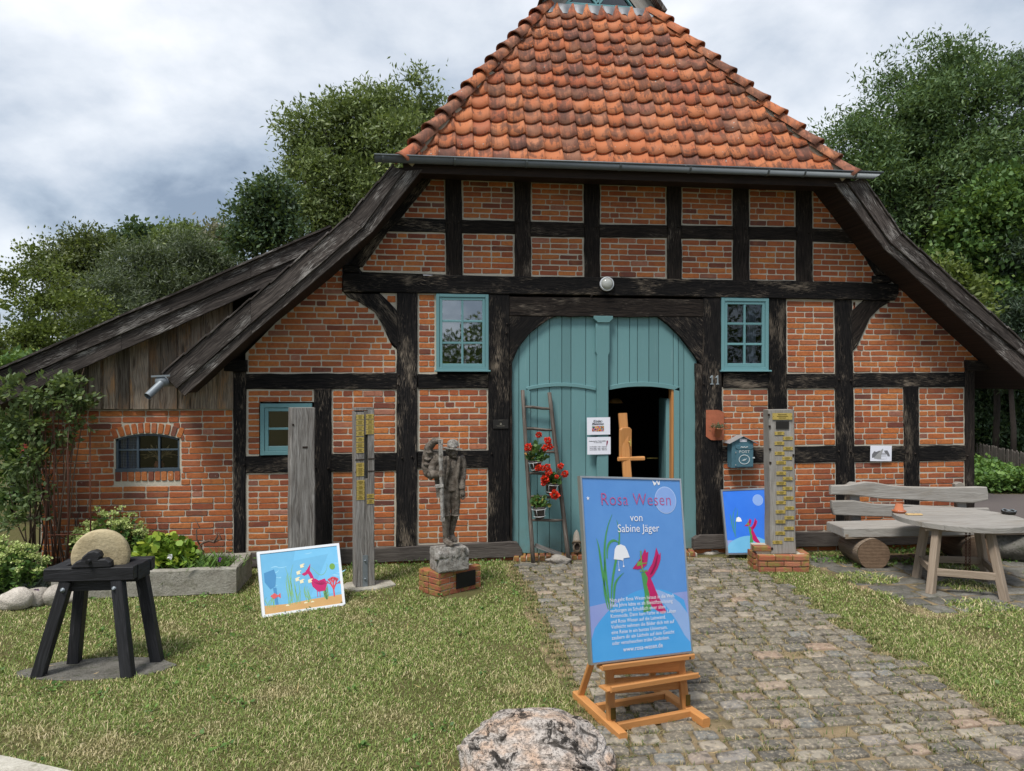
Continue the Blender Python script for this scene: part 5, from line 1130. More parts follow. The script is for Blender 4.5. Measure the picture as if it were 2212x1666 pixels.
m1, m2, m3, m4 = MB(), MB(), MB(), MB(); elf(m1, m2, m3, m4, fn, .56, .245, .40, .0016); m1.build('printed_figure', I['pink'], po); m2.build('printed_shading', I['pdark'], po); m3.build('printed_gown', I['green'], po); m4.build('printed_goggles', I['lime'], po)
# the underwater picture leaning on the plain post
a0, a1 = G(567, 1335), G(746, 1308); T0, T1 = P(554.6, 1193, a0.y+.30), P(732, 1173.5, a1.y+.30)
po = thing('framed_picture', 'white framed underwater print with pink bird and red coral leaning on the grey post', 'picture', tuple(a0)); fn = quad(a0, a1, T0, T1); frame(fn, .026, 'white_frame', po)
mb = MB(); mb.prism([(.028, .035), (.972, .035), (.972, .965), (.028, .965)], lambda x, y, c: fn(x, y, c), 0, -.010); mb.build('picture_print', I['aqua'], po)
mb = MB(); shape(mb, fn, [(.45, .96), (.42, .80), (.52, .72), (.50, .5), (.55, .35), (.58, .2), (.965, .22), (.965, .96)], .0005); mb.build('printed_water', I['lblue'], po)
mb = MB(); shape(mb, fn, [(.06, .66), (.18, .70), (.20, .60), (.18, .44), (.12, .40), (.06, .52)], .0011); shape(mb, fn, [(.15, .42), (.19, .42), (.20, .10), (.165, .10)], .0011); mb.build('printed_whale', I['deep'], po)
mb = MB(); shape(mb, fn, [(.03, .17), (.3, .15), (.6, .17), (.97, .18), (.97, .04), (.03, .04)], .0012); mb.build('printed_seabed', I['sand'], po)
mb = MB(); r_ = random.Random(4)
for k in range(38):
    x = r_.choice([r_.uniform(.05, .22), r_.uniform(.26, .42), r_.uniform(.42, .60), r_.uniform(.28, .4), .78]); h = r_.uniform(.12, .28) if x < .25 or x > .45 else r_.uniform(.3, .65); stroke(mb, fn, bez([(x, .13), (x+r_.uniform(-.05, .05), .13+h*.4), (x+r_.uniform(-.06, .06), .13+h*.7), (x+r_.uniform(-.03, .03), .13+h)], 7), .012, .0018)
stroke(mb, fn, bez([(.58, .68), (.70, .66), (.66, .45), (.80, .42), (.84, .66), (.82, .70)]), .008, .002); mb.build('printed_weed', I['weed'], po)
mb = MB(); shape(mb, fn, [(.60, .47), (.62, .36), (.68, .27), (.77, .27), (.80, .38), (.78, .46), (.70, .44), (.66, .48)], .0022); stroke(mb, fn, bez([(.63, .44), (.62, .56), (.58, .60), (.57, .63)]), .05, .0024, False); shape(mb, fn, [(.50, .575), (.55, .60), (.62, .72), (.60, .60), (.57, .56), (.53, .54)], .0027)
for x in (.67, .70): stroke(mb, fn, [(x, .28), (x, .19)], .008, .0022, False)
mb.build('printed_bird', I['pink'], po)
mb = MB(); r_ = random.Random(9)
def twigs(x, y, an, l, dpt):
    x2, y2 = x+math.sin(an)*l*.6, y+math.cos(an)*l; stroke(mb, fn, [(x, y), (x2, y2)], .022 if dpt > 1 else .014, .0022, False)
    if dpt > 0:
        for s_ in (-.5, .05, .55): twigs(x2, y2, an+s_+r_.uniform(-.2, .2), l*.72, dpt-1)
twigs(.875, .16, 0, .12, 3); mb.build('printed_coral', I['coral'], po)
mb = MB(); shape(mb, fn, [(.11, .30), (.16, .34), (.20, .30), (.23, .33), (.23, .25), (.20, .28), (.15, .25)], .0026); mb.build('printed_fish', I['fish'], po)
mb = MB(); shape(mb, fn, ell(.885, .635, .036, .05, 14), .0022); mb.build('printed_leaf', I['lime'], po)
mb = MB()
for cx, cy in ((.52, .70), (.47, .60), (.45, .50), (.50, .46), (.60, .45)): shape(mb, fn, [(cx-.025, cy-.03), (cx-.03, cy+.02), (cx+.01, cy+.035), (cx+.035, cy+.03), (cx+.01, cy+.01), (cx+.02, cy-.02)], .003)
mb.build('printed_blossoms', I['cream'], po)
mb = MB(); r_ = random.Random(14)
for k in range(22): x, y = r_.uniform(.05, .95), r_.uniform(.25, .93); stroke(mb, fn, bez([(x, y), (x+r_.uniform(.03, .09), y+r_.uniform(-.03, .04)), (x+r_.uniform(.08, .15), y+r_.uniform(-.05, .05))], 5), r_.uniform(.008, .022), .0007)
mb.build('printed_water', I['aqua_pale'], po, kind='stuff')
mb = MB()
for k in range(5): stroke(mb, fn, bez([(.64+.025*k, .43), (.68+.025*k, .38), (.74+.01*k, .37)], 5), .010, .0027)
mb.build('printed_feathers', I['pdark'], po, kind='stuff')
mb = MB()
for cx in (.30, .52, .60): shape(mb, fn, ell(cx, .12, .022, .022, 10, 0, 180), .0022)
mb.build('printed_shells', I['cream'], po, kind='stuff')
# ------------------------------------------------------------------ easel
ea = thing('easel', 'light wooden studio easel on the cobbled path holding the large poster', 'easel', (.33, -4.4, 0))
F0 = Vector((.117, -4.775, 0)); wv_ = Vector((.970, .243, 0)).normalized(); bv_ = Vector((-.243, .970, 0)).normalized()
def Q(a, b, c): return F0+wv_*a+bv_*b+Vector((0, 0, c))
def eb(name, p, q, w_, t_, up=(0, 0, 1), mat='beech'): mb = MB(); mb.beam(p, q, w_, t_, up=up, ch=.006, n=2); return mb.build(name, M[mat], ea)
eb('base_rail', Q(.02, -.01, .035), Q(.02, .67, .035), .06, .06); eb('base_rail', Q(.63, -.03, .035), Q(.61, .63, .035), .06, .06)
eb('cross_rail', Q(.05, .12, .04), Q(.60, .12, .04), .035, .055); eb('cross_rail', Q(.05, .42, .04), Q(.585, .42, .04), .035, .055)
eb('upright', Q(.035, .18, .05), Q(.055, .27, .72), .055, .045, up=(0, 1, 0)); eb('upright', Q(.61, .18, .05), Q(.57, .27, .72), .055, .045, up=(0, 1, 0))
eb('rear_leg', Q(.02, .60, .06), Q(.085, .30, .75), .045, .03, up=(0, 1, 0)); eb('rear_leg', Q(.59, .60, .06), Q(.54, .30, .75), .045, .03, up=(0, 1, 0))
eb('panel_board', Q(.05, .215, .41), Q(.62, .215, .355), .03, .13); eb('panel_board', Q(.05, .215, .27), Q(.60, .215, .22), .025, .10)
sh1a, sh1b = PB[0].lerp(PB[1], .08), PB[0].lerp(PB[1], .98); dn = Vector((0, 0, -.022))
eb('shelf', sh1a+dn+bv_*.0, sh1b+dn, .07, .018); eb('shelf_lip', sh1a+dn+Vector((.01, -.036, .010)), sh1b+dn+Vector((.01, -.036, .010)), .016, .038)
s2a, s2b = sh1a+Vector((.02, -.0, -.155)), sh1b+Vector((.03, -.0, -.145)); eb('tray', s2a+Vector((0, -.01, 0)), s2b+Vector((0, -.01, 0)), .10, .014); eb('tray_lip', s2a+Vector((.04, -.06, .012)), s2b+Vector((.0, -.06, .012)), .016, .040)
mt = Vector((.300, -4.16, 2.055)); mbm = Q(.30, .20, .30)+Vector((0, .06, 0))
eb('mast', mbm, mt, .06, .035, up=(0, -1, .1)); kz = mt+Vector((.012, -.035, -.20))
mb = MB(); mb.prism([(-.045, -.115), (.045, -.115), (.045, .085), (.030, .10), (-.030, .10), (-.045, .085)], lambda a, b, c: kz+wv_*a+Vector((0, 0, b))+bv_*c, -.012, .012, grain=VG, ch=.003); mb.build('top_clamp', M['beech'], ea)
eb('clamp_ledge', kz+Vector((-.06, -.03, -.12)), kz+Vector((.135, .0, -.12)), .035, .028)
mb = MB(); mb.tube([kz+Vector((.02, -.02, .0)), kz+Vector((.02, -.06, .0))], .006, 8); mb.beam(kz+Vector((.02, -.06, -.025)), kz+Vector((.02, -.06, .025)), .006, .01); mb.build('wing_screw', M['brass'], ea)
for p_ in (Q(.036, .15, .115), Q(.61, .15, .115)): mb = MB(); mb.box(p_, (.034, .006, .075), rz=rad(14)); mb.build('steel_hinge', M['brass_dark'], ea)
mb = MB(); mb.lathe([(.012, 0), (.011, .012), (.001, .014)], sh1b+Vector((-.03, -.047, -.012)), 8, Matrix.Rotation(rad(90), 3, 'X')); mb.build('screw_head', M['bronze'], ea)
# ------------------------------------------------------------------ grindstone on its black stand
gs = thing('grindstone_stand', 'black stained timber stand with splayed legs on the lawn', 'grindstone stand', (-3.68, -3.1, 0))
zt = .83; A, B_, C_, D_ = G(93, 1230, zt), G(286, 1225, zt), G(336, 1201, zt), G(150, 1207, zt)
def sb(name, p, q, w_, t_, up=(0, 0, 1)): mb = MB(); mb.beam(p, q, w_, t_, up=up, ch=.004, n=2); return mb.build(name, M['black_stain'], gs)
dz = Vector((0, 0, -.05)); iv = (D_-A).normalized()
sb('frame_beam', A+dz+iv*.045, B_+dz+iv*.045, .10, .10); sb('frame_beam', D_+dz-iv*.04, C_+dz-iv*.04, .09, .10)
uu = (B_-A).normalized(); sb('frame_beam', A+uu*.055+iv*.096+dz*1.3, D_+uu*.055-iv*.086+dz*1.3, .11, .125); sb('frame_beam', B_-uu*.055+iv*.096+dz*1.3, C_-uu*.055-iv*.086+dz*1.3, .11, .125)
sb('apron', A+uu*.09+iv*.06+dz*2.9, B_-uu*.09+iv*.06+dz*2.9, .03, .09); sb('apron', D_+uu*.09-iv*.06+dz*2.9, C_-uu*.09-iv*.06+dz*2.9, .03, .09)
for px_, tp in (((82, 1463), A+uu*.15+iv*.045), ((277, 1463), B_-uu*.13+iv*.045), ((160, 1434), D_+uu*.13-iv*.05), ((340, 1430), C_-uu*.09-iv*.05)):
    f_ = G(*px_); lg = sb('leg', f_, tp+Vector((0, 0, -.105)), .085, .085, up=(0, 1, 0))
for p_ in (A+uu*.145+iv*.0+Vector((0, -.005, -.165)), B_-uu*.135+iv*.0+Vector((0, -.005, -.165))):
    mb = MB(); mb.lathe([(.019, 0), (.019, .004), (.010, .004), (.010, .018), (.005, .018), (.005, .028), (.001, .029)], p_, 10, Matrix.Rotation(rad(90), 3, 'X')); mb.build('bolt', M['galv'], gs)
gc = P(218.5, 1201, -3.07); t = thing('grindstone', 'round sand coloured grindstone set upright in the black stand', 'grindstone', tuple(gc))
mb = MB(); Mx = Matrix.Rotation(rad(8), 3, 'Z') @ Matrix.Rotation(rad(90), 3, 'X'); rG = .213
mb.lathe([(.001, -.042), (.15, -.040), (rG-.015, -.038), (rG-.003, -.028), (rG, 0), (rG-.003, .028), (rG-.015, .038), (.15, .040), (.001, .042)], gc, 40, Mx); mb.build('stone_wheel', M['grindstone'], t)
mb = MB(); mb.tube([gc+Vector((-.02, -.20, .0)), gc+Vector((.02, .18, .0))], .016, 10); mb.build('axle', M['iron'], t)
for yo, nm in ((-.135, 0), (.13, 1)):
    bp = [(-.155, 0), (-.155, .018), (-.115, .055), (-.085, .062), (-.07, .09), (-.03, .125), (.015, .135), (.05, .122), (.065, .09), (.055, .068), (.10, .070), (.135, .045), (.14, .01), (.135, 0)]
    bb = Vector((gc.x-.0, gc.y+yo, zt+.001)); mb = MB(); mb.prism(bp, lambda a, b, c: bb+Vector((a, c, b)), -.035, .03, ch=.010); mb.build('bearing_block', M['black_stain'], gs)
# ------------------------------------------------------------------ ladder
M['old_ladder'] = wood('old_ladder', (.015, .012, .010), (.085, .068, .056), (.22, .195, .17), (.44, .62), bump=.7, vary=.15)
la = thing('ladder', 'old narrow wooden ladder leaning on the turquoise barn door with flower pots hung on it', 'ladder', (.43, -.25, 0))
f1, f2 = G(1151.6, 1221.6), G(1229.5, 1220.6); f2.y = f1.y; f2.x = P(1229.5, 1220, f1.y).x; t1, t2 = P(1129, 843, -.02), P(1186.5, 848, -.02)
def lad(p, q, r0, n=8): mb = MB(); pts = [p.lerp(q, k/n)+Vector((R.uniform(-.003, .003), 0, 0)) for k in range(n+1)]; mb.tube(pts, [r0*(1-.12*k/n) for k in range(n+1)], 8); return mb
lad(f1, t1, .029).build('ladder_rail', M['old_ladder'], la); lad(f2, t2, .029).build('ladder_rail', M['old_ladder'], la)
def onl(f): return f1.lerp(t1, f), f2.lerp(t2, f)
RG_ = []
for yv in (881.6, 929, 977.6, 1025.8, 1076, 1126):
    f = (1221-yv)/(1221-845); a, b = onl(f); RG_.append((a, b)); mb = MB(); mb.tube([a, a.lerp(b, .3)+Vector((0, 0, .004)), a.lerp(b, .7)+Vector((0, 0, -.004)), b], [.015, .019, .018, .015], 8); mb.build('rung', M['old_ladder'], la)
mb = MB(); a, b = P(1156, 1178, -.2), P(1212, 1198, -.14); mb.beam(a, b, .02, .05, up=(0, 0, 1)); mb.build('loose_slat', M['grey_oak'], la)
# ------------------------------------------------------------------ lamp, number, plaque, papers
q = P(1310, 614, -.045); t = thing('wall_lamp', 'round white bulkhead lamp on the black beam above the barn door', 'lamp', tuple(q)); RX90 = Matrix.Rotation(rad(90), 3, 'X')
mb = MB(); mb.lathe([(.09, 0), (.092, .03), (.088, .04), (.078, .042), (.076, .036)], q, 28, RX90); mb.build('lamp_ring', M['white_frame'], t)
mb = MB(); mb.lathe([(.077, .036), (.070, .055), (.05, .072), (.025, .080), (.001, .082)], q, 24, RX90); mb.build('lamp_glass', flat('frosted_glass', (.44, .45, .42), .15, 0, .6), t)
def num1(x, y, n_):
    q = P(x, y, -.036); t = thing('house_number', n_, 'house number', tuple(q)); mb = MB(); mb.prism([(-.022, -.060), (.022, -.060), (.022, -.048), (.010, -.046), (.010, .060), (-.004, .060), (-.030, .030), (-.022, .022), (-.006, .034), (-.006, -.046), (-.022, -.048)], lambda a, b, c: q+Vector((a, c, b)), -.006, .004, ch=.002); mb.build('numeral', flat('number_paint', (.27, .31, .33), .5, .3), t)
num1(1538, 821, 'left metal digit 1 of house number 11 on the black door post'); num1(1550, 821, 'right metal digit 1 of house number 11 on the black door post')
a = P(1065, 907, -.035); b = P(1098, 926, -.035); t = thing('wall_plaque', 'small dark plaque with round crest on the black post left of the door', 'plaque', tuple(a)); mb = MB(); mb.box(((a.x+b.x)/2, -.037, (a.z+b.z)/2), (b.x-a.x, .010, a.z-b.z), ch=.002); mb.build('plate', M['bronze'], t)
mb = MB(); c_ = Vector(((a.x+b.x)/2, -.0435, (a.z+b.z)/2+.008)); mb.lathe([(.001, 0), (.015, 0), (.015, .003)], c_, 12, RX90)
for k, w_ in ((-.026, .11), (-.034, .09), (.044, .06)): mb.box(c_+Vector((0, 0, k)), (w_, .002, .003))
mb.build('crest', flat('crest_grey', (.16, .15, .12), .5), t)
def paper(x0, y0, x1, y1, Y, label, name='paper_notice', mat='white', tilt=0.0):
    a, b = P(x0, y0, Y), P(x1, y1, Y); t = thing(name, label, 'notice', (a.x, Y, b.z)); cx, cz = (a.x+b.x)/2, (a.z+b.z)/2; W, H = b.x-a.x, a.z-b.z
    fnn = lambda u, v, c=0.0: Vector((cx+u*math.cos(tilt)-v*math.sin(tilt), Y-c-.004*math.cos(u*9), cz+v*math.cos(tilt)+u*math.sin(tilt)))
    mb = MB(); n = 6
    for k in range(n): u0, u1 = -W/2+W*k/n, -W/2+W*(k+1)/n; mb.poly([fnn(u0, -H/2), fnn(u1, -H/2), fnn(u1, H/2), fnn(u0, H/2)]); mb.poly([fnn(u0, H/2, -.0008), fnn(u1, H/2, -.0008), fnn(u1, -H/2, -.0008), fnn(u0, -H/2, -.0008)])
    mb.build('sheet', M[mat], t); return t, fnn, W, H
t, fnn, W, H = paper(1268, 902, 1318, 939, -.045, 'white paper notice headed Kinder-Malaktion with a small colour photo, on the door post', tilt=.01)
mb = MB()
for s_, y_ in (('Kinder-', .052), ('Malaktion', .017)): mb.text(s_, .040, lambda a, b: fnn(a-.01, b+y_, .0015), shear=.25, off=.0006, sx=.98); 
for y_, w_ in ((.047, .115), (.012, .155)): mb.poly([fnn(-.01-w_/2, y_, .0015), (fnn(-.01+w_/2, y_, .0015)), fnn(-.01+w_/2, y_+.0025, .0015), fnn(-.01-w_/2, y_+.0025, .0015)])
mb.build('print', M['black_ink'], t)
cols = [(.6, .10, .04), (.75, .45, .05), (.12, .2, .45), (.5, .25, .15), (.55, .1, .3), (.05, .03, .03), (.25, .4, .1), (.7, .3, .2)]
cm = [inkmat('photo_%d' % i, c) for i, c in enumerate(cols)]; mb = MB(); r_ = random.Random(2)
for i in range(14):
    for j in range(6):
        mb.mat(r_.choice(cm)); u, v = -.087+i*.0112, -.068+j*.0115; s_ = r_.uniform(-.004, .004); mb.poly([fnn(u, v, .0015), fnn(u+.0112, v, .0015), fnn(u+.0112, v+.0115, .0015), fnn(u, v+.0115, .0015)])
mb.build('printed_photo', None, t)
t, fnn, W, H = paper(1268.5, 944.5, 1319, 981.5, -.045, 'white paper notice with exhibition dates, on the door post below the other notice', tilt=.005)
mb = MB(); mb.text("Kunstausstellung 'ROSA WESEN'", .0165, lambda a, b: fnn(a-.02, b+.055, .0015), off=.0003); mb.text('von Sabine Jäger', .0165, lambda a, b: fnn(a-.015, b+.036, .0015), off=.0002)
for k, s_ in enumerate(('So 20.7.2025  11:00 - 16:30 Uhr', 'Sa 26.7.2025  14:00 - 18:00 Uhr', 'So 27.7.2025  14:00 - 18:00 Uhr')): mb.text(s_, .0175, lambda a, b: fnn(a-.122, b-.018-k*.020, .0015), align='LEFT', off=.0003)
mb.poly([fnn(-.125, .0515, .0015), fnn(.085, .0515, .0015), fnn(.085, .053, .0015), fnn(-.125, .053, .0015)]); mb.build('print', M['black_ink'], t)
mb = MB(); mb.poly([fnn(.095, .0, .0015), fnn(.105, .0, .0015), fnn(.118, .045, .0015), fnn(.115, .065, .0015), fnn(.10, .062, .0015)]); mb.build('printed_figure', I['pdark'], t)
t, fnn, W, H = paper(1880, 963, 1926, 996, -.030, 'black and white photo of an old farmhouse pinned to the dark rail above the bench', 'photo_print', tilt=-.015)
for pts, c, d in (([(-.13, -.015), (-.10, .03), (-.07, .02), (-.03, .035), (.09, .04), (.12, -.01), (.13, -.04), (-.13, -.06)], 'ink_grey', .001), ([(-.10, -.055), (.02, .065), (.075, -.02), (.075, -.075), (-.02, -.08), (-.10, -.07)], 'grey_shade', .0016), ([(-.0, -.02), (.03, .05), (.07, -.022)], 'white', .0022), ([(.0, -.075), (.0, -.025), (.072, -.025), (.072, -.075)], 'white', .0022)):
    if c == 'grey_shade': M[c] = M.get(c) or flat('grey_shade', (.33, .33, .33), .6)
    mb = MB(); mb.poly([fnn(*p_, d) for p_ in pts]); mb.build('printed_photo', M[c], t)
mb = MB()
for k in range(5): mb.poly([fnn(.004+k*.014, -.023, .003), fnn(.008+k*.014, -.023, .003), fnn(.010+k*.010, .01, .003), fnn(.006+k*.010, .01, .003)])
for z in (-.045, -.025, -.005): mb.poly([fnn(.0, z, .003), fnn(.07, z, .003), fnn(.07, z+.003, .003), fnn(.0, z+.003, .003)])
mb.build('printed_timbering', M['ink_grey'], t)
# ------------------------------------------------------------------ mailbox
a, b = P(1581, 957, -.17), P(1627.5, 1010.5, -.17); mw, mh = b.x-a.x, a.z-b.z; mx_, mz_ = a.x, b.z
t = thing('mailbox', 'blue metal mailbox with little gabled roof and white POST lettering on the wall', 'mailbox', (mx_+mw/2, -.10, mz_))
mb = MB(); mb.prism([(mx_, mz_), (mx_+mw, mz_), (mx_+mw, mz_+mh), (mx_+mw/2, mz_+mh+.075), (mx_, mz_+mh)], XZ, -.17, -.03, ch=.004); mb.build('box_body', M['box_blue'], t)
for s_ in (-1, 1):
    mb = MB(); p0 = Vector((mx_+mw/2, -.10, mz_+mh+.086)); p1 = p0+Vector((s_*(mw/2+.045), 0, -.095)); mb.beam(p0, p1, .19, .006, up=(0, 0, 1)); mb.build('box_roof', M['box_roof'], t)
fb = lambda u, v, c=0.0: Vector((mx_+mw*u, -.1705-c, mz_+mh*v))
mb = MB(); mb.prism([(.16, .05), (.97, .05), (.97, .72), (.16, .72)], lambda u, v, c: fb(u, v, c), .010, 0, ch=.002); mb.build('box_door', M['box_blue'], t)
mb = MB(); mb.prism([(.16, .90), (.97, .90), (.97, .80), (.88, .74), (.25, .74), (.16, .80)], lambda u, v, c: fb(u, v, c), .012, 0, ch=.002); mb.build('letter_flap', M['box_blue'], t)
mb = MB(); mb.text('POST', .060, lambda u, v: fb(.56, .60, .0125)+Vector((u, 0, v*.8)), off=.001, sx=.95, spacing=1.1)
for k in range(34):
    an = 2*math.pi*k/34; cx_, cz_ = .56+.24*math.cos(an), .33+.18*math.sin(an); mb.blob(fb(cx_, cz_, .012), (.008, .003, .007), k, 1, .2)
for k in range(12): mb.blob(fb(.40+.028*k, .825+.012*math.sin(k*1.4), .014), (.008, .003, .007), k, 1, .2)
mb.prism([(.44, .30), (.52, .33), (.58, .37), (.56, .33), (.68, .38), (.60, .30), (.52, .28)], lambda u, v, c: fb(u, v, c), .014, .009); mb.build('relief_lettering', M['box_white'], t)
mb = MB(); mb.prism([(.36, 1.04), (.70, 1.04), (.70, 1.16), (.36, 1.16)], lambda u, v, c: fb(u, v, c), .002, 0); mb.build('name_card', M['white'], t)
for v in (.12, .62): mb = MB(); mb.beam(fb(.16, v-.03, .012), fb(.16, v+.03, .012), .012, .008, up=(0, 1, 0)); mb.build('hinge', M['box_roof'], t)
mb = MB(); mb.box(fb(.99, .40, .004), (.03, .02, .016)); mb.build('latch', M['box_white'], t)
# ------------------------------------------------------------------ roof tile with a small pot
a, b = P(1526, 886, -.05), P(1565, 951, -.05); t = thing('wall_tile', 'old red roof tile hung on the black door post as a wall ornament', 'roof tile', (a.x, -.05, b.z)); W, H = b.x-a.x, a.z-b.z
mb = MB(); n = 8; pts_f = [(u, -.035-.012*math.sin(u*math.pi*1.0)) for u in [k/n for k in range(n+1)]]
for u0, u1 in zip(pts_f, pts_f[1:]):
    zt0 = 0 if u0[0] < .7 else -(u0[0]-.7)*.28*H; zt1 = 0 if u1[0] < .7 else -(u1[0]-.7)*.28*H; zb0 = max(0, (.28-u0[0])*.45*H); zb1 = max(0, (.28-u1[0])*.45*H)
    F_ = [(a.x+W*u0[0], u0[1], b.z+zb0), (a.x+W*u1[0], u1[1], b.z+zb1), (a.x+W*u1[0], u1[1], a.z+zt1), (a.x+W*u0[0], u0[1], a.z+zt0)]; mb.poly(F_); mb.poly([(x, y+.014, z) for x, y, z in F_[::-1]])
    mb.poly([F_[0], (F_[0][0], F_[0][1]+.014, F_[0][2]), (F_[1][0], F_[1][1]+.014, F_[1][2]), F_[1]]); mb.poly([F_[3], F_[2], (F_[2][0], F_[2][1]+.014, F_[2][2]), (F_[3][0], F_[3][1]+.014, F_[3][2])])
mb.build('tile', M['terra_old'], t)
def potmesh(c, r0, r1, h, n=20, rim=.012, M3=None):
    mb = MB(); mb.lathe([(.001, 0), (r0, 0), (r1*.96, h-rim*1.4), (r1*1.04, h-rim*1.4), (r1*1.05, h), (r1*.93, h), (r1*.90, h*.8), (.001, h*.8)], c, n, M3); return mb
pc_ = P(1550.5, 945, -.10); t2 = thing('flower_pot', 'small terracotta pot with a hanging succulent fixed to the old roof tile', 'flower pot', tuple(pc_)); potmesh(pc_, .038, .052, .12, M3=Matrix.Rotation(rad(8), 3, 'Y')).build('pot', M['terracotta'], t2)
# ------------------------------------------------------------------ clogs and stones at the door
def clog(x, y_, z, label, rzz=0.0):
    t = thing('wooden_clog', label, 'clog', (x, y_, z)); mb = MB(); n = 12; prof_ = [(0, .012, .0), (.02, .040, .0), (.06, .050, .0), (.12, .050, .004), (.17, .046, .006), (.22, .040, .004), (.26, .028, 0), (.285, .012, -.01), (.295, .003, -.016)]
    for (l, r0, o_) in prof_:
        for k in range(n): an = 2*math.pi*k/n; mb.v.append((x+r0*math.cos(an), y_-.035+.040*math.sin(an)*(r0/.05)+o_, z+l))
    mb.smooth = True
    for j in range(len(prof_)-1):
        for k in range(n): k2 = (k+1) % n; mb.face((j*n+k, j*n+k2, (j+1)*n+k2, (j+1)*n+k))
    mb.smooth = False; mb.face([k for k in range(n)][::-1]); mb.build('clog_body', M['shoe'], t)
    mb = MB(); mb.lathe([(.001, .0), (.036, .0), (.030, .006)], (x, y_-.077, z+.085), 16, RX90 @ Matrix.Diagonal((1, 1.35, 1)).to_3x3()); mb.build('opening', M['soffit'], t)
    mb = MB(); mb.tube([(x-.05, y_-.04, z+.125), (x-.035, y_-.073, z+.15), (x, y_-.083, z+.155), (x+.035, y_-.073, z+.15), (x+.05, y_-.04, z+.125)], .016, 8, flat=.8); mb.tube([(x+.04*math.cos(a_), y_-.078, z+.085+.052*math.sin(a_)) for a_ in [k*math.pi/8 for k in range(17)]], .006, 6); mb.build('strap', M['leather'], t)
q = P(1245, 1194, -.06); clog(q.x, -.03, max(.06, q.z), 'wooden clog leaning upright on the turquoise door beside the ladder'); clog(q.x+.115, -.02, max(.065, q.z+.01), 'second clog on the turquoise door, mostly hidden behind the large poster')
def rock(name, c, sz, label, mat, seed, cat='stone', sub_=3, amp=.22, grp=None, fr=1.0): mb = MB(); mb.blob(c, sz, seed, sub_, amp, fr); return tag(mb.build(name, M[mat]), label, cat, grp)
q = G(1208, 1222); rock('door_stone', (q.x, q.y+.06, .05), (.16, .085, .062), 'flat grey fieldstone at the foot of the ladder', 'fieldstone', 4, amp=.3); q = G(1135, 1226); rock('door_stone', (q.x, q.y, .018), (.14, .06, .03), 'thin stone lying in the grass left of the ladder foot', 'slab', 7, amp=.3)
q = G(1537, 1196); rock('door_stone', (q.x, q.y+.02, .02), (.17, .09, .045), 'pale fieldstone lying on the cobbles right of the door under the black post', 'fieldstone', 9, amp=.3)
# foreground boulder
mb = MB(); mb.blob((0, 0, 0), (1, 1, 1), 21, 6, .0); bc = Vector((-.46, -5.13, .02)); vs = []
BPL = [(-.85, -.3, .43, .88), (-.2, -.55, .81, .80), (.55, -.35, .76, .84), (.88, -.3, .36, .92), (0, .3, .95, .80), (.3, -.93, .2, .88), (-.55, -.8, .2, .90), (-.6, .2, .78, .90)]
for v in mb.v:
    q = Vector(v); sx_, sy_, sz_ = .45, .38, .39
    q2 = Vector((math.copysign(abs(q.x)**.66, q.x), math.copysign(abs(q.y)**.75, q.y), math.copysign(abs(q.z)**.80, q.z)))
    q2 = Vector((q2.x*sx_, q2.y*sy_, q2.z*sz_))
    for (fx, fy, fz, fd) in BPL:
        e_ = q2.x*fx/.45+q2.y*fy/.38+q2.z*fz/.39-fd
        if e_ > 0: q2 = q2-Vector((fx*.45, fy*.38, fz*.39))*e_*.85
    n_ = mnoise.noise(q*1.2+Vector((3, 1, 2)))*.09+mnoise.noise(q*2.7+Vector((1, 5, 2)))*.07; ridge = abs(mnoise.noise(Vector((q.x*1.2+q.z*2.5, q.y*3, q.z*4.5+q.x*1.6))*1.3)); n_ += -.09*max(0, .16-ridge)/.16; n_ += mnoise.noise(q*9)*.022+mnoise.noise(q*22)*.010
    if q.z > 0: q2.z *= 1-.28*max(0, q.x)-.12*max(0, -q.x)+.10*mnoise.noise(Vector((q.x*2, q.y*2, 0)))
    vs.append(tuple(bc+q2*(1+n_)))
mb.v = vs; tag(mb.build('boulder', M['granite']), 'large rough pink-grey granite boulder at the front edge of the lawn beside the easel', 'boulder')
# row of small stones edging the left bed
for i, (x, y_, sx_, sz_, lb) in enumerate([(22, 1322, .16, .12, 'brownish round fieldstone at the left picture edge, first of the bed edging'), (69, 1313, .12, .10, 'pink-grey round fieldstone under the silvery plant in the bed edging'), (110, 1311, .115, .115, 'pale rounded fieldstone of the bed edging next to the grindstone leg'), (152, 1305, .10, .06, 'low flat pale stone of the bed edging behind the grindstone legs')]):
    q = G(x, y_); rock('edging_stone', (q.x, q.y+.10, sz_*.72), (sx_, .12, sz_), lb, 'fieldstone', 30+i, amp=.16, grp='fieldstones edging the left flower bed', fr=.8)
# stone trough
t = thing('stone_trough', 'long old stone trough planted with flowers in front of the annex wall', 'trough', (-4.0, -.8, 0)); x0, x1, y0, y1, h = -4.95, -3.10, -1.15, -.42, .285; mb = MB()
for p_, q_, w_ in (((x0, y0+.045, h/2), (x1, y0+.045, h/2), .09), ((x0, y1-.045, h/2), (x1, y1-.045, h/2), .09)): mb.beam(p_, q_, w_, h, ch=.015, n=9, jit=.008)
for x in (x0+.05, x1-.05): mb.beam((x, y0+.085, h/2-.001), (x, y1-.085, h/2-.001), .10, h-.004, ch=.012, n=5, jit=.006)
mb.build('trough_walls', M['concrete'], t); mb = MB(); mb.poly([(x0+.05, y0+.05, h-.05), (x1-.05, y0+.05, h-.05), (x1-.05, y1-.05, h-.05), (x0+.05, y1-.05, h-.05)]); mb.build('earth', M['soil'], t)
mb = MB(); mb.poly([(-8, -1.45, .010), (-4.95, -1.28, .012), (-4.9, -.1, .012), (-8, -.05, .012)]); tag(mb.build('flower_bed', M['soil']), kind='structure')
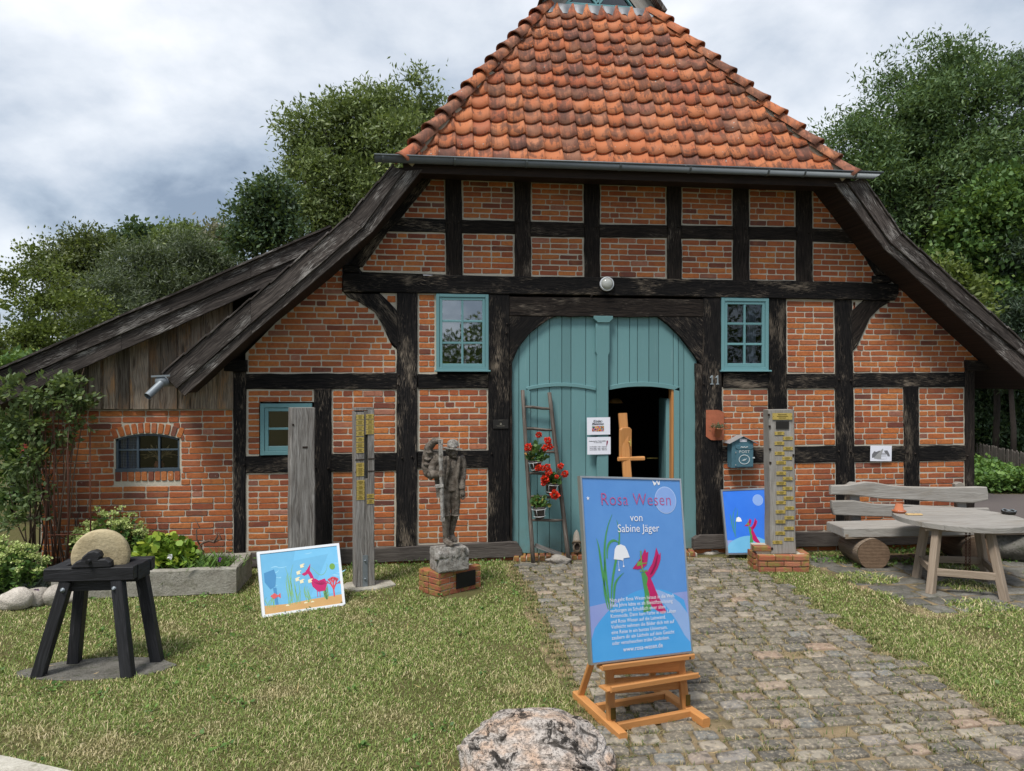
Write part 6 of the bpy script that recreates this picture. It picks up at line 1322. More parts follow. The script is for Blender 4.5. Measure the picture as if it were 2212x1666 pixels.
# ------------------------------------------------------------------ bench and table
be = thing('log_bench', 'rustic grey plank bench on two log feet against the farmhouse wall', 'bench', (5.1, -.7, 0))
def bp(name, pts, Y0, Y1, mat='grey_board', ch=.012): mb = MB(); mb.prism(pts, XZ, Y0, Y1, ch=ch); return mb.build(name, M[mat], be)
def bx_(cx, cy, Y): q = P(1789.1+.19118*cx, 1003+.19118*cy, Y); return (q.x, q.z)
Yb = -.42
bp('back_board', [bx_(*v, Yb) for v in [(35, 345), (32, 240), (200, 238), (330, 215), (430, 200), (560, 210), (700, 238), (900, 255), (1200, 262), (1450, 262), (1700, 255), (1800, 260), (1815, 330), (1815, 405), (1640, 440), (1400, 432), (1100, 415), (850, 400), (600, 392), (400, 365), (250, 350)]], Yb, Yb+.055)
bp('back_board', [bx_(*v, Yb-.03) for v in [(70, 575), (45, 500), (42, 415), (300, 412), (520, 450), (900, 462), (1300, 480), (1600, 500), (1820, 495), (1830, 525), (1800, 640), (1300, 620), (700, 598), (400, 590)]], Yb-.03, Yb+.02)
for c in ((235, 350, 265, 375), (1435, 1545, 1470, 1580)):
    bp('back_post', [bx_(c[0], 225, Yb+.06), bx_((c[0]+c[1])/2-20, 203, Yb+.06), bx_((c[0]+c[1])/2+25, 205, Yb+.06), bx_(c[1], 235, Yb+.06), bx_(c[3]+6, 670, Yb+.06), bx_(c[2]+6, 670, Yb+.06)], Yb+.058, Yb+.12)
sa = G(1806, 1131, .50); mb = MB(); zs_ = .50
top = [(3.93, -.92), (3.95, -.50), (6.45, -.50), (6.50, -.95), (5.2, -.98), (4.3, -.95)]
mb.prism(sub(top, .2, .012, 3), lambda a, b, c: (a, b, c), zs_, zs_-.11, ch=.012); mb.build('seat_plank', M['grey_board'], be)
mb = MB(); mb.prism(sub([(3.95, -.925), (6.48, -.955), (6.44, -.60), (3.97, -.60)], .2, .012, 5), lambda a, b, c: (a, b, c), zs_-.05, zs_-.135, ch=.03); mb.build('seat_underside', M['bark_log'], be)
def log(name, p, q, r0, label=None):
    mb = MB(); p, q = Vector(p), Vector(q); n = 26; d = (q-p).normalized(); a = Vector((0, 0, 1)).cross(d).normalized(); c = d.cross(a); prm = [r0*(1+.035*math.sin(2*math.pi*k/n*2+1)+.02*math.sin(2*math.pi*k/n*5)) for k in range(n)]
    for j in range(5):
        ctr = p.lerp(q, j/4)
        for k in range(n): an = 2*math.pi*k/n; mb.v.append(tuple(ctr+a*math.cos(an)*prm[k]*(1+.02*math.sin(j*2+k))+c*math.sin(an)*prm[k]))
    mb.smooth = True
    for j in range(4):
        for k in range(n): k2 = (k+1) % n; mb.face((j*n+k2, j*n+k, (j+1)*n+k, (j+1)*n+k2), [(j*.15, k2*.07), (j*.15, k*.07), (j*.15+.15, k*.07), (j*.15+.15, k2*.07)])
    mb.smooth = False; mb.build(name, M['bark_log'], be); mb = MB(); e_ = p-d*.002
    mb.poly([e_+a*math.cos(2*math.pi*k/n)*prm[k]*.985+c*math.sin(2*math.pi*k/n)*prm[k]*.985 for k in range(n)][::-1]); o = mb.build('log_end', M['log_end'], be); return o
t_ = MT('log_end', .9, 0, .15); LGC = Vector((4.27, -.97, .20))
t_.color(t_.mix(t_.noise(t_.pos(), 26, 4, .7), (.075, .048, .032), (.26, .175, .115))); wv2 = t_.n('ShaderNodeTexWave', wave_type='RINGS'); t_.set(wv2.inputs['Vector'], t_.map(t_.pos(), (1, 0, 1), (-LGC.x, 0, -LGC.z))); wv2.inputs['Scale'].default_value = 18; wv2.inputs['Distortion'].default_value = 2; t_.bump(wv2.outputs[1], .4, .006); M['log_end'] = t_.m
log('log_foot', (4.27, -1.00, .188), (4.33, -.48, .19), .192); log('log_foot', (5.60, -1.05, .19), (5.70, -.48, .19), .195)
tb = thing('round_table', 'round weathered grey wooden table with splayed legs in front of the bench', 'table', (4.85, -1.63, 0)); ct = Vector((4.87, -1.64)); Rr = .665; zt_ = .752; thk = .055; ga_ = rad(-4)
nb = 7; bw = 2*Rr/nb
for k in range(nb):
    v0, v1 = -Rr+bw*k+.0035, -Rr+bw*(k+1)-.0035; N2 = 10; pts = []
    for i in range(N2+1): v = v0+(v1-v0)*i/N2; pts.append((math.sqrt(max(0, Rr*Rr-v*v)), v))
    for i in range(N2+1): v = v1-(v1-v0)*i/N2; pts.append((-math.sqrt(max(0, Rr*Rr-v*v)), v))
    mb = MB(); mb.prism(pts, lambda a, b, c: (ct.x+a*math.cos(ga_)-b*math.sin(ga_), ct.y+a*math.sin(ga_)+b*math.cos(ga_), c), zt_, zt_-thk, ch=.004); mb.build('top_board', M['grey_board'], tb)
FT = [Vector((4.25, -2.03, 0)), Vector((4.84, -2.36, 0)), Vector((5.24, -1.62, 0)), Vector((4.52, -1.42, 0))]; TP = [Vector((4.40, -1.93, zt_-thk)), Vector((4.86, -2.12, zt_-thk)), Vector((5.12, -1.62, zt_-thk)), Vector((4.60, -1.48, zt_-thk))]
for f_, p_ in zip(FT, TP): mb = MB(); mb.beam(f_, p_, .075, .075, up=(.4, -.9, 0), ch=.005, n=2); mb.build('leg', M['table_leg'], tb)
for i in range(4): a_, b_ = FT[i].lerp(TP[i], .34), FT[(i+1) % 4].lerp(TP[(i+1) % 4], .34); d_ = (b_-a_).normalized(); mb = MB(); mb.beam(a_+d_*.037, b_-d_*.037, .035, .075, ch=.003); mb.build('stretcher', M['table_leg'], tb)
for i in (0, 2): a_, b_ = TP[i], TP[(i+1) % 4]; mb = MB(); d_ = (b_-a_).normalized(); mb.beam(a_-d_*.12+Vector((0, 0, -.02)), b_+d_*.12+Vector((0, 0, -.02)), .06, .035); mb.build('cleat', M['table_leg'], tb)
ch_ = thing('hanging_chain', 'rusty iron chain hanging below the round table', 'chain', (4.80, -1.88, .3)); q0 = Vector((4.80, -1.88, .66)); k = 0; z = .66
while z > .20:
    for s_ in (-.022, .022):
        mb = MB(); pts = []
        for i in range(9): an = 2*math.pi*i/8; pts.append(q0+Vector((s_+(.011*math.cos(an) if k % 2 else 0), (0 if k % 2 else .011*math.cos(an)), z-.66+.020*math.sin(an))))
        mb.tube(pts, .0035, 5, caps=False); mb.build('chain_link', M['rust'], ch_)
    z -= .032; k += 1
q = G(1942, 1108, zt_); q.z = zt_+.001
t = thing('flower_pot', 'upturned terracotta pot on its saucer with white lettering on the table, used as ashtray', 'flower pot', tuple(q)); mb = MB(); mb.lathe([(.001, 0), (.062, 0), (.078, .022), (.080, .026), (.066, .026), (.060, .012)], q, 24); mb.build('saucer', M['terracotta'], t)
mb = MB(); mb.lathe([(.054, .012), (.056, .040), (.050, .040), (.038, .100), (.036, .102), (.001, .102)], q, 24); mb.build('pot', M['terracotta'], t)
mb = MB(); mb.text('Aschenbecher', .020, lambda a, b: q+Vector((.0565*math.sin(a/.056+.2), -.0565*math.cos(a/.056+.2), .018+b)), off=.0004); mb.build('lettering', M['white'], t)
q = G(1974, 1113, zt_); q.z = zt_+.001; mb = MB(); mb.beam(q+Vector((-.085, .01, .008)), q+Vector((.085, -.012, .008)), .06, .015, ch=.005); tag(mb.build('spectacle_case', M['straw']), 'straw coloured glasses case lying near the left edge of the round table', 'glasses case')
t = thing('eyeglasses', 'thin round rimless eyeglasses standing on the glasses case', 'glasses', tuple(q))
for s_ in (-.005, .055): mb = MB(); pts = [q+Vector((s_+.020*math.cos(a_*math.pi/8), -.002, .036+.018*math.sin(a_*math.pi/8))) for a_ in range(17)]; mb.tube(pts, .0012, 5); mb.build('rim', M['galv'], t)
mb = MB(); mb.tube([q+Vector((.015, -.002, .040)), q+Vector((.025, -.006, .044)), q+Vector((.035, -.002, .040))], .0012, 5); mb.tube([q+Vector((.075, -.002, .036)), q+Vector((.085, .06, .02))], .0012, 5); mb.build('bridge', M['galv'], t)
q = G(2179, 1111, zt_); q.z = zt_+.001; t = thing('ashtray', 'dark metal ashtray with scalloped rim near the right side of the table', 'ashtray', tuple(q)); mb = MB(); mb.lathe([(.001, .004), (.058, .004), (.065, .0), (.074, .022), (.078, .040), (.068, .040), (.060, .014), (.001, .012)], q, 18); mb.build('bowl', M['bronze'], t)
mb = MB(); mb.tube([q+Vector((.070*math.cos(a_), .070*math.sin(a_), .042+.007*math.sin(a_*5))) for a_ in [k*math.pi/16 for k in range(33)]], .006, 6); mb.build('rim', M['galv'], t)
q = G(2195, 1216); rock('bench_boulder', (q.x+.12, q.y+.25, .20), (.50, .36, .27), 'big grey boulder at the right picture edge behind the round table', 'slab', 41, 'boulder', 4, .2)
# ------------------------------------------------------------------ curtain, wheat vase, curtain in the windows
gx = (hx0, hx1); mb = MB(); n = 24
for k in range(n):
    f0, f1 = k/n, (k+1)/n; xa, xb = hx0+.02+.22*f0, hx0+.02+.22*f1; ya, yb_ = .085+.012*math.sin(f0*24), .085+.012*math.sin(f1*24); mb.poly([(xa, ya, hz0+.02), (xb, yb_, hz0+.02), (xb, yb_, ztop-.03), (xa, ya, ztop-.03)], [(f0*.36, 0), (f1*.36, 0), (f1*.36, .38), (f0*.36, .38)])
tag(mb.build('window_curtain', M['gingham']), 'blue and white checked curtain behind the arched annex window', 'curtain')
q = Vector((hx0+.455, .125, hz0+.01)); t = thing('wheat_vase', 'small terracotta jug of dried wheat behind the arched annex window', 'vase', tuple(q)); mb = MB(); mb.lathe([(.001, 0), (.048, 0), (.058, .03), (.056, .06), (.042, .075), (.046, .090), (.038, .09), (.001, .08)], q, 18); mb.build('jug', M['terracotta'], t)
mb = MB(); r_ = random.Random(6)
for k in range(46):
    an = r_.uniform(-1.25, 1.2); l = r_.uniform(.12, .24); tip = q+Vector((math.sin(an)*l, r_.uniform(-.03, .03), .085+math.cos(an)*l*.75)); mid = q+Vector((math.sin(an)*l*.35, 0, .085+l*.42)); mb.tube([q+Vector((0, 0, .08)), mid, tip], .0016, 4, caps=False); d_ = (tip-mid).normalized(); mb.tube([tip, tip+d_*.02, tip+d_*.045], [.003, .006, .001], 5, caps=False)
mb.build('wheat_stems', M['straw'], t, kind='stuff')
mb = MB(); zc0, zc1 = ir[2], ir[3]
for k in range(10): f0, f1 = k/10, (k+1)/10; xa, xb = ir[1]-.13+.13*f0, ir[1]-.13+.13*f1; mb.poly([(xa, .16+.02*math.sin(k*1.9), zc0), (xb, .16+.02*math.sin(k*1.9+1.9), zc0), (xb, .16+.02*math.sin(k*1.9+1.9), zc1), (xa, .16+.02*math.sin(k*1.9), zc1)])
tag(mb.build('window_curtain', M['curtain_white']), 'pale blue curtain at the right side of the upper right window', 'curtain')
q = P(1330, 871, 2.6); t = thing('interior_lamp', 'yellowish half round lamp shade inside the dark open door', 'lamp', tuple(q)); mb = MB(); mb.lathe([(.001, .09), (.05, .08), (.10, .045), (.12, 0), (.115, 0), (.001, .06)], q, 16); mb.build('lamp_shade', flat('amber_shade', (.75, .45, .15), .5), t)
# ------------------------------------------------------------------ carved wanderer on block and brick pedestal
L_, F_, R_ = G(904, 1278), G(949, 1291), G(1039, 1269); hP = .25; pd = thing('brick_pedestal', 'low mossy brick pedestal with a black plaque carrying the carved figure', 'pedestal', tuple(F_))
e1 = (L_-F_); e2 = (R_-F_); B3 = L_+e2
core = MB(); core.prism([(0, 0), (1, 0), (1, 1), (0, 1)], lambda a, b, c: F_+e1*(.03+.94*a)+e2*(.03+.94*b)+Vector((0, 0, c)), hP-.008, 0); core.build('mortar_core', M['mortar'], pd)
def ped_row(o_, d_, nn, z, n_out, sh, h=.056):
    l = d_.length/nn; dd = d_.normalized()
    for k in range(nn):
        a_ = o_+dd*(l*k+.006)+n_out*-.045; b_ = o_+dd*(l*(k+1)-.006)+n_out*-.045; mb = MB(); mb.rn = R.random(); mb.beam(a_+Vector((0, 0, z)), b_+Vector((0, 0, z)), .09, h, ch=.006, jit=.004, n=2); mb.build('brick', M['brick_mossy'], pd)
nl = Vector((e1.y, -e1.x, 0)).normalized(); nl = nl if nl.dot(Vector((-1, -1, 0))) > 0 else -nl; nr = Vector((e2.y, -e2.x, 0)).normalized(); nr = nr if nr.dot(Vector((0, -1, 0))) > 0 else -nr
for i, z in enumerate((.028, .092, .156, .220)): ped_row(F_+e1*.0, e1, 2, z, nl, 0); ped_row(F_+e2*.0, e2, 3 if i % 2 else 4, z, nr, 0); ped_row(F_+e1+e2*.0, e2, 3, z, -nr, 0)
mb = MB(); c_ = F_+e2*.62+nr*.006+Vector((0, 0, .13)); mb.beam(c_-e2.normalized()*.13, c_+e2.normalized()*.13, .012, .165, ch=.002); mb.build('black_plaque', M['iron'], pd)
fb0 = Vector((-.84, -1.33, hP)); st_ = thing('carved_wanderer', 'weathered wooden carving of a man with hat, rucksack and staff on a rough wooden block', 'statue', tuple(fb0))
mb = MB(); mb.box(fb0+Vector((0, 0, .075)), (.345, .28, .15), ch=.015, rz=rad(20)); mb.box(fb0+Vector((0, 0, .19)), (.35, .29, .11), ch=.035, rz=rad(20))
for k in range(5): mb.beam(fb0+Vector((-.135+.07*k, -.175+.025*k, .14+.01*(k % 2))), fb0+Vector((-.13+.07*k, -.10, .265)), .055, .06, up=(0, 1, 0), ch=.015)
o = link('wooden_block', carve(mb, .010, 'wooden_block', 1), M['carved_light'], st_, WORLD[st_.name]); o.data.transform(Matrix.Translation(-fb0)) if False else None
zf = hP+.275; S = .000835
def sp(cx, cy, d=0.0): return Vector((fb0.x+(cx-462)*S, fb0.y+d, zf+(1590-cy)*S))
mb = MB()
def limb(pts, rr_, fl=1.0): mb.tube(pts, rr_, 14, flat=fl)
# trunk, coat and head fused into one skin
limb([sp(500, 900, 0), sp(490, 800, .0), sp(480, 640, .0), sp(490, 520, .01), sp(495, 450, .01)], [.10, .095, .105, .108, .06], .72)
limb([sp(345, 985, .0), sp(350, 850, .0), sp(330, 700, .01), sp(345, 560, .01), sp(360, 460, .01)], [.040, .052, .060, .066, .045], .75); limb([sp(585, 1000, -.0), sp(590, 850, 0), sp(600, 680, .0), sp(600, 540, .01), sp(590, 455, .01)], [.028, .035, .045, .055, .045], .8)
limb([sp(495, 470, .0), sp(498, 420, -.015)], [.045, .042]); mb.blob(sp(505, 400, -.03), (.056, .062, .070), 1, 3, .03); mb.blob(sp(535, 425, -.075), (.018, .022, .016), 1, 2, .05); mb.blob(sp(530, 458, -.062), (.030, .024, .018), 1, 2, .05); mb.blob(sp(432, 400, -.01), (.014, .02, .026), 1, 2, .05)
limb([sp(350, 470, 0), sp(270, 560, .01), sp(225, 670, -.0)], [.058, .052, .046]); limb([sp(225, 680, -.0), sp(290, 690, -.07), sp(345, 670, -.115)], [.048, .040, .032])     # arm holding the staff
mb.blob(sp(352, 668, -.13), (.038, .032, .034), 4, 2, .05)
for k in range(4): limb([sp(330, 640+k*18, -.15), sp(365, 636+k*18, -.165), sp(392, 640+k*18, -.145)], [.0085, .009, .0075])
limb([sp(335, 632, -.145), sp(352, 618, -.16), sp(372, 622, -.158)], [.010, .0095, .008])
limb([sp(605, 470, 0), sp(632, 570, .01), sp(632, 680, .0), sp(622, 790, -.03), sp(624, 880, -.045)], [.050, .048, .043, .040, .037]); limb([sp(626, 880, -.045), sp(632, 930, -.05), sp(640, 965, -.055)], [.026, .030, .024])
for k, (dx, l) in enumerate(((-12, 48), (2, 62), (16, 58), (27, 40))): limb([sp(628+dx, 955, -.055+k*.004), sp(630+dx*1.3, 955+l*.6, -.065), sp(624+dx*1.2, 955+l, -.06)], [.0085, .008, .006])
limb([sp(612, 925, -.07), sp(604, 960, -.08), sp(606, 985, -.08)], [.009, .008, .006])
limb([sp(415, 900, 0), sp(412, 1050, -.02), sp(420, 1185, -.035), sp(418, 1330, -.02), sp(420, 1500, -.0)], [.068, .060, .050, .042, .033]); limb([sp(530, 900, 0), sp(545, 1050, .01), sp(538, 1190, .01), sp(515, 1330, .04), sp(492, 1470, .06)], [.060, .054, .046, .038, .030])
limb([sp(415, 1210, -.03), sp(418, 1225, -.03)], [.062, .058]); limb([sp(536, 1210, .01), sp(535, 1225, .012)], [.058, .054])
limb([sp(415, 1530, .02), sp(430, 1550, -.03), sp(470, 1572, -.09), sp(500, 1580, -.13)], [.036, .042, .040, .024], .75); limb([sp(490, 1480, .07), sp(505, 1520, .04), sp(530, 1545, -.01), sp(545, 1552, -.04)], [.032, .036, .034, .022], .75)
# lapels
limb([sp(440, 450, -.085), sp(455, 560, -.10), sp(420, 720, -.085), sp(385, 960, -.05)], [.016, .018, .016, .012]); limb([sp(590, 450, -.06), sp(580, 560, -.08), sp(560, 760, -.075), sp(575, 985, -.045)], [.016, .018, .016, .014])
o = link('carved_body', carve(mb, .0055, 'carved_body', 1), M['carved'], st_, WORLD[st_.name])
mb = MB(); mb.blob(sp(508, 300, -.01), (.062, .066, .052), 2, 3, .04); mb.lathe([(.064, -.038), (.095, -.036), (.112, -.028), (.114, -.020), (.095, -.024), (.064, -.026)], sp(503, 325, -.015), 24, Matrix.Rotation(rad(5), 3, 'Y')); mb.lathe([(.066, -.03), (.062, .02), (.056, .045), (.045, .052), (.001, .050)], sp(508, 318, -.012), 20); o = link('carved_hat', carve(mb, .006, 'carved_hat', 1), M['carved_light'], st_, WORLD[st_.name])
mb = MB(); limb([sp(345, 260, -.0), sp(270, 270, .03), sp(205, 340, .06), sp(175, 470, .08), sp(165, 600, .08), sp(195, 690, .07), sp(250, 755, .05)], [.032, .045, .055, .055, .055, .055, .03], .9); limb([sp(290, 400, .10), sp(280, 600, .11), sp(300, 720, .09)], [.07, .10, .06], .8)
for c in ((170, 400), (155, 490), (150, 560), (180, 660)): limb([sp(c[0]-15, c[1], .03), sp(c[0]+40, c[1]+12, .01), sp(c[0]+75, c[1]+5, .04)], [.012, .014, .012])
o = link('carved_rucksack', carve(mb, .009, 'carved_rucksack', 2), M['carved'], st_, WORLD[st_.name])
mb = MB(); mb.beam(sp(348, 240, -.13), sp(352, 520, -.14), .042, .036, ch=.006, n=3, jit=.002); mb.beam(sp(352, 520, -.14), sp(372, 1262, -.15), .040, .034, ch=.006, n=5, jit=.002); mb.beam(sp(320, 262, -.13), sp(378, 262, -.13), .035, .06, ch=.008); mb.beam(sp(280, 822, -.15), sp(382, 815, -.15), .04, .038, ch=.006); mb.beam(sp(345, 1245, -.15), sp(400, 1240, -.15), .04, .04, ch=.006); mb.build('carved_staff', M['carved_light'], st_)
for o in [c for c in bpy.data.objects if c.parent == st_ and c.name.split('.')[0] in ('wooden_block', 'carved_body', 'carved_hat', 'carved_rucksack')]: o.data.transform(Matrix.Translation(-fb0))
# ------------------------------------------------------------------ foliage made of single leaf faces
def leafmesh(name, C, size, mat, seed, rnd=None, elong=.5, up=.35, n_side=4, dirs=None, jitter=.35):
    g = np.random.default_rng(seed); n = len(C); s = size*g.uniform(1-jitter, 1+jitter, n)
    d = g.normal(0, 1, (n, 3)) if dirs is None else dirs+g.normal(0, .45, (n, 3)); d /= np.linalg.norm(d, axis=1)[:, None]+1e-9
    nr = g.normal(0, 1, (n, 3)); nr[:, 2] += up*3; nr -= d*(nr*d).sum(1)[:, None]; nr /= np.linalg.norm(nr, axis=1)[:, None]+1e-9
    sd_ = np.cross(d, nr); S = s[:, None]
    if n_side == 4:
        V = np.stack([C, C+d*S*.45+sd_*S*elong*.5-nr*S*.06, C+d*S, C+d*S*.45-sd_*S*elong*.5-nr*S*.06], 1)
    else:
        V = np.stack([C+(d*math.cos(2*math.pi*k/n_side)+sd_*math.sin(2*math.pi*k/n_side))*S*(.5 if k % 2 == 0 else .45)+nr*S*.05*(k % 2) for k in range(n_side)], 1)
    F = np.arange(n*n_side).reshape(n, n_side); rn = g.random(n) if rnd is None else rnd
    return np_mesh(name, V.reshape(-1, 3), F, rn, mat, n_side)
def clumps(blobs, nclump, nleaf, sig, seed, surf=.75, flatten=1.0, gap=-9, puffs=0):
    g = np.random.default_rng(seed); vol = np.array([b[3]*b[4]*b[5] for b in blobs])**.67; pr = vol/vol.sum(); idx = g.choice(len(blobs), nclump, p=pr)
    def on(B, n, lo):
        v = g.normal(0, 1, (n, 3)); v /= np.linalg.norm(v, axis=1)[:, None]; return v
    if puffs:
        ns = max(6, int(nclump/puffs)); bi = g.choice(len(blobs), ns, p=pr); SB = np.array(blobs)[bi]; sv_ = on(SB, ns, 0); rs = np.where(g.random(ns) < .25, g.uniform(.25, .7, ns), g.uniform(.72, 1.02, ns))
        sc = SB[:, :3]+sv_*SB[:, 3:6]*rs[:, None]; sr = np.clip(SB[:, 3]*.34, .22, 1.6)*g.uniform(.65, 1.3, ns); k = g.choice(ns, nclump, p=sr**2/(sr**2).sum()); v = on(None, nclump, 0)
        ctr = sc[k]+v*(sr[k]*g.uniform(.45, 1.0, nclump))[:, None]*np.array([1, 1, .72]); v = sv_[k]*.6+v*.4
    else:
        B = np.array(blobs)[idx]; v = on(B, nclump, 0); r_ = surf+(1.04-surf)*g.random(nclump)**.7; deep = g.random(nclump) < .22; r_ = np.where(deep, g.uniform(.2, .75, nclump), r_)
        ctr = B[:, :3]+v*B[:, 3:6]*r_[:, None]
        if gap > -1:
            fq = 2.6/max(.4, float(np.median(B[:, 3]))); off_ = Vector((seed*1.7, seed, 0)); kp = np.array([mnoise.noise(Vector(c)*fq+off_) > gap for c in ctr]); ctr, v = ctr[kp], v[kp]; nclump = len(ctr)
    sg = sig*g.uniform(.6, 1.35, nclump)
    C = np.repeat(ctr, nleaf, 0)+np.clip(g.normal(0, 1, (nclump*nleaf, 3)), -1.7, 1.7)*np.repeat(sg, nleaf)[:, None]*np.array([1, 1, .62*flatten])
    rn = np.clip(np.repeat(g.random(nclump), nleaf)*.55+g.random(nclump*nleaf)*.45, 0, 1); out_ = np.repeat(v, nleaf, 0)
    return C, rn, out_, ctr
def blobpx(lst, Z):
    o = []
    for b in lst:
        x, y, r_ = b[:3]; ry = b[3] if len(b) > 3 else r_; Zb = Z+(b[4] if len(b) > 4 else 0); c = D(x, y, Zb); o.append((c.x, c.y, c.z, r_*Zb/FPX, r_*Zb/FPX*.9, ry*Zb/FPX))
    return o
def tree(name, label, lst, Z, trunk_px, mat, nclump, nleaf, leafsize, seed, sig=.3, elong=.45, group=None, trunk_r=.12, cat='tree', surf=.7, flatten=1.0, limbs=7, droop=0.0, up=.35, gap=-.12, puffs=11):
    bl_ = blobpx(lst, Z); base = D(trunk_px, 818, Z); base.z = 0; t = thing(name, label, cat, tuple(base), group); r_ = random.Random(seed)
    C, rn, out_, ctr = clumps(bl_, nclump, nleaf, sig, seed, surf, flatten, gap, puffs); keep = C[:, 2] > .05; C, rn, out_ = C[keep], rn[keep], out_[keep]
    dr = out_*.35+np.array([0, 0, .1-droop]); me = leafmesh('crown', C-np.array(base), leafsize, M[mat], seed+1, rn, elong, up, dirs=dr); link('crown', me, None, t, tuple(base))
    cen = Vector(np.mean(np.array([b[:3] for b in bl_]), 0)); mb = MB(); fork = Vector((base.x+(cen.x-base.x)*.35, base.y, base.z+(cen.z-base.z)*.62)); mb.tube([base, base.lerp(fork, .5)+Vector((.05, 0, 0)), fork], [trunk_r*1.15, trunk_r, trunk_r*.8], 9); mb.build('trunk', M['bark'], t)
    for k in range(limbs):
        q = Vector(ctr[r_.randrange(len(ctr))]); m = fork.lerp(q, .5)+Vector((r_.uniform(-.2, .2), 0, .25)); mb = MB(); mb.tube([fork-Vector((0, 0, .2*k/limbs)), m, q], [trunk_r*.32, trunk_r*.20, trunk_r*.08], 6); mb.build('limb', M['bark'], t)
    return t
tree('ash_tree', 'tall broad green ash tree rising behind the left slope of the red roof', [(890, 225, 70), (830, 260, 70), (770, 275, 75), (700, 305, 80), (665, 330, 50), (950, 270, 60), (685, 410, 68), (760, 400, 110), (880, 370, 120), (650, 480, 50), (720, 500, 80), (840, 480, 100)], 23, 790, 'leaf_ash', 2700, 26, .155, 51, .27, .38, trunk_r=.22, limbs=22, surf=.6)
tree('dark_tree', 'small dark tree between the pale birch and the ash, above the annex roof', [(575, 430, 38), (555, 480, 45), (590, 500, 50), (545, 530, 45), (530, 500, 28)], 20, 565, 'leaf_dark2', 560, 24, .13, 52, .24, .5, limbs=5)
tree('ash_tree', 'large dense ash tree against the sky right of the red roof', [(2000, 165, 70, 70), (2090, 180, 75, 70), (1920, 190, 60), (1860, 235, 60), (1810, 290, 50), (1790, 345, 30), (1850, 340, 80), (1950, 290, 100), (2060, 290, 110), (2150, 270, 90), (1850, 430, 75), (1950, 420, 110), (2070, 420, 120), (1900, 520, 70), (1990, 540, 90), (2090, 560, 100), (2160, 450, 100)], 19, 1990, 'leaf_ash2', 4200, 26, .125, 53, .24, .34, trunk_r=.2, limbs=24, surf=.6)
tree('maple_tree', 'dark leafy maple in front of the right ash tree, above the right bargeboard', [(2120, 480, 70), (2190, 520, 70), (2080, 560, 50), (2180, 430, 60), (2140, 600, 70), (2200, 640, 60)], 17.5, 2150, 'leaf_maple', 1500, 24, .12, 54, .22, .75, trunk_r=.07, gap=-.3)
tree('spruce_tree', 'dark slender spruce at the upper right picture edge', [(2205, 200, 40, 60), (2210, 290, 50, 60), (2205, 380, 50, 60), (2215, 470, 60, 60), (2200, 150, 22, 35)], 19, 2225, 'leaf_dark2', 700, 28, .12, 55, .18, .25, droop=.35)
tree('conifer_tree', 'grey-green feathery conifer at the right picture edge under the maple', [(2205, 560, 55), (2170, 680, 60), (2200, 760, 70), (2140, 730, 45), (2110, 690, 40)], 17, 2190, 'leaf_conifer', 1000, 28, .11, 56, .17, .22, trunk_r=.06, droop=.3)
tree('yew_tree', 'very dark dense yew behind the picket fence right of the farmhouse', [(2130, 840, 60, 55), (2195, 850, 70, 60), (2150, 915, 60, 45), (2215, 930, 60, 50), (2100, 900, 40, 50), (2250, 830, 60), (2120, 960, 40, 30), (2180, 975, 50, 30)], 18.5, 2170, 'leaf_dark2', 1900, 28, .11, 57, .22, .45, trunk_r=.05, droop=.1, gap=-.4)
tree('young_shrub', 'bright yellow-green young shrub beside the lower right bargeboard', [(2045, 610, 35, 40), (2075, 655, 35), (2100, 700, 30)], 13, 2075, 'leaf_yellow', 200, 22, .11, 58, .16, .5, cat='shrub', trunk_r=.05, limbs=4)
G1 = 'trees in the background left of the farmhouse'
tree('ginkgo_tree', 'slender light green tree with tiers of branches at the left picture edge', [(72, 560, 18, 30), (110, 598, 50, 12), (35, 600, 35, 14), (70, 640, 60, 16), (20, 660, 50, 18), (120, 670, 70, 15), (180, 655, 60, 10), (190, 690, 70, 13), (60, 710, 70, 22), (130, 730, 80, 20), (20, 750, 60, 30), (100, 780, 90, 25), (210, 720, 50, 12)], 14.5, 72, 'leaf_yellow', 560, 24, .06, 61, .12, .8, trunk_r=.045, limbs=14, surf=.3)
tree('yellowish_tree', 'yellowish green tree with a gap in its crown behind the ginkgo', [(200, 530, 45, 28), (170, 555, 55, 35), (120, 590, 45, 35), (225, 560, 30, 30), (180, 630, 60, 50)], 25, 185, 'leaf_olive', 800, 24, .13, 62, .3, .5, group=None)
tree('willow_tree', 'silvery green willow bush nearest the ginkgo, low above the annex roof', [(240, 640, 50, 55), (260, 700, 60, 50), (210, 720, 50, 40)], 19, 245, 'leaf_willow', 650, 28, .13, 63, .22, .2, cat='willow')
tree('willow_tree', 'rounded silvery green willow in the middle of the willow group', [(300, 570, 55, 50), (330, 610, 70, 60), (290, 650, 60, 60), (360, 660, 60, 50)], 20.5, 320, 'leaf_willow', 950, 28, .135, 64, .24, .2, cat='willow')
tree('willow_tree', 'broad silvery green willow right in the willow group beside the dark tree', [(420, 550, 60, 45), (470, 575, 50, 45), (400, 600, 60, 50), (450, 620, 60, 40), (370, 545, 35, 25), (500, 600, 40, 40)], 21.5, 430, 'leaf_willow', 950, 28, .135, 65, .24, .2, cat='willow')
tree('distant_tree', 'small dark crown peeping above the middle willow', [(300, 508, 26, 16), (325, 520, 22, 16), (275, 525, 18, 14)], 34, 300, 'leaf_dark2', 190, 22, .2, 66, .38, .8, limbs=4)
tree('distant_tree', 'rounded olive crown peeping above the right willow', [(395, 508, 30, 22), (415, 515, 22, 18), (375, 520, 22, 18)], 32, 395, 'leaf_ash', 220, 22, .17, 67, .32, .5, limbs=4)
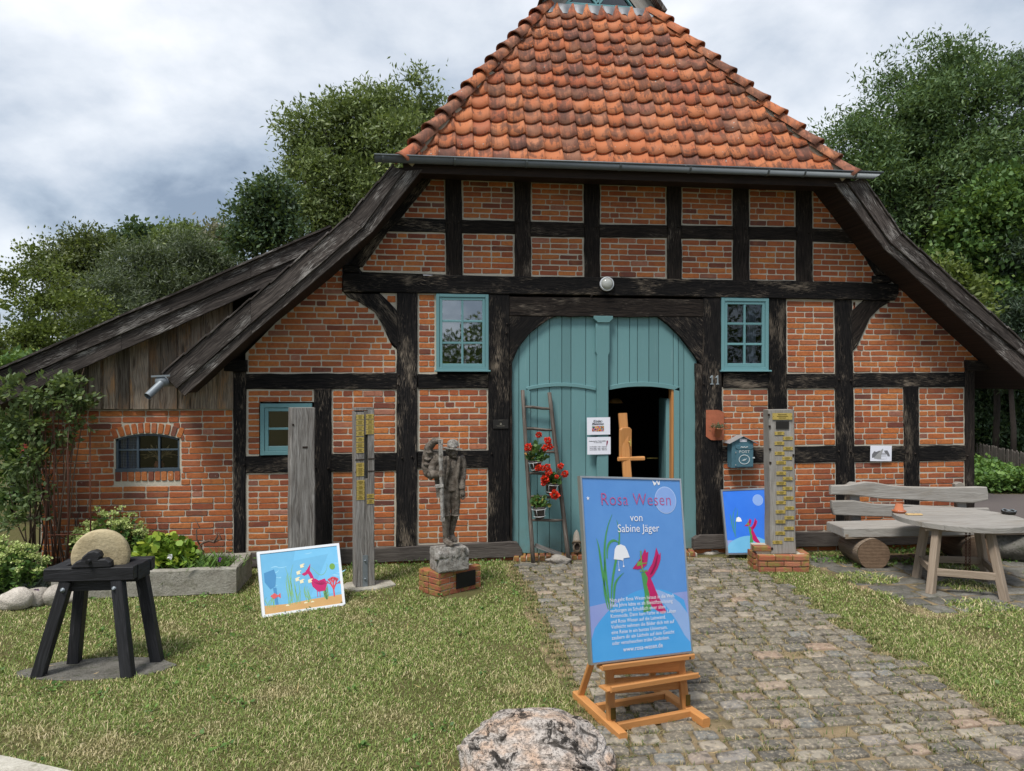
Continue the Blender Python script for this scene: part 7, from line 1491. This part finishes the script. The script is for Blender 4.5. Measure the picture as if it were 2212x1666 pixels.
tree('birch_tree', 'thin pale birch crown left of the dark tree', [(470, 515, 28, 20), (500, 530, 26, 24), (450, 530, 16, 20)], 30, 480, 'leaf_pale', 120, 18, .20, 68, .36, .5, limbs=6)
tree('garden_hedge', 'dense green hedge low at the left picture edge behind the rose', [(10, 815, 60, 30), (80, 800, 60, 22), (20, 880, 60, 60), (60, 960, 50, 60), (20, 1040, 60, 60)], 12, 20, 'leaf_maple', 620, 26, .085, 69, .13, .6, cat='hedge', trunk_r=.05, limbs=4)
for (x, y_, h, lb, sd_) in ((.9, -17.5, 4.3, 'low leafy tree behind the viewer, mirrored in the upper left window', 71), (10.5, -15.0, 7.5, 'tall dark tree behind the viewer, mirrored in the upper right window', 72)):
    t = thing('garden_tree', lb, 'tree', (x, y_, 0)); bl_ = [(x, y_, h*.55, h*.38, 1.6, h*.42), (x-h*.25, y_, h*.45, h*.25, 1.4, h*.36), (x+h*.28, y_, h*.48, h*.25, 1.4, h*.34), (x+.5, y_, h*.9, h*.14, .8, h*.18)]; C, rn, o_, ctr = clumps(bl_, 330, 22, .3, sd_); link('crown', leafmesh('crown', C-np.array([x, y_, 0]), .20, M['leaf_dark'], sd_, rn, .4, dirs=o_), None, t, (x, y_, 0)); mb = MB(); mb.tube([(x, y_, 0), (x, y_, h*.6)], [.16, .1], 8); mb.build('trunk', M['bark'], t)
g = np.random.default_rng(5); n = 30000; ang = g.uniform(-1.15, 1.15, n); rd_ = g.uniform(62, 75, n); C = np.stack([CAM[0]+np.sin(ang+YAW)*rd_, CAM[1]+np.cos(ang+YAW)*rd_, np.abs(g.normal(0, 1, n))*2.2*(1+.4*np.sin(ang*17)+.25*np.sin(ang*41))], 1)
o = bpy.data.objects.new('distant_wood', leafmesh('distant_wood', C, .9, M['leaf_dark'], 6, None, .8)); COL.objects.link(o); tag(o, kind='stuff')
# ------------------------------------------------------------------ picket fence and ivy strip beyond the road
fA, fB = Vector((12.6, 8.2, 0)), Vector((11.25, 3.9, 0)); fe = thing('picket_fence', 'weathered grey picket fence below the dark yew right of the farmhouse', 'fence', tuple(fA)); L_ = (fB-fA).length; dd = (fB-fA).normalized(); fE = fA+dd*0
mb = MB(); mb.beam((-.035, 0, 0), (-.035+.001, 0, 0), .01, .01); pk = MB(); pk.prism([(-.028, .05), (.028, .05), (.028, .70), (.012, .74), (-.012, .74), (-.028, .70)], lambda a, b, c: (dd.x*a+c*dd.y, dd.y*a-c*dd.x, b), -.012, .012, grain=VG, ch=.003); pm = pk.mesh('picket'); pm.materials.append(M['sill_oak'])
s_ = 0
while s_ < L_: o = link('picket', pm, None, fe, fA+dd*s_+Vector((0, 0, R.uniform(-.02, .02)))); o.rotation_euler = (0, R.uniform(-.03, .03), 0); s_ += .092
for z in (.22, .55): mb = MB(); mb.beam(fA+Vector((.05, 0, z)), fB+Vector((.05, 0, z)), .04, .06); mb.build('fence_rail', M['sill_oak'], fe)
g = np.random.default_rng(15); n = 9000; f = g.random(n); base_ = np.array(fA)+np.outer(f, np.array(fB-fA)); off = g.uniform(.05, 1.25, n); nx_ = Vector((dd.y, -dd.x, 0)); nx_ = nx_ if nx_.x < 0 else -nx_
C = base_+np.outer(off, np.array(nx_)); C[:, 2] = g.random(n)**.6*.42*np.clip(1.25-off*.5, .3, 1)*(1+.2*np.sin(f*40)); o = bpy.data.objects.new('ground_cover', leafmesh('ground_cover', C, .085, M['leaf_sedum'], 16, None, .9, .9)); COL.objects.link(o); tag(o, kind='stuff')
# ------------------------------------------------------------------ climbing rose on its rusty trellis
def at(px_, py_, Y): return P(px_, py_, Y)
t = thing('rose_bush', 'tall climbing rose bush with yellowing leaves at the left corner of the annex', 'rose bush', (-5.45, -.45, 0)); wl_ = np.array([-5.45, -.45, 0]); bl_ = []
for x, y_, r_, ry in ((30, 850, 45, 30), (100, 850, 45, 28), (150, 868, 34, 24), (165, 905, 24, 18), (40, 915, 50, 40), (100, 920, 45, 40), (20, 990, 40, 45), (70, 990, 45, 45), (50, 1060, 40, 35), (25, 1120, 25, 30), (60, 1120, 25, 25), (140, 835, 25, 14), (180, 850, 16, 30), (150, 825, 20, 10)): c = at(x, y_, -.45); bl_.append((c.x, c.y, c.z, r_/178, .22, ry/178))
C, rn, o_, ctr = clumps(bl_, 380, 14, .055, 81, .3, gap=-.12); link('foliage', leafmesh('foliage', C-wl_, .068, M['leaf_rose'], 82, rn*.62+np.random.default_rng(1).random(len(rn))*.38, .62, .5, dirs=o_), None, t, tuple(wl_)); rr = random.Random(3)
for k in range(26):
    q = Vector(ctr[rr.randrange(len(ctr))]); b_ = Vector((rr.uniform(-5.7, -5.1), rr.uniform(-.5, -.3), 0)); mb = MB(); mb.tube([b_, b_.lerp(q, .5)+Vector((rr.uniform(-.08, .08), 0, .1)), q, q+Vector((rr.uniform(-.1, .12), -.03, rr.uniform(.02, .14)))], [.010, .007, .004, .002], 5); mb.build('cane', M['twig'], t)
g = np.random.default_rng(4); C = np.array([at(50+g.normal(0, 3), 968+g.normal(0, 3), -.62) for _ in range(30)]); link('blossom', leafmesh('blossom', C-wl_, .035, M['pink_petal'], 8, None, .9), None, t, tuple(wl_))
t = thing('rusty_trellis', 'rusty iron rod trellis carrying the climbing rose', 'trellis', (-5.3, -.5, 0))
for x in (100, 118, 148, 196): b_ = P(x, 1235, -.48); b_.z = 0; mb = MB(); mb.tube([b_, b_+Vector((0, 0, 1.75))], .009, 6); mb.build('iron_rod', M['rust'], t)
for z in (.55, 1.35): mb = MB(); a_, b_ = P(100, 1000, -.48), P(196, 1000, -.48); a_.z = b_.z = z; mb.tube([a_, b_], .006, 6); mb.build('cross_rod', M['rust'], t)
# sedum cushions
def sedum(c, rx, ry, h, label, seed, ns=60):
    rr = random.Random(seed); t = thing('sedum_plant', label, 'plant', c, None); LC, LD, FC = [], [], []; stems = MB()
    for k in range(ns):
        a_ = rr.uniform(0, 6.28); q = math.sqrt(rr.random()); tip = Vector((c[0]+math.cos(a_)*rx*q, c[1]+math.sin(a_)*ry*q, h*(1-.45*q*q)*rr.uniform(.82, 1.05))); b_ = Vector((c[0]+math.cos(a_)*rx*q*.5, c[1]+math.sin(a_)*ry*q*.5, 0)); stems.tube([b_, tip], [.006, .004], 4, caps=False)
        for j in range(22):
            p_ = b_.lerp(tip, .15+.8*j/22); an = j*2.4; LC.append(p_); LD.append((math.cos(an), math.sin(an), .45))
        for j in range(34): FC.append(tip+Vector((rr.gauss(0, .022), rr.gauss(0, .022), rr.gauss(.012, .009))))
    w_ = np.array(c); link('foliage', leafmesh('foliage', np.array(LC)-w_, .066, M['leaf_sedum'], seed, None, .6, .4, dirs=np.array(LD)), None, t, c); link('flower_buds', leafmesh('flower_buds', np.array(FC)-w_, .025, M['sedum_flower'], seed+1, None, .9), None, t, c, kind='stuff'); stems.build('stems', M['stem'], t, kind='stuff')
q = P(240, 1200, -.30); sedum((q.x, -.30, 0), .46, .22, .80, 'bushy stonecrop with pale green flower heads behind the grindstone', 91, 85)
q = P(25, 1250, -.95); sedum((q.x-.02, -.95, 0), .38, .22, .60, 'stonecrop with pale green flower heads at the left edge below the rose', 92, 70)
# silvery cushion, petunias
q = G(45, 1300); c = (q.x, q.y+.22, 0); t = thing('lavender_cushion', 'silvery grey leaved cushion plant between stonecrop and edging stones', 'plant', c); g = np.random.default_rng(7); n = 900; an = g.uniform(0, 6.28, n); q_ = np.sqrt(g.random(n)); Dv = np.stack([np.cos(an)*q_, np.sin(an)*q_, np.full(n, .9)], 1); C = np.stack([np.cos(an)*q_*.17, np.sin(an)*q_*.12, (1-q_**2)*.16*g.random(n)+.02], 1); link('foliage', leafmesh('foliage', C, .075, M['leaf_grey'], 8, None, .14, .1, dirs=Dv), None, t, c)
def flower_at(par, c, r_, mat, n=7, seed=1):
    g = np.random.default_rng(seed); an = np.arange(n)*2*math.pi/n; Dv = np.stack([np.cos(an), -.4+0*an, np.sin(an)], 1); return link('flower', leafmesh('flower', np.zeros((n, 3)), r_, M[mat], seed, None, .9, 0, dirs=Dv*3, jitter=.1), None, par, c)
t = thing('petunia_plant', 'small petunia with purple flower beside the silvery cushion', 'plant', tuple(G(84, 1300)+Vector((0, .12, 0)))); flower_at(t, P(80, 1276, -1.3), .035, 'petunia', seed=3); mb = MB(); q = P(80, 1276, -1.29); mb.tube([(q.x, q.y, 0), q], .003, 5); mb.build('stem', M['stem'], t)
# trough planting
c = (-3.98, -.80, .235); t = thing('lime_geranium', 'lush yellow-green cranesbill with one white flower in the stone trough', 'plant', c); g = np.random.default_rng(17); n = 720; v = g.normal(0, 1, (n, 3)); v[:, 2] = np.abs(v[:, 2]); v /= np.linalg.norm(v, axis=1)[:, None]; C = v*np.array([.37, .30, .36])*g.uniform(.55, 1.05, n)[:, None]; C[:, 2] -= .06*(g.random(n) < .3); C[:, 0] += .06*np.sin(C[:, 2]*9)
link('foliage', leafmesh('foliage', C, .075, M['leaf_lime'], 18, None, .9, .5, n_side=6, dirs=v), None, t, c); flower_at(t, (-3.78, -1.12, .42), .035, 'white_petal', seed=4)
c = (-3.52, -.85, .235); t = thing('strap_leaf_plant', 'low tuft of arching dark green strap leaves in the middle of the trough', 'plant', c); g = np.random.default_rng(19); n = 240; an = g.uniform(0, 6.28, n); C = np.stack([g.normal(0, .16, n), g.normal(-.05, .09, n), np.zeros(n)], 1); link('foliage', leafmesh('foliage', C, .20, M['leaf_sedum'], 20, None, .08, .1, dirs=np.stack([np.cos(an)*.9, np.sin(an)*.9, np.full(n, .75)], 1)), None, t, c)
c = (-3.28, -.80, .235); t = thing('petunia_plant', 'low green plant with a violet petunia flower at the right end of the trough', 'plant', c); n = 300; C = np.stack([g.normal(0, .09, n), g.normal(0, .12, n), np.abs(g.normal(0, .05, n))], 1); link('foliage', leafmesh('foliage', C, .045, M['leaf_sedum'], 21, None, .3, .3), None, t, c); flower_at(t, (-3.30, -1.05, .36), .035, 'petunia', seed=6)
t = thing('gnarled_branch', 'bare gnarled twisted branch standing in the trough before the brick wall', 'branch', (-3.5, -.65, .24)); mb = MB(); pts = [P(x, y_, -.6) for x, y_ in ((445, 1215), (438, 1195), (432, 1178), (440, 1172), (452, 1168), (462, 1172), (470, 1158), (467, 1150))]; mb.tube(pts, [.014, .015, .014, .013, .015, .013, .011, .006], 7); mb.tube([pts[2], P(425, 1165, -.6), P(424, 1145, -.6), P(431, 1140, -.6), P(421, 1120, -.6)], [.010, .009, .007, .006, .003], 6); mb.tube([pts[5], P(478, 1165, -.6), P(472, 1150, -.62)], [.010, .009, .005], 6); mb.build('branch', M['twig'], t)
t = thing('bare_vine', 'thin leafless vine twigs climbing the annex bricks above the stonecrop', 'vine', (-4.8, -.05, 0)); rr = random.Random(8)
for k in range(9):
    p_ = P(150, 1180, -.05); p_ = Vector((p_.x+rr.uniform(-.1, .35), -.03, .35)); pts = [p_]; a_ = rr.uniform(-.7, .7)
    for j in range(7): a_ += rr.uniform(-.6, .6); p_ = p_+Vector((math.sin(a_)*.09, 0, abs(math.cos(a_))*.10)); pts.append(p_)
    mb = MB(); mb.tube(pts, [.006*(1-j/9) for j in range(8)], 5); mb.build('twig', M['twig'], t)
# ------------------------------------------------------------------ red geraniums on the ladder
def geranium(px_, py_, label, blooms, seed, lw=.15, lh=.16, tilt=0.0):
    c = P(px_, py_, -.33); cb = Vector((c.x, -.30, c.z)); t = thing('potted_geranium', label, 'geranium', tuple(cb), 'red geraniums hung on the ladder'); M3 = Matrix.Rotation(tilt, 3, 'Y'); b_ = cb-M3 @ Vector((0, 0, .07)); potmesh(b_, .055, .078, .14, M3=M3).build('pot', M['pot_grey'], t)
    mb = MB()
    for (z, rr_) in ((.025, .072), (.115, .092)): mb.tube([b_+M3 @ Vector((rr_*math.cos(k*math.pi/10), rr_*math.sin(k*math.pi/10), z)) for k in range(21)], .0035, 6, caps=False)
    for k in range(5): an = k*2*math.pi/5+.4; mb.tube([b_+M3 @ Vector((.072*math.cos(an), .072*math.sin(an), .025)), b_+M3 @ Vector((.092*math.cos(an), .092*math.sin(an), .115))], .003, 5)
    mb.build('wire_holder', M['white_wire'], t)
    g = np.random.default_rng(seed); n = 130; v = g.normal(0, 1, (n, 3)); v[:, 2] = np.abs(v[:, 2]); v /= np.linalg.norm(v, axis=1)[:, None]; C = v*np.array([lw, lw*.7, lh])*g.uniform(.35, 1.05, n)[:, None]+np.array([0, 0, .065]); link('foliage', leafmesh('foliage', C, .052, M['leaf_geranium'], seed, None, .9, .5, n_side=6, dirs=v), None, t, tuple(cb))
    for i, (bx2, by2, r_) in enumerate(blooms):
        q = P(bx2, by2, -.37); m = 110; v = g.normal(0, 1, (m, 3)); v /= np.linalg.norm(v, axis=1)[:, None]; link('flower_head', leafmesh('flower_head', v*r_*.75*g.uniform(.6, 1, (m, 1)), r_*.62, M['petal'], seed+i, None, 1.1, .2, dirs=v*1.5), None, t, tuple(q)); mb = MB(); mb.tube([cb+Vector((0, 0, .07)), cb.lerp(q, .6)+Vector((0, .0, .02)), q], .003, 5); mb.build('flower_stalk', M['stem'], t)
V3 = lambda x, y_: (1095.2+.20505*x, 894.6+.20505*y_)
geranium(*V3(312, 545), 'uppermost potted geranium on the ladder, four red blooms, bushy green leaves', [(*V3(335, 218), .036), (*V3(428, 282), .040), (*V3(222, 350), .042), (*V3(400, 355), .034), (*V3(452, 345), .034)], 31, .14, .24, rad(-8))
geranium(*V3(470, 785), 'middle potted geranium at the right ladder rail with the most red blooms', [(*V3(330, 562), .036), (*V3(375, 568), .032), (*V3(425, 552), .032), (*V3(437, 608), .042), (*V3(565, 548), .033), (*V3(610, 630), .038), (*V3(525, 660), .022), (*V3(400, 685), .045), (*V3(385, 735), .028)], 35, .12, .13, rad(6))
geranium(*V3(345, 1040), 'lowest potted geranium on the ladder with yellowing leaves and one big bloom', [(*V3(505, 848), .052)], 39, .12, .16, rad(-4))
g = np.random.default_rng(77); n = 260; c = P(1552, 921, -.12); C = np.stack([g.normal(0, .045, n), g.normal(0, .03, n), g.normal(0, .016, n)], 1); tt = [o for o in bpy.data.objects if o.name.startswith('flower_pot') and abs(o.location.z-c.z) < .4 and abs(o.location.x-c.x) < .3][0]; link('succulent', leafmesh('succulent', C, .020, M['leaf_willow'], 78, None, .6), None, tt, tuple(c), kind='stuff')
# weeds at the foot of the wall
def weeds(name, n, area, size, seed, mat='leaf_sedum'):
    g = np.random.default_rng(seed); C = np.stack([g.uniform(area[0], area[1], n), g.uniform(area[2], area[3], n), g.random(n)**2*.07], 1); ok = np.sin(C[:, 0]*9+C[:, 1]*5)+np.sin(C[:, 0]*3.7-C[:, 1]*11) > .1; o = bpy.data.objects.new(name, leafmesh(name, C[ok], size, M[mat], seed, None, .6, .6)); COL.objects.link(o); tag(o, kind='stuff')
weeds('weeds', 2600, (4.0, 6.4, -.95, -.12), .04, 5); weeds('weeds', 900, (3.4, 4.1, -.7, -.05), .035, 6); weeds('weeds', 1000, (-3.1, -.1, -.25, -.06), .03, 7); weeds('weeds', 1500, (-7, -4.9, -1.2, -.1), .06, 8)

o = bpy.data.objects.new('lawn_weeds', leafmesh('lawn_weeds', CLOVER[0], .034, M['leaf_sedum'], 44, None, .75, .9, dirs=CLOVER[1])); COL.objects.link(o); tag(o, kind='stuff')
g = np.random.default_rng(46); n = 900; C = np.stack([g.uniform(-4.6, 6.5, n), g.uniform(-6.2, -.3, n), g.uniform(.012, .032, n)], 1); an = g.uniform(0, 6.28, n)
o = bpy.data.objects.new('fallen_straw', leafmesh('fallen_straw', C, .07, M['straw'], 47, None, .05, .9, dirs=np.stack([np.cos(an), np.sin(an), 0*an], 1))); COL.objects.link(o); tag(o, kind='stuff')
